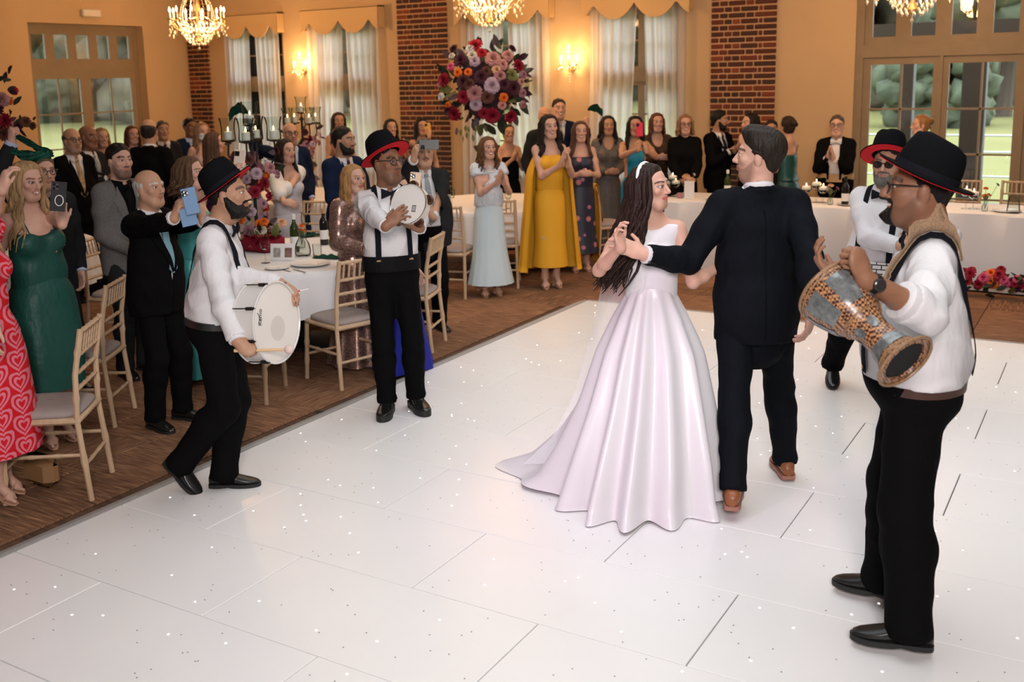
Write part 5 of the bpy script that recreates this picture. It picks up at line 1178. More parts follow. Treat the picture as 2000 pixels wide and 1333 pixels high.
# ---- long table things
tz = lambda x, y: V3(x, y, .759)
def candle_stand(loc, hgt, label):
    t = thing('candle_stand', label, 'candle holder', loc, 0, 'floating candles in stemmed glasses'); MB().lathe([(.04, 0), (.04, .004), (.006, .012), (.006, hgt-.07), (.02, hgt-.06), (.055, hgt-.03), (.058, hgt), (.055, hgt), (.05, hgt-.028), (.016, hgt-.056), (.001, hgt-.06)], 16).build('stemmed_glass', CLEAR, t); MB().lathe([(.046, hgt-.022), (.05, hgt-.005), (.04, hgt+.012), (.01, hgt+.018), (.001, hgt+.018)], 16).build('candle', WAX, t); MB().lathe([(.001, hgt+.02), (.005, hgt+.028), (.0005, hgt+.045)], 8).build('flame', FLAME, t)
for px, py, h_, lb in ((1301, 356, .24, 'floating candle on stemmed glass nearest the bride'), (1314, 345, .30, 'tallest of the floating candles behind the bride\'s shoulder'), (1320, 355, .26, 'floating candle on stemmed glass closest to the white sign'), (1575, 366, .22, 'floating candle beside the groom\'s shoulder'), (1595, 358, .28, 'tall floating candle left of the bottle'), (1608, 368, .2, 'low floating candle left of the bottle'), (1888, 372, .27, 'tall floating candle above the drummer\'s collar'), (1902, 382, .2, 'low floating candle above the drummer\'s collar')): P = at(px, py, .76+h_); P = atY(px, py, 9.72); candle_stand(tz(P[0], 9.72), max(.16, P[2]-.76), lb)
bud_vase(tz(atY(1340, 350, 9.7)[0], 9.7), 'bud vase of apricot roses behind the white sign', [('rose', 'peach', 0, 0, .24, .05), ('rose', 'orange', .05, 0, .17, .03), ('rose', 'cream', .09, .02, .26, .02)])
bud_vase(tz(atY(1622, 380, 9.6)[0], 9.6), 'bud vase of pink and peach flowers by the dark bottle', [('rose', 'peach', 0, 0, .20, .035), ('dahlia', 'mauve', .07, 0, .17, .025), ('rose', 'cream', -.03, .02, .16, .03)])
bud_vase(tz(atY(1924, 395, 9.6)[0], 9.6), 'bud vase of orange flowers at the right of the long table', [('rose', 'orange', 0, 0, .22, .03), ('rose', 'orange', .03, 0, .16, .026), ('rose', 'orange', -.01, .01, .15, .03), ('dahlia', 'brown', .1, 0, .26, .025)])
P = atY(1346, 375, 9.55); tag(MB().box((P[0], 9.55, .86), (.115, .012, .20), bevel=.003).build('table_sign', PAPER), 'small white upright sign on the long table', 'sign')
lathe_thing('votive', [(.03, 0), (.034, .06), (.031, .06), (.028, .006), (.001, .006)], mat('pink_glass', (.45, .22, .25), .1), tz(atY(1328, 380, 9.6)[0], 9.6), 'little pink glass votive beside the white sign', 'votive')
bottle(tz(atY(1651, 380, 9.55)[0], 9.55), 'dark bottle on the long table beside the sunglasses musician', BOTD, IRON, .30); bottle(tz(atY(1421, 365, 9.9)[0], 9.9), 'bottle with white neck behind the groom\'s head', BOTG, PAPER, .30)
lathe_thing('jug', [(.055, 0), (.06, .006), (.052, .10), (.036, .16), (.04, .18), (.038, .18), (.033, .16), (.049, .10), (.055, .01), (.001, .008)], CLEAR, tz(atY(1979, 410, 9.55)[0], 9.55), 'clear water jug at the right of the long table', 'jug')
for px, lb in ((1382, 'white plate near the white sign on the long table'), (1640, 'white plate by the dark bottle on the long table'), (1945, 'white plate in front of the orange bud vase')): lathe_thing('plate', PLATE, CERAM, tz(atY(px, 395, 9.6)[0]+.1, 9.62), lb, 'plate', n=28, sc_=.85)
gl = thing('floor_garland', 'long garland of pink and crimson flowers along the long table\'s foot', 'flowers', (0, 9.18, 0)); rn = np.random.default_rng(21)
for i in range(150): x = rn.uniform(.1, 3.3); a = rn.uniform(-.2, 1.2); kd, cl = [('rose', 'crimson'), ('dahlia', 'crimson'), ('rose', 'hot'), ('rose', 'crimson'), ('dahlia', 'plum'), ('rose', 'orange'), ('rose', 'red')][rn.integers(7)]; bloom(gl, kd, cl, (x, -.12*cos(a)*rn.uniform(.6, 1), .10+.15*sin(a)*rn.uniform(.5, 1)+.05), (rn.uniform(-.3, .3), -cos(a), sin(a)), rn.uniform(.04, .062), i)
for i in range(290): x = rn.uniform(.0, 3.4); leaf(gl, ('dark', 'dark', 'olive')[i % 3], (x, rn.uniform(-.14, .06), rn.uniform(.02, .2)), unit((rn.uniform(-1, 1), rn.uniform(-1, .1), rn.uniform(-.2, .9))), rn.uniform(.07, .12), unit(rn.normal(size=3)))
# second table things
for i, (dx, dy) in enumerate(((-.55, -.3), (.42, -.45), (-.2, -.6), (.6, .1))):
    lathe_thing('wine_glass', WINE, CLEAR, (T2[0]+dx, T2[1]+dy, .759), ['wine glass left of the pale blue dress', 'wine glass right of the pale blue dress', 'wine glass at the front of the urn table', 'wine glass by the yellow cape'][i], 'glass', 'wine glasses')
bottle((T2[0]-.32, T2[1]-.5, .759), 'dark wine bottle on the urn table left of the pale blue dress', BOTD, IRON)
m_ = napkin_heap((T2[0]+.35, T2[1]-.62, .765), 'white folded napkin on the urn table by the pale blue dress', .4, .11, LINEN)
tag(MB().box((0, 0, 0), (.24, .11, .17), bevel=.04).build('handbag', mat('tan_leather', (.30, .16, .07), .5)), 'tan leather handbag on the floor beside the heart-print dress', 'handbag').location = at(78, 958, 0)+V3(-.05, .06, .087)
tag(MB().box((0, 0, 0), (.05, .03, .004)).build('fallen_leaf', LC['dark']), 'small dark green leaf fallen on the carpet by the dance floor', 'leaf').location = at(625, 806, 0)+V3(0, 0, .006)
# ---- chandeliers and wall lights
CRYS = mat('crystal_drop', (1., .90, .74), .05, trans=.35, ior=1.5, spec=.9); BULB = mat('candle_bulb', (1, .8, .5), .5, emit=((1., .60, .24), 30.)); CSTK = mat('ivory_candle_tube', (.8, .66, .45), .5)
def octa(mb, c, r, l): x, y, z = c; mb.add([(x, y, z+l), (x+r, y, z), (x, y+r, z), (x-r, y, z), (x, y-r, z), (x, y, z-l)], [(0, 1, 2), (0, 2, 3), (0, 3, 4), (0, 4, 1), (5, 2, 1), (5, 3, 2), (5, 4, 3), (5, 1, 4)])
def chandelier(c, R, label, energy, seed):
    t = thing('chandelier', label, 'chandelier', c, seed); k = R/.40; MB().tube([(0, 0, .55*k), (0, 0, CZ-c[2]-.03)], .012, 8).build('chain', GOLD, t); MB().lathe([(.02, -.30), (.05, -.27), (.02, -.2), (.03, -.05), (.018, .1), (.05, .2), (.03, .35), (.10, .42), (.10, .44), (.02, .50), (.02, .56)], 16).build('stem', GOLD, t)
    t.children[-1].scale = (k,)*3; MB().lathe([(.07, CZ-c[2]-.05), (.07, CZ-c[2]-.005)], 16).build('ceiling_rose', GOLD, t)
    dr = MB(); rn = np.random.default_rng(int(seed*10))
    n = 10
    for i in range(n):
        a = 2*pi*i/n; u = V3(cos(a), sin(a), 0); m = MB(); m.tube([u*.04+V3(0, 0, -.10), u*.16+V3(0, 0, -.16), u*.30+V3(0, 0, -.10), u*.37+V3(0, 0, -.02), u*.37+V3(0, 0, .02)], .009, 6); m.lathe([(.01, .015), (.045, .03), (.048, .036), (.01, .03)], 12, u*.37); o = m.build('arm', GOLD, t); o.scale = (k,)*3
        s_ = MB(); s_.lathe([(.012, .03), (.012, .125), (.001, .127)], 10, u*.37); s_.build('candle_tube', CSTK, o); b_ = MB(); b_.lathe([(.004, .127), (.013, .148), (.012, .165), (.004, .19), (.0005, .2)], 10, u*.37); b_.build('bulb', BULB, o)
        for q in range(7): e = a+rn.uniform(-.16, .16); rr = .37+rn.uniform(-.05, .06); octa(dr, V3(cos(e)*rr, sin(e)*rr, .02-rn.uniform(0, .16)), .012, .022)
        for q in range(3): octa(dr, u*(.37+.02*(q-1))+V3(0, 0, -.10-.045*q), .014, .03)
        for q in range(16): f = q/15; octa(dr, u*(.10+.13*sin(f*pi*.6))*1.+V3(0, 0, .42-.42*f), .0085, .011)
    for ring, (rr, z) in enumerate(((.24, -.04), (.24, -.08), (.22, -.12), (.22, -.16), (.19, -.20), (.17, -.24), (.13, -.28), (.09, -.31))):
        nn = int(rr*110)
        for q in range(nn): a = 2*pi*q/nn+ring*.3; octa(dr, (rr*cos(a), rr*sin(a), z), .013, .026)
    octa(dr, (0, 0, -.37), .02, .035); o = dr.build('crystal_drops', CRYS, t, smooth=False); o.scale = (k,)*3; o['kind'] = 'stuff'
    l = lamp('chandelier_glow', 'POINT', (c[0], c[1], c[2]+.16), energy, (1., .56, .25), .18)
    l.parent = t; l.location = (0, 0, -.02)
chandelier(atd(386, 42, 14.6), .40, 'crystal chandelier over the corner with the brick pier', 185, .3)
chandelier(atd(955, -2, 12.4), .40, 'crystal chandelier above the urn of flowers', 130, 1.1)
chandelier(atd(1785, -42, 9.9), .42, 'crystal chandelier in front of the terrace doors', 110, .8)
def sconce(x, z, label):
    t = thing('wall_light', label, 'wall light', (x, BY1, z)); MB().lathe([(.05, 0), (.05, .02), (.02, .03)], 16, (0, -.0, 0), np.array([(1, 0, 0), (0, 0, 1), (0, -1, 0)])).build('backplate', GOLD, t); dr = MB()
    for dx, h_ in ((-.12, 0.), (.12, 0.), (0, .14)):
        m = MB(); m.tube([(0, -.03, -.02), (dx*.5, -.09, -.07), (dx, -.12, -.02), (dx, -.12, .03+h_)], .007, 6); m.lathe([(.008, .02+h_), (.035, .03+h_), (.008, .036+h_)], 12, (dx, -.12, 0)); a_ = m.build('arm', GOLD, t)
        b_ = MB(); b_.lathe([(.010, .036+h_), (.010, .09+h_), (.001, .092+h_)], 10, (dx, -.12, 0)); b_.build('candle_tube', CSTK, a_); b_ = MB(); b_.lathe([(.004, .092+h_), (.014, .112+h_), (.012, .13+h_), (.0005, .16+h_)], 10, (dx, -.12, 0)); b_.build('bulb', BULB, a_)
        for q in range(5): octa(dr, (dx+.03*cos(q*1.26), -.12+.03*sin(q*1.26), -.01-.02*(q % 2)), .010, .02)
    for q in range(4): octa(dr, (0, -.09, -.10-.035*q), .012, .018)
    o = dr.build('crystal_drops', CRYS, t, smooth=False); o['kind'] = 'stuff'
    l = lamp('wall_light_glow', 'POINT', (x, BY1-.22, z+.12), 20, (1., .62, .30), .07); l.parent = t; l.location = (0, -.22, .13)
sconce(atY(587, 125, 11.5)[0], 2.32, 'glowing three-candle wall light between the curtained windows by the corner')
sconce(atY(1112, 120, 11.5)[0], 2.26, 'glowing three-candle wall light between the windows behind the urn')
# ------------------------------------------------------------------ the cast
FAIR, FAIR2, TAN, OLIVE, BROWN, DEEP = (.60, .34, .25), (.56, .33, .24), (.48, .26, .165), (.42, .225, .14), (.25, .115, .065), (.17, .075, .042)
BLK = cloth('black_suiting', (.0042, .0040, .0044), .8, .45); WHT = cloth('white_shirt_cotton', (.66, .63, .635), .7, 1.0, 8); BLKS = cloth('black_webbing', (.010, .010, .014), .7, .2, 60)
NAVY = cloth('navy_suiting', (.009, .016, .042), .75, .45); CHAR = cloth('charcoal_suiting', (.019, .0195, .021), .8, .45); GREYS = cloth('light_grey_tweed', (.16, .15, .145), .85, .5, noise=(180, .35)); DKNAVY = cloth('midnight_suiting', (.0058, .0068, .0092), .7, .7)
RED = cloth('red_felt', (.62, .012, .02), .85, .1); HATM = cloth('black_felt', (.0055, .0055, .0065), .85, .15); SHOE = mat('black_patent_leather', (.010, .010, .010), .16, spec=.6); SHOE2 = mat('black_calf_leather', (.013, .012, .012), .32); SOLE = mat('black_rubber', (.014, .014, .014), .6); TANSH = mat('tan_brogue_leather', (.30, .10, .035), .38, noise=(25, .35)); PINKSOLE = mat('worn_leather_sole', (.34, .15, .11), .6); NUDE = mat('nude_strap_leather', (.52, .30, .19), .45)
BLACKP = mat('black_frame_plastic', (.012, .011, .011), .3); LENSC = mat('clear_lens', (.12, .12, .18), .03, alpha=.14, spec=.8); LENSD = mat('dark_lens', (.015, .013, .014), .05, alpha=.9); MIDBTN = mat('shirt_button', (.75, .72, .68), .4); DKBTN = mat('jacket_button', (.03, .03, .035), .3)
def L_(base, phi, bz, wld): return rotz(np.asarray(wld, float)-V3(base[0], base[1], bz), -rad(phi-90))
def dc(phi, r, u, t): return rotz(CR*r+CU*u-CF*t, -rad(phi-90))      # direction given as picture right, up, towards the camera
def hand(base, phi, bz, px, py, d, dr, nr, pose='relax', pole=None, **k):
    o = dict(to=L_(base, phi, bz, atd(px, py, d)), d=dc(phi, *dr), n=dc(phi, *nr), pose=pose, **k)
    if pole is not None: o['pole'] = dc(phi, *pole)
    return o
def clap(k, z=1.20, y=.27, x=0., up=.85): return dict(R=dict(to=V3(x+.035, y, z)*k, d=(-.10, .45, up), n=(-1, .05, .05), pose='flat', pole=(.45, -.2, -1)), L=dict(to=V3(x-.035, y+.015, z-.01)*k, d=(.10, .45, up), n=(1, .05, .05), pose='flat', pole=(-.45, -.2, -1)))
def clasp(k, z=1.08, y=.25): return dict(R=dict(to=V3(.06, y, z)*k, d=(-.8, .5, .1), n=(-.3, -.8, 0), pose='relax', pole=(.5, -.3, -.9)), L=dict(to=V3(-.06, y+.02, z)*k, d=(.8, .5, .1), n=(.3, -.8, 0), pose='relax', pole=(-.5, -.3, -.9)))
def toward(b, t): return math.degrees(math.atan2(t[1]-b[1], t[0]-b[0]))
COUPLE = (1.35, 3.4)
def sole(o): return o
# ---------------- drummer with the big drum
b, ph, bz = (-.97, 2.31), 33, .025
m1 = Person('bearded drummer in black hat and white shirt stepping with a big drum', b, ph, 1.715, lean=6, arml=1.07, bw=1.02, fat=.032, bz=bz, head=(3, 4, 0), hd=1.05, neckf=.025,
    R=hand(b, ph, bz, 470, 688, 4.97, (.75, -.5, .2), (-.2, -.3, -.9), 'fist', (-.6, -.6, .5)), L=hand(b, ph, bz, 548, 556, 5.32, (.75, -.45, .2), (0, -.8, -.4), 'hold', (.2, -.8, .6)),
    feet=((*L_(b, ph, bz, at(360, 960, .02))[:2], 25, .075, 38, (.3, 1, 0)), (*L_(b, ph, bz, at(440, 952, .02))[:2], 0, 0, 0, (0, 1, 0))), hip=(0, .02, -.015))
m1.skin(OLIVE, .008, .0036, smile=.35, stubble=(.04, .025, .02, .5), browk=1.3); m1.beard((.012, .009, .008), .0045, .015); m1.hair('short', (.012, .010, .009), .006, .004)
m1.shirt(WHT, .0095, .012, amp=.0075); m1.trousers(BLK, .013, .014, .022, break_=.02); m1.collar(WHT); m1.bowtie(BLKS); m1.suspenders(BLKS, GOLD, xf=.11, xs=.10); m1.cuffs(WHT); m1.band(.955, .995, SHOE2, 'belt', .010); m1.buttons(MIDBTN, (1.1, 1.2, 1.3, 1.4))
m1.shoes(SHOE2, SOLE, buckle=GOLD, wid=.95); m1.hat(HATM, RED, BLKS, tilt=(30, 0), z=.050, scale=1.02)
# ---------------- tambourine player
b, ph = (-.84, 3.72), -42
m2 = Person('man in red-lined black hat and glasses tapping a tambourine', b, ph, 1.745, bw=.93, bz=bz, head=(-30, 6, 0), hd=1.06, lean=-2,
    R=hand(b, ph, bz, 762, 450, 5.93, (.72, .66, .1), (.25, -.2, -.9), 'soft', (-.9, -.5, .2)), L=hand(b, ph, bz, 820, 452, 6.02, (-.85, .25, .35), (-.1, .85, -.2), 'cup', (.9, -.6, .1)),
    feet=((*L_(b, ph, bz, at(757, 803, .04))[:2], 22, 0), (*L_(b, ph, bz, at(813, 795, .04))[:2], -8, .0)))
m2.skin(BROWN, .008, .0034, smile=.05, stubble=(.06, .035, .025, .45), jaw=1.02, nose=1.2, browk=1.1); m2.hair('short', (.015, .012, .010), .006, .003)
m2.shirt(WHT, .0095, .010, amp=.0075, waist=1.0); m2.trousers(BLK, .013, .010, .012, break_=-.03); m2.collar(WHT); m2.bowtie(BLKS); m2.suspenders(BLKS, GOLD, xf=.105, xs=.098, zf=1.03); m2.cuffs(WHT); m2.band(.975, 1.075, cloth('black_satin_pleats', (.008, .008, .009), .45, .3, 40), 'cummerbund', .014); m2.buttons(MIDBTN, (1.14, 1.22, 1.3, 1.38))
m2.shoes(SHOE, SOLE, chunky=.022, ankle=.05, wid=.95); m2.hat(HATM, RED, BLKS, tilt=(24, 0), z=.052, scale=1.06); m2.glasses(BLACKP, LENSC, .025, .021, r=.0026)
# ---------------- musician in sunglasses at the back
b, ph = (1.84, 5.22), -98
m3 = Person('grey-bearded musician in red-lined hat, sunglasses and brick-pattern cummerbund', b, ph, 1.72, bw=1., fat=.01, bz=bz, head=(-4, 2, 0), hd=1.08, tilt=-3, hip=(.04, 0, -.045),
    R=hand(b, ph, bz, 1757, 480, 6.14, (.9, .1, .2), (0, -.5, -.8), 'hold', (-.35, -1, .1)), L=hand(b, ph, bz, 1800, 482, 6.16, (-.6, .4, .3), (-.5, .2, -.8), 'hold', (.9, -.6, .1)),
    feet=((*L_(b, ph, bz, at(1622, 748, .03))[:2], -22, .03, 25, (.5, 1, 0)), (*L_(b, ph, bz, at(1745, 745, .03))[:2], -10, 0)))
m3.skin(TAN, .008, .004, smile=.05, stubble=(.13, .11, .10, .75), lips=(.36, .16, .12)); m3.beard((.16, .145, .13), .005, .005); m3.hair('short', (.03, .028, .026), .006, .003)
m3.shirt(WHT, .010, .012, amp=.007, waist=1.0); m3.trousers(BLK, .014); m3.collar(WHT); m3.bowtie(BLKS); m3.suspenders(BLKS, GOLD); m3.cuffs(WHT)
def brickprint():
    m = bpy.data.materials.new('brick_print_satin'); m.use_nodes = True; nt = m.node_tree; N = nt.nodes; t = N.new('ShaderNodeTexCoord'); x = N.new('ShaderNodeTexBrick'); mp = N.new('ShaderNodeMapping'); mp.inputs['Rotation'].default_value = (pi/2, 0, 0); mp.inputs['Scale'].default_value = (1, 1, 1)
    x.inputs['Scale'].default_value = 9; x.inputs['Color1'].default_value = x.inputs['Color2'].default_value = (.75, .72, .70, 1); x.inputs['Mortar'].default_value = (.01, .01, .01, 1); x.inputs['Mortar Size'].default_value = .03; nt.links.new(t.outputs['Object'], mp.inputs[0]); nt.links.new(mp.outputs[0], x.inputs[0]); nt.links.new(x.outputs[0], N['Principled BSDF'].inputs[0]); return m
m3.band(.955, 1.055, brickprint(), 'cummerbund', .018); m3.shoes(SHOE, SOLE); m3.hat(HATM, RED, BLKS, tilt=(24, -3), z=.05, scale=1.12); m3.glasses(BLACKP, LENSD, .024, .019, r=.003)
# ---------------- goblet-drum player in front
b, ph = (2.46, 2.50), 190
m4 = Person('stocky man in black hat and glasses playing an inlaid goblet drum', b, ph, 1.80, bw=1.08, fat=.045, bz=bz, head=(-4, 4, 0), hd=1.07, lean=-2, neckf=.03, hip=(0, 0, .03),
    L=hand(b, ph, bz, 1688, 545, 3.30, (-.35, .85, .2), (-.5, 0, -.8), 'fist', (.35, -.9, .5)), R=hand(b, ph, bz, 1632, 545, 3.75, (-.4, .5, -.2), (.6, -.5, .3), 'cup', (.3, -.9, -.3)),
    feet=((*L_(b, ph, bz, at(1722, 1172, .03))[:2], 12, .0), (*L_(b, ph, bz, at(1772, 1262, .05))[:2], -2, .025, 0)))
m4.skin(BROWN, .008, .0034, arms='fore', smile=.75, stubble=(.03, .02, .015, .35), jaw=1.06, nose=1.35, fat=.008, browk=1.3); m4.beard((.010, .008, .008), .0045, .020, goatee=True); m4.hair('short', (.012, .010, .009), .006, .004)
m4.shirt(WHT, .0095, .014, end=.36, amp=.008); m4.trousers(BLK, .013, .016, .030, amp=.004, break_=.02); m4.collar(WHT); m4.bowtie(BLKS)
for nm in 'RL':
    a = m4.arm[nm]; d_ = a['fd']; E0 = a['E']+(a['W']-a['E'])*.30; mb = MB(); mb.tube([E0-d_*.035, E0-d_*.01, E0+d_*.03, E0+d_*.035], [.060, .068, .066, .056], 18); mb.build('rolled_cuff', WHT, m4.root)
m4.suspenders(BLKS, GOLD, xf=.12, xs=.11, wid=.036); m4.band(.955, .995, mat('brown_belt', (.06, .02, .012), .4), 'belt', .002)
m4.shoes(SHOE2, SOLE, laces=BLKS, wid=1.0); m4.hat(HATM, RED, BLKS, tilt=(20, 0), z=.048, scale=1.02); m4.glasses(BLACKP, LENSC, .023, .019, r=.0026)
# ---------------- groom
b, ph = (1.535, 3.56), 124
gr = Person('groom in midnight suit seen from behind, taking the bride\'s wrist', b, ph, 1.855, bw=1.06, bz=bz, head=(-68, 4, 0), hd=1.0, lean=1,
    L=hand(b, ph, bz, 1258, 497, 4.98, (-.92, .38, .1), (-.1, -.3, -.95), 'soft', (.1, -1, -.3), fan=.08, thumb=.5), R=hand(b, ph, bz, 1586, 610, 4.88, (-.1, -.9, -.2), (-.8, 0, -.5), 'relax', (.25, 0, .95)),
    feet=((*L_(b, ph, bz, at(1533, 928, .03))[:2], 5, .0), (*L_(b, ph, bz, at(1430, 1010, .03))[:2], 18, .0)))
gr.skin(FAIR, .008, .0033, smile=.3, stubble=(.12, .06, .035, .55), lips=(.46, .18, .15), chest=False); gr.hair('short', (.028, .019, .014), .005, .014, top=[((.0, .035, .105), (.062, .07, .032)), ((0, -.05, .06), (.075, .06, .06))])
gr.shirtfront(WHT); gr.jacket(DKNAVY, .010, .016, hem=.775, amp=.004, end=.96); gr.trousers(DKNAVY, .013, .010, .010, amp=.006, break_=-.01); gr.collar(WHT, hgt=.045); gr.cuffs(WHT, 1.0); gr.bowtie(BLKS); gr.shoes(TANSH, PINKSOLE, laces=BLKS); gr.ribbon([(0, z_, 180) for z_ in np.linspace(1.42, .80, 16)], .004, BLK, 'back_seam', off=.001, prims=gr.jackp)
for i in range(3): a = gr.arm['L']; P = a['E']+(a['W']-a['E'])*(.80+.05*i); o_ = unit(dc(ph, 0, -.75, .7)); MB().sphere(P+o_*.047, .0075, 8, 6).build('cuff_button', DKBTN, gr.root)
MB().tube([gr.arm['L']['W']+gr.arm['L']['d']*.105+gr.arm['L']['n']*.0+V3(*(np.cross(gr.arm['L']['d'], gr.arm['L']['n'])*.012))+V3(.011*cos(q), 0, .011*sin(q)) for q in np.linspace(0, 6.28, 12)], .0015, 5).build('wedding_ring', GOLD, gr.root)
# ---------------- bride
b, ph = (1.07, 3.33), -62
br = Person('bride in white satin gown with long dark hair looking over her shoulder', b, ph, 1.64, True, bz=bz, heel=.06, head=(-54, 3, 4), hd=1.03, twist=-4, bw=.97,
    R=hand(b, ph, bz, 1212, 482, 4.92, (-.25, .95, .2), (.75, .1, .5), 'hold', (-.7, -1, .2)), L=hand(b, ph, bz, 1420, 512, 5.25, (.9, -.1, -.3), (0, -1, 0), 'relax', (.3, -1, .2)))
br.skin(FAIR, .0075, .0028, arms='all', smile=.25, makeup=.7, lips=(.50, .13, .13), jaw=.96, browk=1.15, brow=(.03, .015, .012), iris=(.16, .08, .03))
SATIN = mat('ivory_satin', (.72, .68, .70), .34, bump=(5, .12), sheen=.15, stretch=(1, 1, .3))
br.bodice(SATIN, 1.46, 1.0, .008, .009, neck=((0, .035, 1.505), (.098, .13, .075)), armhole=.143, name='dress_bodice')
def bride_train(a, t, x, y, z):
    fold = np.zeros_like(a)
    for c_, w_, am in ((-1.25, .17, .11), (-.72, .15, .15), (-.22, .17, .13), (.22, .13, .17), (.58, .12, .17), (1.0, .15, .14), (1.5, .18, .12), (2.05, .25, .10), (2.7, .3, .1), (-1.85, .25, .12), (-2.6, .3, .1)): fold = fold+am*np.exp(-((np.angle(np.exp(1j*(a-c_))))/w_)**2)
    k_ = (fold-.09)*2.3*t**.75; r = np.sqrt(x*x+y*y)+1e-6; x = x*(1+k_*.9); y = y*(1+k_*.9)
    # the train sweeps to the bride's right and back
    tr = np.exp(-((np.angle(np.exp(1j*(a-2.15))))/.62)**2)*np.clip((t-.55)/.45, 0, 1)**1.6
    dx, dy = L_((0, 0), -62, 0, V3(-.36, -.10, 0))[:2]; x = x+tr*dx; y = y+tr*dy; z = z+tr*.02*np.sin(a*9)
    return x, y, np.maximum(z+.012*np.sin(a*5+1)*np.clip(t-.9, 0, .1)*10, .006)
br.skirt(SATIN, [(1.075, .112, .095, 0, .0), (1.02, .135, .12, 0, -.005), (.93, .185, .175, 0, -.01), (.75, .27, .26, .0, -.01), (.5, .335, .345, .015, .01), (.25, .405, .43, .035, .02), (.08, .44, .475, .05, .02), (.006, .46, .50, .05, .02)], nf=7, amp=.012, seg=220, rows=44, name='gown_skirt', train=bride_train)
swp = dc(-62, -.13, 0, .02); br.hair('long', (.030, .014, .010), .005, .012, 0.44, 170, .026, .036, sweep=(swp[0], swp[1]), seed=3, az0=58, az1=285, lockr=.0085)
hb = MB(); hb.tube([br.hp(.098*sin(a), -.020-.012*cos(a), .030+.106*cos(a)) for a in np.linspace(-1.5, 1.5, 22)], .006, 6, ax=1.5); hb.build('headband', mat('pearl_white', (.85, .82, .8), .25), br.root)
VEIL = bpy.data.materials.new('sheer_veil'); VEIL.use_nodes = True
def _veil():
    nt = VEIL.node_tree; N = nt.nodes; N.remove(N['Principled BSDF']); t = N.new('ShaderNodeBsdfTransparent'); d = N.new('ShaderNodeBsdfDiffuse'); d.inputs[0].default_value = (.86, .84, .86, 1); x = N.new('ShaderNodeMixShader'); x.inputs[0].default_value = .38; nt.links.new(t.outputs[0], x.inputs[1]); nt.links.new(d.outputs[0], x.inputs[2]); nt.links.new(x.outputs[0], N['Material Output'].inputs[0])
_veil()
G = []
v0 = br.loc(atd(1205, 470, 5.32)); 
for i, (px, py, wd, d_) in enumerate(((1222, 400, 14, 5.36), (1212, 470, 30, 5.4), (1204, 560, 50, 5.44), (1190, 650, 60, 5.5), (1170, 760, 75, 5.55), (1140, 850, 100, 5.55), (1100, 905, 130, 5.5))):
    G.append([br.loc(atd(px+wd*e, py+abs(e)*4, d_+.05*sin(e*5+i))) for e in np.linspace(-.6, .6, 9)])
mb = MB(); mb.grid(np.array(G)); mb.build('veil', VEIL, br.root, sharp=None)
br.heels(mat('bronze_sandal', (.45, .22, .08), .3, .6))
# ---------------- instruments
def disc_frame(n): z = unit(n); x = unit(np.cross((0, 0, 1), z)); return np.stack([x, np.cross(z, x), z])
HIDE = mat('white_drum_skin', (.74, .68, .62), .5, noise=(3, .06)); SHELL = mat('white_drum_shell', (.62, .58, .55), .25)
c = atd(541, 630, 5.15); vv = unit(ray(541, 630)); nrm = -vv*.56+unit(CR-vv*(CR @ vv))*.83; fr = disc_frame(nrm); dr = thing('bass_drum', 'large white two-headed drum carried at the drummer\'s waist', 'drum', c-V3(0, 0, 0)); R_ = .201
MB().lathe([(R_-.004, -.12), (R_-.004, -.004)], 48, (0, 0, 0), fr, cap=False).build('shell', SHELL, dr); MB().lathe([(R_-.006, -.002), (R_-.05, .001), (.001, .001)], 48, (0, 0, 0), fr).build('drum_head', HIDE, dr); MB().lathe([(R_-.006, -.118), (.001, -.12)], 48, (0, 0, 0), fr).build('drum_head', HIDE, dr)
for zz in (0, -.12): m = MB(); m.tube([np.array((R_*cos(a), R_*sin(a), zz)) @ fr for a in np.linspace(0, 2*pi, 49)], .006, 8, cap=False); m.build('hoop', SHELL, dr)
for i in range(8): a = 2*pi*(i+.3)/8; m = MB(); m.tube([np.array((R_*1.02*cos(a), R_*1.02*sin(a), z_)) @ fr for z_ in (.006, -.126)], .003, 6); m.box(np.array((R_*1.02*cos(a), R_*1.02*sin(a), -.03)) @ fr, (.014, .014, .03), fr); m.box(np.array((R_*1.02*cos(a), R_*1.02*sin(a), -.005)) @ fr, (.016, .012, .012), fr); m.build('tension_rod', IRON, dr)
m = MB(); m.lathe([(.03, .0016), (.001, .0018)], 20, np.array((-.0, -.03, 0)) @ fr, fr); m.lathe([(.062, .0012), (.001, .0013)], 24, np.array((0, -.03, 0)) @ fr, fr); m.build('beater_mark', mat('worn_patch', (.60, .54, .49), .6), dr)
def lettering(name, body, parent, o, fr, size, m, sx=1.):
    cu = bpy.data.curves.new(name, 'FONT'); cu.body = body; cu.size = size; cu.align_x = 'CENTER'; cu.align_y = 'CENTER'; cu.extrude = .0004; t = bpy.data.objects.new(name, cu); me = None
    COL.objects.link(t); dg = bpy.context.evaluated_depsgraph_get(); me = bpy.data.meshes.new_from_object(t.evaluated_get(dg)); bpy.data.objects.remove(t); me.materials.clear(); me.materials.append(m); q = link(bpy.data.objects.new(name, me), parent); M = Matrix.Identity(4)
    for i in range(3):
        for j in range(3): M[j][i] = fr[i][j]*(sx if i == 0 else 1)
    q.matrix_local = Matrix.Translation(Vector(tuple(o))) @ M; return q
INK = mat('black_ink', (.01, .01, .01), .6)
xr = fr[0] if fr[0] @ CR > 0 else -fr[0]; up = np.cross(fr[2], xr); ang = rad(78); tx = xr*cos(ang)+up*sin(ang); lf = np.stack([tx, np.cross(fr[2], tx), fr[2]])
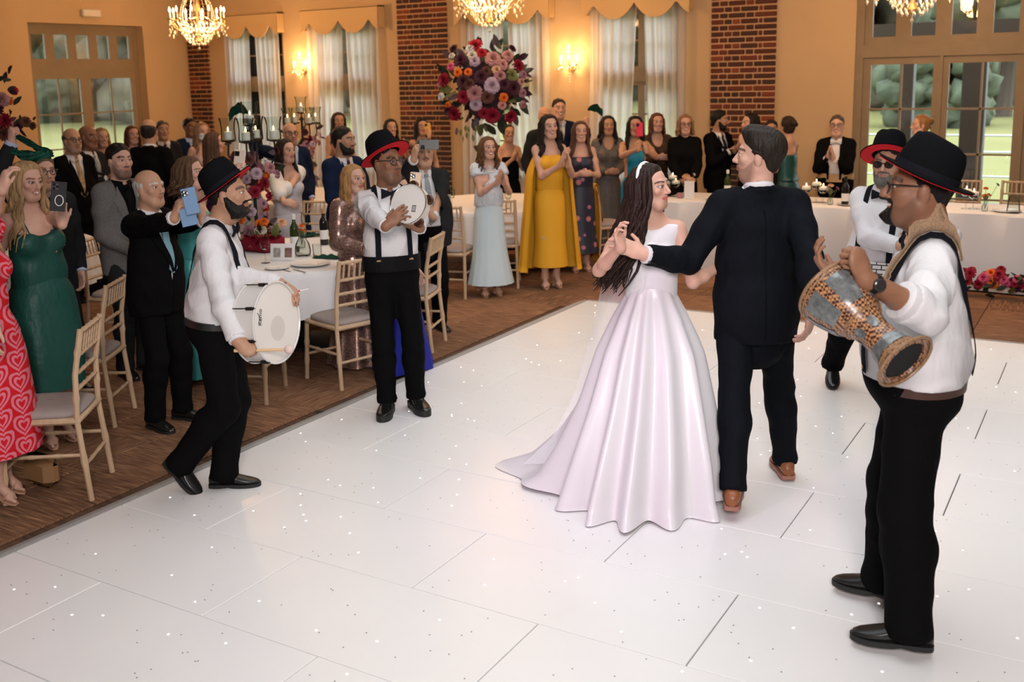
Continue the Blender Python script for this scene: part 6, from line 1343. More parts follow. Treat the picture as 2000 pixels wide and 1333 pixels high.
lettering('maker_name', 'Remo', dr, -xr*.135+up*.055+fr[2]*.0022, lf, .034, INK); m = MB(); m.tube([-xr*(.155-.012*abs(sin(q*3)))+up*(.03+.05*q)+fr[2]*.002 for q in np.linspace(0, 1, 13)], .0016, 4); m.build('maker_crown', INK, dr)
a = m1.arm['R']; g0 = m1.wld(m1.palm['R']+a['n']*.008); md = unit(CR*.99+CU*.03-CF*.1); st = thing('drum_mallet', 'wooden mallet with felt ball in the drummer\'s fist', 'mallet', g0); MB().tube([-md*.07, md*.16, md*.19], [.0085, .0075, .0065], 10).build('handle', mat('pale_wood', (.66, .43, .24), .5), st); MB().sphere(md*.20, (.024, .024, .022), 14, 10).build('felt_head', mat('pink_felt', (.66, .50, .45), .9, bump=(120, .3)), st)
g1 = m1.wld(m1.palm['L']); th = thing('rod_stick', 'thin white stick with red grip in the drummer\'s far hand', 'stick', g1); sd = unit(CR*.97+CU*.22); MB().tube([-sd*.02, sd*.055], .0035, 8).build('grip', mat('red_plastic', (.6, .03, .02), .4), th); MB().tube([sd*.055, sd*.10], .0022, 6).build('tip', mat('white_rod', (.8, .78, .76), .4), th)
# tambourine
c = atd(797, 399, 6.03); nrm = -CF*.86-CR*.42+CU*.18; fr = disc_frame(nrm); tb = thing('tambourine', 'white-skinned tambourine with brass jingles held at chest height', 'tambourine', c); R_ = .118
MB().lathe([(R_, -.055), (R_, 0), (R_-.008, 0), (R_-.008, -.055)], 40, (0, 0, 0), fr, cap=False).build('rim', mat('ivory_rim', (.62, .55, .47), .4), tb); MB().lathe([(R_-.002, .001), (R_-.03, .002), (.001, .002)], 40, (0, 0, 0), fr).build('skin', mat('tambourine_skin', (.66, .61, .57), .5), tb); m = MB(); m.tube([np.array((R_*cos(q), R_*sin(q), .002)) @ fr for q in np.linspace(0, 2*pi, 41)], .004, 6, cap=False); m.build('hoop', CHROME, tb)
for i in range(5):
    q = 2*pi*(i+.25)/5
    for z_ in (-.02, -.03, -.04):
        m = MB(); p_ = np.array((R_*cos(q), R_*sin(q), z_)) @ fr; m.lathe([(.030, -.002), (.026, .002), (.006, .004)], 16, p_, fr); m.build('jingle', mat('dark_bronze', (.10, .045, .03), .35, .8), tb)
xr = fr[0] if fr[0] @ CR > 0 else -fr[0]; up = np.cross(fr[2], xr)
for k_, (ox, oy, w_, h_) in enumerate(((.034, -.025, .004, .036), (.034+.010, -.025, .004, .036), (.034+.020, -.025, .004, .036), (.044, -.008, .026, .004), (.044, -.042, .026, .004))): m = MB(); m.box(xr*ox+up*oy+fr[2]*.003, (w_, h_, .0006), np.stack([xr, up, fr[2]])); m.build('maker_mark', INK, tb, smooth=False)
# goblet drum
A0 = atd(1618, 566, 3.42); B0 = atd(1769, 708, 3.17); ax = unit(B0-A0); LN = np.linalg.norm(B0-A0); fr = disc_frame(ax); gd = thing('goblet_drum', 'goblet drum inlaid with mother-of-pearl held under the player\'s arm', 'drum', A0)
INLAY = bpy.data.materials.new('pearl_and_wood_inlay'); INLAY.use_nodes = True
def _inlay():
    nt = INLAY.node_tree; N = nt.nodes; L = nt.links; t = N.new('ShaderNodeTexCoord'); c1 = N.new('ShaderNodeTexChecker'); c1.inputs['Scale'].default_value = 110; c1.inputs[1].default_value = (.045, .016, .014, 1); c1.inputs[2].default_value = (.42, .20, .085, 1); mp = N.new('ShaderNodeMapping'); mp.inputs['Rotation'].default_value = (.6, .3, .78); L.new(t.outputs['Object'], mp.inputs[0]); L.new(mp.outputs[0], c1.inputs[0]); L.new(c1.outputs[0], N['Principled BSDF'].inputs[0]); N['Principled BSDF'].inputs['Roughness'].default_value = .3
_inlay()
PEARL = mat('abalone_pearl', (.22, .23, .23), .18, .35, noise=(60, .5)); BRAID = mat('rope_inlay', (.36, .20, .10), .4, noise=(160, .6))
prof = [(.112, 0), (.114, .02), (.110, .06), (.092, .12), (.070, .165), (.056, .195), (.050, .225), (.054, .27), (.064, .32), (.078, .36), (.096, LN-.005)]
MB().lathe([(r, z) for r, z in prof]+[(.088, LN-.007), (.072, .36), (.045, .27)], 48, (0, 0, 0), fr, cap=False).build('body', INLAY, gd); MB().lathe([(.001, -.004), (.108, -.004), (.114, .0)], 40, (0, 0, 0), fr).build('skin', HIDE, gd); MB().lathe([(.0885, LN-.010), (.001, LN-.011)], 24, (0, 0, 0), fr).build('mouth_shade_disc', mat('painted_mouth_shade', (.004, .004, .004), .9), gd)  # black disc across the bell mouth paints in the shade inside
def prad(z): return np.interp(z, [p[1] for p in prof], [p[0] for p in prof])
for z_, r_ in ((.004, .006), (.020, .003), (.17, .0035), (.335, .003), (LN-.035, .004), (LN-.012, .007), (LN-.002, .005)): m = MB(); m.tube([np.array(((prad(z_)+.001)*cos(q), (prad(z_)+.001)*sin(q), z_)) @ fr for q in np.linspace(0, 2*pi, 49)], r_, 6, cap=False); m.build('rope_border', BRAID, gd)
for i in range(6):
    for za, zb in ((.035, .140), (LN-.085, LN-.045)) if i % 1 == 0 else ():
        G = []; q0 = 2*pi*i/6
        for z_ in np.linspace(za, zb, 7): G.append([np.array(((prad(z_)+.0025)*cos(q), (prad(z_)+.0025)*sin(q), z_)) @ fr for q in np.linspace(q0-.36, q0+.36, 7)])
        m = MB(); m.grid(np.array(G), .002); m.build('pearl_panel', PEARL, gd)
    for z_ in (.215, .30):
        G = []; q0 = 2*pi*i/6+(.5 if z_ > .25 else 0)
        for rr in (.001, .008, .016): G.append([np.array(((prad(z_+rr*sin(e)*1.3)+.0025)*cos(q0+rr*cos(e)/.055), (prad(z_+rr*sin(e)*1.3)+.0025)*sin(q0+rr*cos(e)/.055), z_+rr*sin(e)*1.3)) @ fr for e in np.linspace(0, 2*pi, 13)])
        m = MB(); m.grid(np.array(G)); m.build('pearl_medallion', PEARL, gd)
# woven strap over the player's shoulder
STRAP = mat('woven_gold_strap', (.50, .32, .19), .8, noise=(220, .5), bump=(260, .5)); tgt = m4.loc(A0+ax*.20)
S = [(-.070, 1.42, a_) for a_ in np.linspace(175, 60, 8)]+[(-.078, 1.42-.02*q, 60-12*q) for q in range(1, 5)]+[(-.085, z_, 0) for z_ in (1.36, 1.31)]
G = []
for x_, zc, th_ in S:
    d_ = m4.Yt*cos(rad(th_))+m4.Ut*sin(rad(th_)); G.append(hit(lambda X: evalp(m4.shirtp+m4.headprims[-2:], X), [m4.T(x_+e, 0, zc)+d_*.42 for e in (-.024, 0, .024)], -d_)+d_*.012)
e0, e1 = G[-1], m4.loc(A0+ax*.20)
for t_ in np.linspace(.2, 1, 6): G.append(e0*(1-t_)+(e1+dc(190, .3, .5, .6)*.05+np.array([-1, 0, 1])[:, None]*dc(190, .5, .6, 0)*.024)*t_)
mb = MB(); mb.grid(np.array(G), .005); mb.build('drum_strap', STRAP, m4.root, sharp=None)
a = m4.arm['L']; P = a['W']-a['fd']*.035; wf = disc_frame(a['fd']); wt = MB(); wt.lathe([(.034, -.012), (.036, -.011), (.036, .011), (.034, .012)], 24, P, wf, cap=False, sx=1.05); o_ = wt.build('wristwatch', BLACKP, m4.root); wd_ = unit(dc(190, -.2, .1, .95)-a['fd']*(dc(190, -.2, .1, .95) @ a['fd'])); ff = disc_frame(wd_); f_ = MB(); f_.lathe([(.021, .030), (.022, .034), (.022, .042), (.018, .045), (.001, .044)], 24, P, ff); f_.build('watch_case', mat('dark_watch_face', (.03, .028, .028), .25), o_)
# ------------------------------------------------------------------ the guests
NTIE = cloth('navy_silk', (.012, .015, .035), .5, .1); SILV = cloth('silver_silk', (.34, .35, .36), .4, .1, noise=(120, .5)); GOLDT = cloth('gold_stripe_silk', (.48, .33, .17), .5, .1, noise=(45, .6)); BLUET = cloth('pale_blue_silk', (.25, .46, .55), .5, .1, noise=(160, .35)); BURG = cloth('burgundy_silk', (.07, .012, .02), .5, .1)
LBLUE = cloth('light_blue_shirt', (.42, .50, .68), .7, .3); BLKSH = cloth('black_shirt', (.005, .005, .0055), .8, .3)
HB, HK, HBR, HBL, HGR, HAU = (.035, .020, .013), (.011, .009, .008), (.075, .038, .020), (.40, .23, .10), (.33, .30, .27), (.13, .042, .018)
def spot(px, py, d): P = atd(px, py, d); b = (float(P[0]), float(P[1])); return b, float(P[2])
def phc(b, a): return toward(b, CAM)+a
def res(d): return dict(h=max(.0072, d*.00068), hh=max(.0045, d*.0006)), (.013 if d < 9 else .019)
def man(label, px, py, d, a, skin, suit=BLK, shirt=WHT, tie=None, bow=False, hair=('short', HB), head=(0, 0, 0), R=None, L=None, pose=None, specs=None, beard=None, stubble=None, smile=.2, fat=.0, open_=0., bw=.95, trouser=None, feet=None, hd=1.04, lean=0, btn=1.10, group=None, shoes=SHOE, waistcoat=None):
    b, H = spot(px, py, d); ph = phc(b, a); k = H/1.8; sk, hg = res(d); kw = pose(k) if pose else {}
    if R: kw['R'] = hand(b, ph, 0, *R)
    if L: kw['L'] = hand(b, ph, 0, *L)
    p = Person(label, b, ph, H-.012, bw=bw, fat=fat, head=head, hd=hd, lean=lean, feet=feet, group=group, **kw)
    p.skin(skin, **sk, smile=smile, stubble=stubble, brow=hair[1], fat=fat*.12)
    if hair[0]: p.hair(*hair[:2], h=max(.006, d*.00065), thick=hair[2] if len(hair) > 2 else .009)
    if beard: p.beard(beard[0], max(.0045, d*.0006), beard[1])
    p.shirtfront(shirt, hg+.005); p.jacket(suit, hg, o=.015, open_=open_, btn=btn, vw=.075 if not open_ else .10); p.trousers(trouser or suit, hg+.004, wid=.016); p.collar(shirt)
    if tie: p.tie(tie, z1=btn-.01 if not open_ else 1.02)
    if bow: p.bowtie(BLKS)
    p.cuffs(shirt); p.shoes(shoes, SOLE)
    if specs: p.glasses(BLACKP, specs, r=.0026)
    return p
def woman(label, px, py, d, a, skin, dress, hair, head=(0, 0, 0), R=None, L=None, pose=None, specs=None, smile=.7, fat=.0, bw=.97, top=1.36, neck=None, armhole=None, sleeve=None, arms='all', hem=.04, skirt=(.13, .20, .24), hd=1.05, lips=(.46, .10, .10), legs=None, heel=0., lean=0, skm=None, nf=9, amp=.05, feet=None, tilt=0, makeup=.6, chest=True, sheen=None, brow=None):
    b, H = spot(px, py, d); ph = phc(b, a); k = (H-heel)/1.8; sk, hg = res(d); kw = pose(k) if pose else {}
    if heel and kw:
        for s_ in kw.values(): s_['to'] = s_['to']+V3(0, 0, heel)
    if R: kw['R'] = hand(b, ph, 0, *R)
    if L: kw['L'] = hand(b, ph, 0, *L)
    p = Person(label, b, ph, H-.018-heel, True, bw=bw, fat=fat, head=head, hd=hd, lean=lean, heel=heel, feet=feet, tilt=tilt, **kw)
    p.skin(skin, **sk, arms=arms, smile=smile, makeup=makeup, lips=lips, legs=legs, chest=chest, brow=brow or tuple(x*.8 for x in hair[1]))
    hk = dict(hair[2]) if len(hair) > 2 else {}; p.hair(hair[0], hair[1], h=max(.006, d*.00065), seed=int(px), **hk)
    p.bodice(dress, top, .99, .012, min(hg, .016), neck=neck, armhole=armhole, sleeve=sleeve, name='dress_bodice')
    z = heel; s = p.s; f = p.fat
    p.skirt(skm or dress, [(1.04*s+z, (.113+f)*s*bw+.012, (.078+f)*s*bw+.014, p.T(0, 0, 1.04)[0], p.T(0, 0, 1.04)[1]), (.93*s+z, .160*s*bw+.014, (.115+f*.5)*s*bw+.016, 0, -.012), (.80*s+z, .165*s*bw+skirt[0]*.1, .125*s*bw+skirt[0]*.1+.01, 0, -.01), (.45*s+z, skirt[1]*s, skirt[1]*s*.85, 0, 0), (hem, skirt[2]*s, skirt[2]*s*.88, 0, 0)], nf=nf, amp=amp, seg=72 if d < 9 else 48, rows=18, seed=int(px))
    if specs: p.glasses(BLACKP, specs, r=.0026)
    return p
def phone_in(p, nm, fr, m, label, up=.055, **k):
    a = p.arm[nm]; return phone(p.wld(p.palm[nm]+a['n']*.004)+np.asarray(fr)[1]*up*1.0 if k.pop('tall', True) else p.wld(p.palm[nm]+a['n']*.004)+np.asarray(fr)[0]*0, fr, m, label, **k)
def phone(pos, fr, m, label, cam_m=None, w_=.076, h_=.155):
    """fr rows: width, height, back normal (towards the viewer)"""
    t = thing('phone', label, 'phone', pos); MB().box((0, 0, 0), (w_, h_, .009), fr, .003).build('phone_case', m, t); c_ = cam_m or BLACKP
    fr = np.asarray(fr); k = MB(); k.box((np.array((-w_*.24, h_*.32, .0055))) @ fr, (w_*.42, w_*.42, .003), fr, .001); k.build('camera_block', c_, t)
    for x, y in ((-.34, .38), (-.34, .26), (-.14, .32)): q = MB(); q.lathe([(.008, .007), (.008, .0085), (.001, .009)], 10, np.array((w_*x, h_*y, 0)) @ fr, fr); q.build('camera_lens', mat('lens_black', (.01, .01, .012), .1), t)
    return t
def camfr(rot=0., yaw=0.):
    """frame facing the camera: width right, height up, normal towards it, turned by rot in the picture plane and yaw about its height"""
    n = unit(-CF*cos(rad(yaw))+CR*sin(rad(yaw))); x = unit(CR-n*(CR @ n)); y = np.cross(n, x); r = rad(rot); return np.stack([x*cos(r)+y*sin(r), y*cos(r)-x*sin(r), n])
def napkin(pts, d, wid, label, seed=0, m_=None, tilt=.5):
    """a cloth swung through the air along picture points pts at depth d"""
    P = np.array([atd(x, y, d+.03*sin(i*1.3+seed)) for i, (x, y) in enumerate(pts)]); t = np.linspace(0, 1, len(P)); tt = np.linspace(0, 1, 18); P = np.stack([np.interp(tt, t, P[:, c]) for c in range(3)], 1); G = []
    for i, p in enumerate(P):
        w_ = wid*min(1, .25+tt[i]*2.2)*(1-.3*tt[i]); G.append([p+(-CU*.75+CF*tilt)*(w_*v)+CF*.012*sin(v*16+i*.9)-CU*.006*sin(v*20+i) for v in np.linspace(-.5, .5, 9)])
    m = MB(); m.grid(np.array(G), .003); return tag(m.build('napkin', m_ or GREENN, sharp=None), label, 'napkin')
def heartprint():
    m = bpy.data.materials.new('heart_print_cotton'); m.use_nodes = True; nt = m.node_tree; N = nt.nodes; L = nt.links; t = N.new('ShaderNodeTexCoord'); s = N.new('ShaderNodeSeparateXYZ'); L.new(t.outputs['Object'], s.inputs[0])
    def M(op, a, b=None):
        n = N.new('ShaderNodeMath'); n.operation = op
        for i, v in enumerate((a, b)):
            if v is None: continue
            if isinstance(v, (int, float)): n.inputs[i].default_value = v
            else: L.new(v, n.inputs[i])
        return n.outputs[0]
    u = M('MULTIPLY', M('ADD', s.outputs[1], M('MULTIPLY', s.outputs[0], -.45)), 9.5); v = M('MULTIPLY', s.outputs[2], 9.0); col_ = M('FLOOR', u); vv = M('ADD', v, M('MULTIPLY', M('MODULO', M('ABSOLUTE', col_), 2.), .5))
    fx = M('MULTIPLY', M('SUBTRACT', M('FRACT', u), .5), 2.3); fy = M('MULTIPLY', M('SUBTRACT', M('FRACT', vv), .42), 2.3); ax_ = M('ABSOLUTE', fx); e = M('SUBTRACT', M('MULTIPLY', fy, 1.15), M('MULTIPLY', M('SQRT', ax_), .75)); r = M('SQRT', M('ADD', M('MULTIPLY', fx, fx), M('MULTIPLY', e, e)))
    cr = N.new('ShaderNodeValToRGB'); cr.color_ramp.interpolation = 'CONSTANT'; L.new(M('MULTIPLY', r, .7), cr.inputs[0]); E_ = cr.color_ramp.elements; RD, PK = (.60, .010, .018, 1), (.72, .18, .24, 1); E_[0].position = 0; E_[0].color = RD; E_[1].position = .26; E_[1].color = PK
    for p_, c_ in ((.46, RD), (.62, PK), (.84, RD)): x = E_.new(p_); x.color = c_
    L.new(cr.outputs[0], N['Principled BSDF'].inputs[0]); N['Principled BSDF'].inputs['Roughness'].default_value = .7; N['Principled BSDF'].inputs['Specular IOR Level'].default_value = .2; return m
NK = ((0, .02, 1.52), (.10, .13, .12))
# ---- left foreground
b = (float(at(12, 985)[0])-.05, float(at(12, 985)[1])+.02); ph = phc(b, 62)
p = Person('woman in red and pink heart-print dress at the left edge', b, ph, 1.66, True, heel=.07, bw=1.05, fat=.012, head=(0, 4, 0), R=hand(b, ph, 0, 18, 700, 4.82, (-.05, -.95, .1), (.5, 0, -.8), 'relax', (-.8, 0, .5)), L=hand(b, ph, 0, 12, 345, 4.95, (.25, .9, .2), (.6, .1, -.6), 'hold', (-.6, -.8, .3)))
p.skin(FAIR, .007, .005, arms='all', legs='low', smile=.6, makeup=.5); p.hair('long', (.42, .24, .12), .007, .014, .40, 54, .028, .02, seed=2, lockr=.014, az0=66)
HEART = heartprint(); p.bodice(HEART, sleeve=(-.62, .022), neck=NK, o=.012, h=.012); s = p.s; p.skirt(HEART, [(1.06*s+.07, .135, .11, 0, 0), (.95*s+.07, .185, .15, 0, 0), (.8*s+.07, .215, .18, 0, 0), (.55, .24, .20, 0, 0), (.30, .26, .22, 0, 0)], nf=7, amp=.03, seed=4); p.heels(NUDE)
napkin(((22, 296), (40, 302), (60, 306), (82, 303), (99, 300)), 4.95, .065, 'lower dark green napkin waved by the woman in the heart-print dress', 1)
EMER = mat('emerald_satin', (.008, .062, .048), .5, bump=(13, .8), stretch=(1, 1, .5), spec=.35)
b = (float(at(112, 868)[0]), float(at(112, 868)[1])); ph = phc(b, 30)
p = Person('blonde woman in emerald satin dress looking at her raised phone', b, ph, 1.68, True, heel=.07, bw=1.1, fat=.012, tilt=3, head=(-6, -8, 0), L=hand(b, ph, 0, 130, 448, 5.55, (-.05, .95, .1), (-.3, .1, -.9), 'hold', (.5, -.9, .1)))
p.skin(FAIR, .007, .0042, arms='all', legs='low', smile=.5, makeup=.7, chest=True); p.hair('long', (.44, .27, .13), .006, .014, .34, 50, .024, .018, seed=9, lockr=.013); p.bodice(EMER, 1.345, 1.0, .009, .011, neck=((0, .11, 1.37), (.075, .08, .05)), amp=.003); s = p.s
for sg in (1, -1): p.ribbon([(sg*.085, 1.30+.02*q, 0) for q in range(5)]+[(sg*.09, 1.40-.01*sin(rad(q)), q) for q in range(20, 170, 20)], .008, EMER, 'dress_strap', prims=p.torso(.003))
p.skirt(EMER, [(1.06*s+.07, .135, .108, 0, 0), (.95*s+.07, .195, .16, 0, -.01), (.82*s+.07, .215, .18, 0, -.01), (.6, .225, .19, .01, .01), (.38, .21, .18, .03, .02)], nf=5, amp=.05, seed=8, twist=1.2); p.heels(NUDE)
phone(atd(114, 384, 5.42), camfr(-4, 28), mat('clear_phone_case', (.03, .028, .03), .15), 'dark phone with white magnetic ring held by the emerald dress woman')
MB().tube([atd(115.5, 392, 5.405)+(CR*cos(q)*.8+CU*sin(q))*.027 for q in np.linspace(0, 2*pi, 25)], .0022, 5).build('charging_ring', PAPER, bpy.data.objects['phone']).location = tuple(-V3(*bpy.data.objects['phone'].location))
p = man('man in navy tie and light blue shirt behind a waved green napkin', 78, 296, 7.2, 22, FAIR, CHAR, LBLUE, NTIE, hair=('short', (.12, .08, .05)), specs=LENSC, R=(24, 278, 6.95, (0, .9, .2), (.6, 0, -.7), 'fist', (-.6, -.9, .1)), smile=.3)
napkin(((20, 262), (42, 270), (62, 283), (84, 294), (104, 300)), 6.95, .075, 'upper dark green napkin waved in front of the man\'s face', 2)
man('man in dark suit and striped gold tie with glasses by garden doors', 137, 246, 10.4, 28, TAN, BLK, WHT, GOLDT, hair=('fringe', (.06, .05, .045)), specs=LENSC, stubble=(.2, .17, .15, .5), fat=.03, smile=.1)
man('bald man in grey suit clasping his hands by garden doors', 168, 241, 10.9, 48, BROWN, CHAR, WHT, SILV, hair=(None, HK), pose=lambda k: clasp(k, 1.22, .28), smile=.2)
woman('blonde woman half hidden behind the bald man in grey suit', 196, 245, 12.6, 20, FAIR, cloth('beige_knit', (.42, .28, .2), .9), ('bob', HBL, dict(length=.10, n=22)), neck=NK, armhole=.14)
man('dark-haired man in light grey suit jacket and black shirt', 228, 275, 7.6, 32, FAIR, GREYS, BLKSH, BLKSH, hair=('short', HK, .010), stubble=(.06, .04, .03, .75), smile=0., pose=lambda k: clasp(k, .98, .2), trouser=CHAR, head=(2, 0, 0))
b8 = man('elderly bald man in black suit filming with a blue phone', 286, 325, 6.45, 46, TAN, BLK, WHT, BLUET, hair=('fringe', (.55, .52, .48), .010), smile=0., fat=.03, R=(345, 425, 6.0, (.30, .85, .1), (.8, .1, -.5), 'hold', (-.4, -.9, .4)), L=(398, 432, 6.25, (-.25, .9, 0), (-.8, 0, -.4), 'hold', (.4, -.9, .2)), head=(2, 4, 0), feet=((.12, .02, 12, 0), (-.10, .05, -10, 0)))
phone(atd(372, 393, 5.98), camfr(14, 10), mat('blue_flip_case', (.10, .22, .40), .45), 'blue wallet-case phone held by the elderly bald man', w_=.082); o = MB(); o.box(atd(368, 424, 6.0), (.09, .105, .006), camfr(14, 10), .002); tag(o.build('phone_cover_flap', MATS['blue_flip_case']), 'open blue cover flap hanging below the wallet-case phone', 'phone cover')
woman('auburn bobbed woman smiling in front of the garden doors', 256, 241, 13.2, 22, FAIR, cloth('brown_print', (.16, .08, .06), .8, noise=(30, .6)), ('bob', HAU, dict(length=.14, n=24)), neck=NK, armhole=.14)
man('balding man in black suit seen from behind', 288, 229, 10.9, 165, TAN, BLK, WHT, hair=('fringe', (.04, .03, .025)), fat=.02)
man('short-haired man peering over a black-suited shoulder', 316, 232, 13.2, 15, TAN, CHAR, WHT, NTIE, hair=('short', (.10, .07, .05), .006), smile=.3)
TEAL = mat('teal_satin', (.06, .36, .36), .4, bump=(10, .2))
pc = woman('curly brown-haired woman in teal raising a phone beside the drummer', 366, 298, 7.45, 62, FAIR, TEAL, ('curly', (.13, .070, .038), dict(length=.13, n=60, wave=.035, vol=.030, lockr=.013)), neck=NK, armhole=.15, R=(478, 332, 7.1, (.35, .85, .1), (.7, .2, -.5), 'hold', (.2, -1, .3)), L=(420, 520, 7.3, (.5, -.7, 0), (0, 0, -1), 'relax', (.5, -.8, 0)), smile=.4, hem=.05, fat=.01)
phone_in(pc, 'R', camfr(-6, -10), mat('cream_phone_case', (.72, .58, .46), .4), 'cream phone held up beside the near candelabra', w_=.080)
man('dark-haired man at the back beside the corner brick pier', 369, 227, 13.6, 30, BROWN, NAVY, LBLUE, NTIE, hair=('short', HK))
pm = woman('blonde woman in white face mask near the corner brick pier', 392, 234, 12.8, 25, FAIR, cloth('blush_top', (.55, .40, .36), .8), ('long', (.34, .19, .09), dict(length=.22, n=30)), neck=NK, armhole=.15, smile=0.)
V, Q = solid(pm.headprims, .007, lambda P, F: np.maximum(F-.007, np.maximum(np.maximum((((P-pm.Hc) @ pm.hf.T/pm.hs)[:, 2]+.018), -.095-((P-pm.Hc) @ pm.hf.T/pm.hs)[:, 2]), .03-((P-pm.Hc) @ pm.hf.T/pm.hs)[:, 1])), box=(pm.Hc-.15, pm.Hc+.15)); mesh_np('face_mask', V, Q, PAPER, pm.root)
woman('woman with long straight brown hair in purple turned in profile', 415, 252, 10.9, 86, FAIR, cloth('purple_knit', (.05, .02, .11), .8), ('long', (.12, .060, .035), dict(length=.26, n=36, wave=.004)), neck=NK, armhole=.15, smile=.2)
man('bald man in navy suit waving a green napkin behind the candelabra', 565, 236, 11.5, 18, TAN, NAVY, LBLUE, hair=(None, HB), specs=LENSC, R=(488, 246, 11.2, (.1, .95, .1), (.6, 0, -.7), 'fist', (-.5, -.9, 0)), stubble=(.2, .18, .16, .4))
napkin(((484, 220), (476, 213), (466, 211), (456, 217), (447, 230)), 11.2, .16, 'dark green napkin waved high behind the glass candle cups', 3)
WDRS = cloth('white_lace_dress', (.62, .60, .64), .7, .3); WSH = cloth('white_shawl', (.74, .71, .69), .85, .6, 7)
ps = woman('dark-haired woman in white dress and shawl with folded arms', 556, 265, 9.9, 28, FAIR, WDRS, ('long', (.022, .014, .011), dict(length=.27, n=40, wave=.004)), head=(-12, 0, 0), neck=((0, .08, 1.44), (.075, .10, .13)), armhole=.15, R=(555, 395, 9.5, (.9, -.15, .1), (0, -.4, -.9), 'relax', (-.6, -.9, .3)), L=(545, 390, 9.55, (-.9, -.1, .1), (0, -.4, -.9), 'relax', (.8, -.9, .2)), smile=.25)
A = []
for nm in 'RL': A += ps.armp(nm, .030, .035, .45)
ps.garment('shawl', A+[rc(ps.T(-.12, -.03, 1.40), ps.T(.12, -.03, 1.40), .075, .075, .04), rc(ps.T(0, -.06, 1.36), ps.T(0, -.06, 1.15), .09, .09, .05, ps.fr, 1.5)], WSH, .014, .006, 30, fn=lambda P, F: np.maximum(F, -np.maximum(np.abs(ps.tl(P)[:, 0])-.10, .02-ps.tl(P)[:, 1])*ps.s))
man('bearded man in navy suit and burgundy tie at the round table', 668, 245, 9.6, 38, OLIVE, NAVY, WHT, BURG, hair=('short', HK, .009), beard=((.014, .011, .010), .004), hd=1.1, head=(-22, 0, 0), smile=0., stubble=(.04, .03, .025, .6), pose=lambda k: clasp(k, 1.10, .27), bw=1.0)
woman('brunette in a tan sleeveless dress in front of the second window', 660, 215, 14.2, 12, TAN, cloth('tan_dress', (.40, .22, .13), .7), ('long', HB, dict(length=.30, n=34, wave=.016)), pose=lambda k: clap(k, 1.15), smile=.9, neck=NK, armhole=.12)
def sequins():
    m = bpy.data.materials.new('rose_brown_sequins'); m.use_nodes = True; nt = m.node_tree; N = nt.nodes; L = nt.links; v = N.new('ShaderNodeTexVoronoi'); v.inputs['Scale'].default_value = 150; t = N.new('ShaderNodeTexCoord'); L.new(t.outputs['Object'], v.inputs['Vector']); r = N.new('ShaderNodeValToRGB'); L.new(v.outputs['Color'], r.inputs[0]); r.color_ramp.elements[0].color = (.055, .030, .026, 1); r.color_ramp.elements[1].color = (.50, .30, .24, 1); b_ = N['Principled BSDF']; L.new(r.outputs[0], b_.inputs[0]); b_.inputs['Metallic'].default_value = .6; b_.inputs['Roughness'].default_value = .28
    bp = N.new('ShaderNodeBump'); bp.inputs['Strength'].default_value = .9; bp.inputs['Distance'].default_value = .01; L.new(v.outputs['Color'], bp.inputs['Height']); L.new(bp.outputs[0], b_.inputs['Normal']); return m
SEQ = sequins()
woman('blonde bobbed woman in rose-brown sequin gown behind the tambourine player', 688, 314, 7.75, 34, FAIR, SEQ, ('bob', (.46, .24, .085), dict(length=.16, n=40, wave=.006, lockr=.014)), head=(-6, 2, 0), arms='hand', sleeve=(.97, .022), neck=((0, .02, 1.53), (.085, .11, .07)), pose=lambda k: clasp(k, 1.06, .24), smile=.3, hem=.03, skirt=(.13, .22, .30), amp=.06, fat=.012, chest=False)
RBLU = cloth('royal_blue_chiffon', (.010, .016, .26), .6, .5)
pb_ = woman('woman in royal blue behind the tambourine player holding up a phone', 774, 335, 7.55, 60, FAIR, RBLU, ('bob', HB, dict(length=.14, n=26)), neck=NK, armhole=.13, R=(815, 388, 7.1, (.0, .95, 0), (-.6, 0, -.7), 'hold', (.9, -.7, .2)), smile=.3, hem=.03, skirt=(.13, .22, .30))
phone_in(pb_, 'R', camfr(-4, 6), mat('gold_phone_case', (.55, .35, .20), .35), 'gold phone with stickers held above the tambourine')
woman('dark-haired woman clapping in front of the curtained second window', 762, 228, 13.6, 15, TAN, cloth('rust_top', (.30, .12, .07), .8), ('long', HK, dict(length=.2, n=26)), pose=lambda k: clap(k, 1.36, .30, -.09), smile=.9, neck=NK, armhole=.14)
py_ = woman('woman filming with a yellow phone in front of the brick pier', 822, 227, 14.1, 20, TAN, cloth('black_top', (.02, .018, .02), .8), ('long', HK, dict(length=.22, n=26)), R=(838, 268, 13.75, (.1, .95, 0), (-.6, 0, -.7), 'hold', (.6, -.9, .1)), smile=.2, neck=NK, armhole=.14)
phone_in(py_, 'R', camfr(8, 0), mat('yellow_phone_case', (.62, .32, .04), .5), 'yellow phone held up in front of the brick pier')
pg = man('moustached man in open charcoal suit holding a phone sideways', 826, 266, 8.75, 14, TAN, CHAR, WHT, SILV, hair=('short', (.07, .06, .055)), R=(808, 312, 8.3, (.15, .9, .2), (.7, .1, -.6), 'hold', (-.9, -.5, .1)), L=(842, 440, 8.4, (-.6, .5, .2), (0, .4, -.8), 'relax', (.9, -.6, .1)), open_=.05, fat=.045, smile=.3, bw=1.02, trouser=BLK, head=(4, 2, 0))
mu = MB(); mu.tube([pg.hp(x, .094-.25*abs(x), -.043-.22*abs(x)) for x in np.linspace(-.032, .032, 9)], [.002, .005, .0065, .007, .0065, .007, .0065, .005, .002], 6); mu.build('moustache', mat('grey_moustache', (.12, .10, .09), .7), pg.root)
phone(atd(838, 283, 8.16), camfr(90, -4), mat('graphite_phone', (.15, .145, .135), .3), 'graphite phone held sideways by the moustached man')
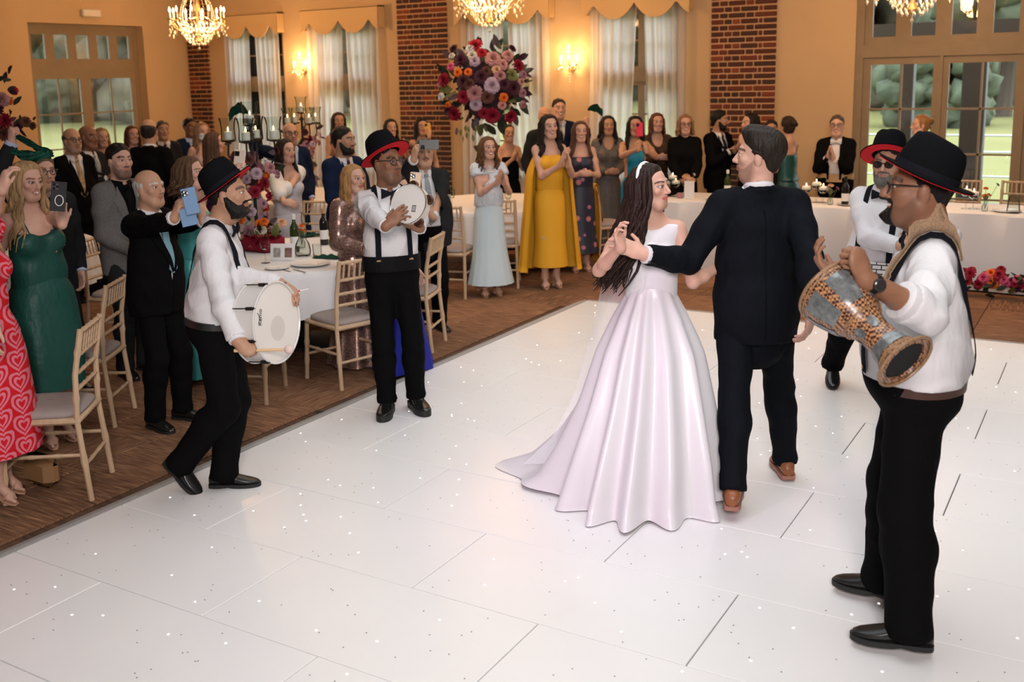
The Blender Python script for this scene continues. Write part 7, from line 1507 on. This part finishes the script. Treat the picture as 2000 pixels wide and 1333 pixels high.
# ---- middle guests
PBLUE = cloth('pale_blue_chiffon', (.56, .67, .72), .75, .3, 10); LACE = cloth('white_blue_lace', (.66, .70, .76), .8, .9, 60)
p = woman('clapping woman in pale blue dress with lace bodice', 952, 261, 10.15, 14, FAIR, LACE, ('curly', (.15, .070, .032), dict(length=.20, n=44, wave=.025, vol=.016)), pose=lambda k: clap(k, 1.28, .30, -.06), smile=1., neck=((0, .04, 1.50), (.10, .12, .10)), sleeve=(-.35, .02), skm=PBLUE, hem=.13, skirt=(.13, .20, .27), nf=16, amp=.035, legs='low', heel=.05, fat=.012, head=(-8, 0, 0)); p.heels(NUDE)
m = MB()
for r_ in range(4): m.tube([p.T(0, -.012, 1.475-.018*r_)+(p.Xt*sin(q)*(.062+.012*r_)+p.Yt*cos(q)*(.07+.014*r_))*p.s-p.Ut*.012*(1+cos(q))*p.s for q in np.linspace(-2.2, 2.2, 22)], .0045, 5)
m.build('pearl_necklace', mat('pearls', (.75, .72, .68), .2, .3), p.root)
woman('woman in black off-shoulder dress behind the flower urn', 992, 238, 13.0, 20, TAN, BLKSH, ('updo', HB), pose=lambda k: clap(k, 1.30), top=1.33)
YEL = cloth('marigold_crepe', (.74, .36, .022), .65, .35, 8)
p = woman('smiling long-haired woman clapping in marigold cape dress', 1072, 218, 10.4, 16, FAIR, YEL, ('long', (.018, .011, .009), dict(length=.33, n=48, wave=.020, vol=.016)), pose=lambda k: clap(k, 1.27, .29, -.07), smile=.9, top=1.37, neck=((0, .08, 1.42), (.10, .10, .055)), armhole=.15, hem=.24, skirt=(.13, .17, .20), nf=5, amp=.02, legs='low', heel=.07, head=(-6, 0, 2)); p.heels(NUDE)
G = []
for q in np.linspace(rad(52), rad(308), 44):
    row = []; 
    for t_ in np.linspace(0, 1, 18):
        z_ = 1.455-t_*1.33; w_ = .10+.125*min(1, t_*5)**.7+.05*t_; dpt = .065+.07*min(1, t_*4)+.05*t_; f_ = 1+.05*t_*sin(q*15+1); spread = max(0, t_-.05)*.25*abs(sin(q)); row.append(p.T(w_*sin(q)*f_*(1+.25*t_)*1.0, dpt*cos(q)*f_-.02, z_)*1.)
    G.append(row)
m = MB(); m.grid(np.array(G)[:, ::-1], .004); m.build('cape', YEL, p.root, sharp=None)
man('bald man glimpsed between the curtain and the smiling suited man', 1064, 204, 12.7, 20, TAN, CHAR, WHT, hair=(None, HB))
man('tall smiling man in dark suit waving a napkin at the back', 1091, 189, 13.5, 14, FAIR, NAVY, WHT, SILV, hair=('short', HB), smile=.7, L=(1146, 245, 13.2, (.1, .95, 0), (-.6, 0, -.7), 'fist', (.5, -.9, 0)))
napkin(((1148, 214), (1158, 210), (1167, 212), (1174, 219), (1177, 222)), 13.15, .14, 'dark green napkin waved above the women by the wall light', 5)
def floralprint():
    m = bpy.data.materials.new('navy_floral_print'); m.use_nodes = True; nt = m.node_tree; N = nt.nodes; L = nt.links; v = N.new('ShaderNodeTexVoronoi'); v.inputs['Scale'].default_value = 9; t = N.new('ShaderNodeTexCoord'); L.new(t.outputs['Object'], v.inputs['Vector']); r = N.new('ShaderNodeValToRGB'); r.color_ramp.interpolation = 'CONSTANT'; L.new(v.outputs['Distance'], r.inputs[0]); r.color_ramp.elements[0].color = (.55, .20, .05, 1); r.color_ramp.elements[1].color = (.012, .014, .035, 1); r.color_ramp.elements[1].position = .27; x = r.color_ramp.elements.new(.14); x.color = (.40, .13, .20, 1); L.new(r.outputs[0], N['Principled BSDF'].inputs[0]); return m
p = woman('brown-haired woman in navy floral dress with clasped hands', 1133, 231, 11.3, 10, FAIR, floralprint(), ('long', (.12, .055, .030), dict(length=.28, n=36, wave=.006)), pose=lambda k: clasp(k, 1.16, .26), smile=.5, neck=((0, .05, 1.49), (.09, .12, .09)), armhole=.15, hem=.22, skirt=(.13, .18, .22), nf=6, amp=.03, legs='low', heel=.05, fat=.01); p.heels(NUDE)
# ---- behind the long table
woman('dark curly-haired woman in grey sparkle top behind the turquoise dress', 1187, 221, 12.6, 12, TAN, cloth('grey_lurex', (.16, .14, .13), .5, noise=(160, .6)), ('curly', (.016, .012, .011), dict(length=.20, n=46, wave=.022, vol=.022)), arms='hand', sleeve=(.97, .014), neck=((0, .06, 1.48), (.07, .12, .13)), pose=lambda k: clasp(k, 1.06), smile=.3)
woman('woman in turquoise halter dress filming with a red phone', 1240, 221, 12.0, 8, TAN, cloth('turquoise_crepe', (.012, .20, .33), .6), ('long', HK, dict(length=.30, n=40, wave=.016)), R=(1246, 292, 11.65, (.1, .95, 0), (.5, 0, -.8), 'hold', (-.9, -.8, .1)), L=(1262, 296, 11.65, (-.1, .95, 0), (-.5, 0, -.8), 'hold', (.9, -.8, .1)), smile=.3, neck=((0, .03, 1.50), (.07, .12, .07)), armhole=.10, skirt=(.13, .19, .22))
phone(atd(1249, 253, 11.5), camfr(2, 0), mat('red_phone_case', (.62, .015, .05), .4), 'bright red phone held by the turquoise dress woman')
woman('auburn bobbed woman in sheer brown top with clasped hands', 1283, 216, 12.9, 14, FAIR, cloth('sheer_brown_lace', (.075, .040, .026), .7, noise=(25, .5)), ('bob', HAU, dict(length=.15, n=30, wave=.008)), arms='hand', sleeve=(.97, .016), neck=((0, .06, 1.47), (.075, .12, .13)), pose=lambda k: clasp(k, 1.20, .27), smile=.6)
woman('short-haired blonde woman in glasses and black turtleneck', 1338, 219, 12.4, 10, FAIR, BLKSH, ('bob', (.30, .16, .07), dict(length=.09, n=34, wave=.012)), arms='hand', sleeve=(.97, .018), pose=lambda k: clasp(k, .95), specs=LENSC, smile=.5, chest=False)
man('bearded man in dark suit turned sideways before the brick pier', 1404, 212, 12.5, 48, OLIVE, BLK, WHT, NTIE, hair=('short', HK, .012), beard=((.014, .011, .010), .007), head=(-34, -3, 0), pose=lambda k: clasp(k, 1.28, .25), smile=0., stubble=(.04, .03, .025, .6))
woman('black-haired woman facing the bearded man before the brick pier', 1467, 216, 12.2, -48, FAIR, BLKSH, ('long', HK, dict(length=.16, n=30)), R=(1448, 278, 11.9, (.0, .95, .1), (.6, 0, -.6), 'fist', (-.6, -.9, .1)), smile=.7, head=(10, 0, 0))
man('man mostly hidden between the brick pier and green dress', 1507, 231, 12.5, 0, TAN, CHAR, WHT, hair=('short', HB))
woman('woman with dark updo in strappy green dress turned away', 1541, 222, 11.8, -118, TAN, mat('deep_green_satin', (.008, .055, .052), .4, bump=(10, .2)), ('updo', HB), pose=lambda k: clap(k, 1.22, .24), smile=.2, top=1.32, head=(20, 0, 0))
pt = man('older man in tuxedo and glasses clapping by the terrace doors', 1636, 221, 11.6, -6, FAIR2, BLK, WHT, hair=('short', (.10, .07, .05), .008), bow=False, specs=LENSC, pose=lambda k: clap(k, 1.28, .28, .03), smile=.6, fat=.02, btn=1.02, open_=.015)
pt.bowtie(WHT); pt.band(.99, 1.09, cloth('gold_cummerbund', (.52, .30, .14), .4, .2), 'cummerbund', .010)
woman('blonde woman with messy updo clapping before the terrace doors', 1802, 219, 11.5, -72, FAIR, BLKSH, ('updo', (.40, .20, .07)), pose=lambda k: clap(k, 1.38, .30, .05), smile=.6, neck=NK, armhole=.15)
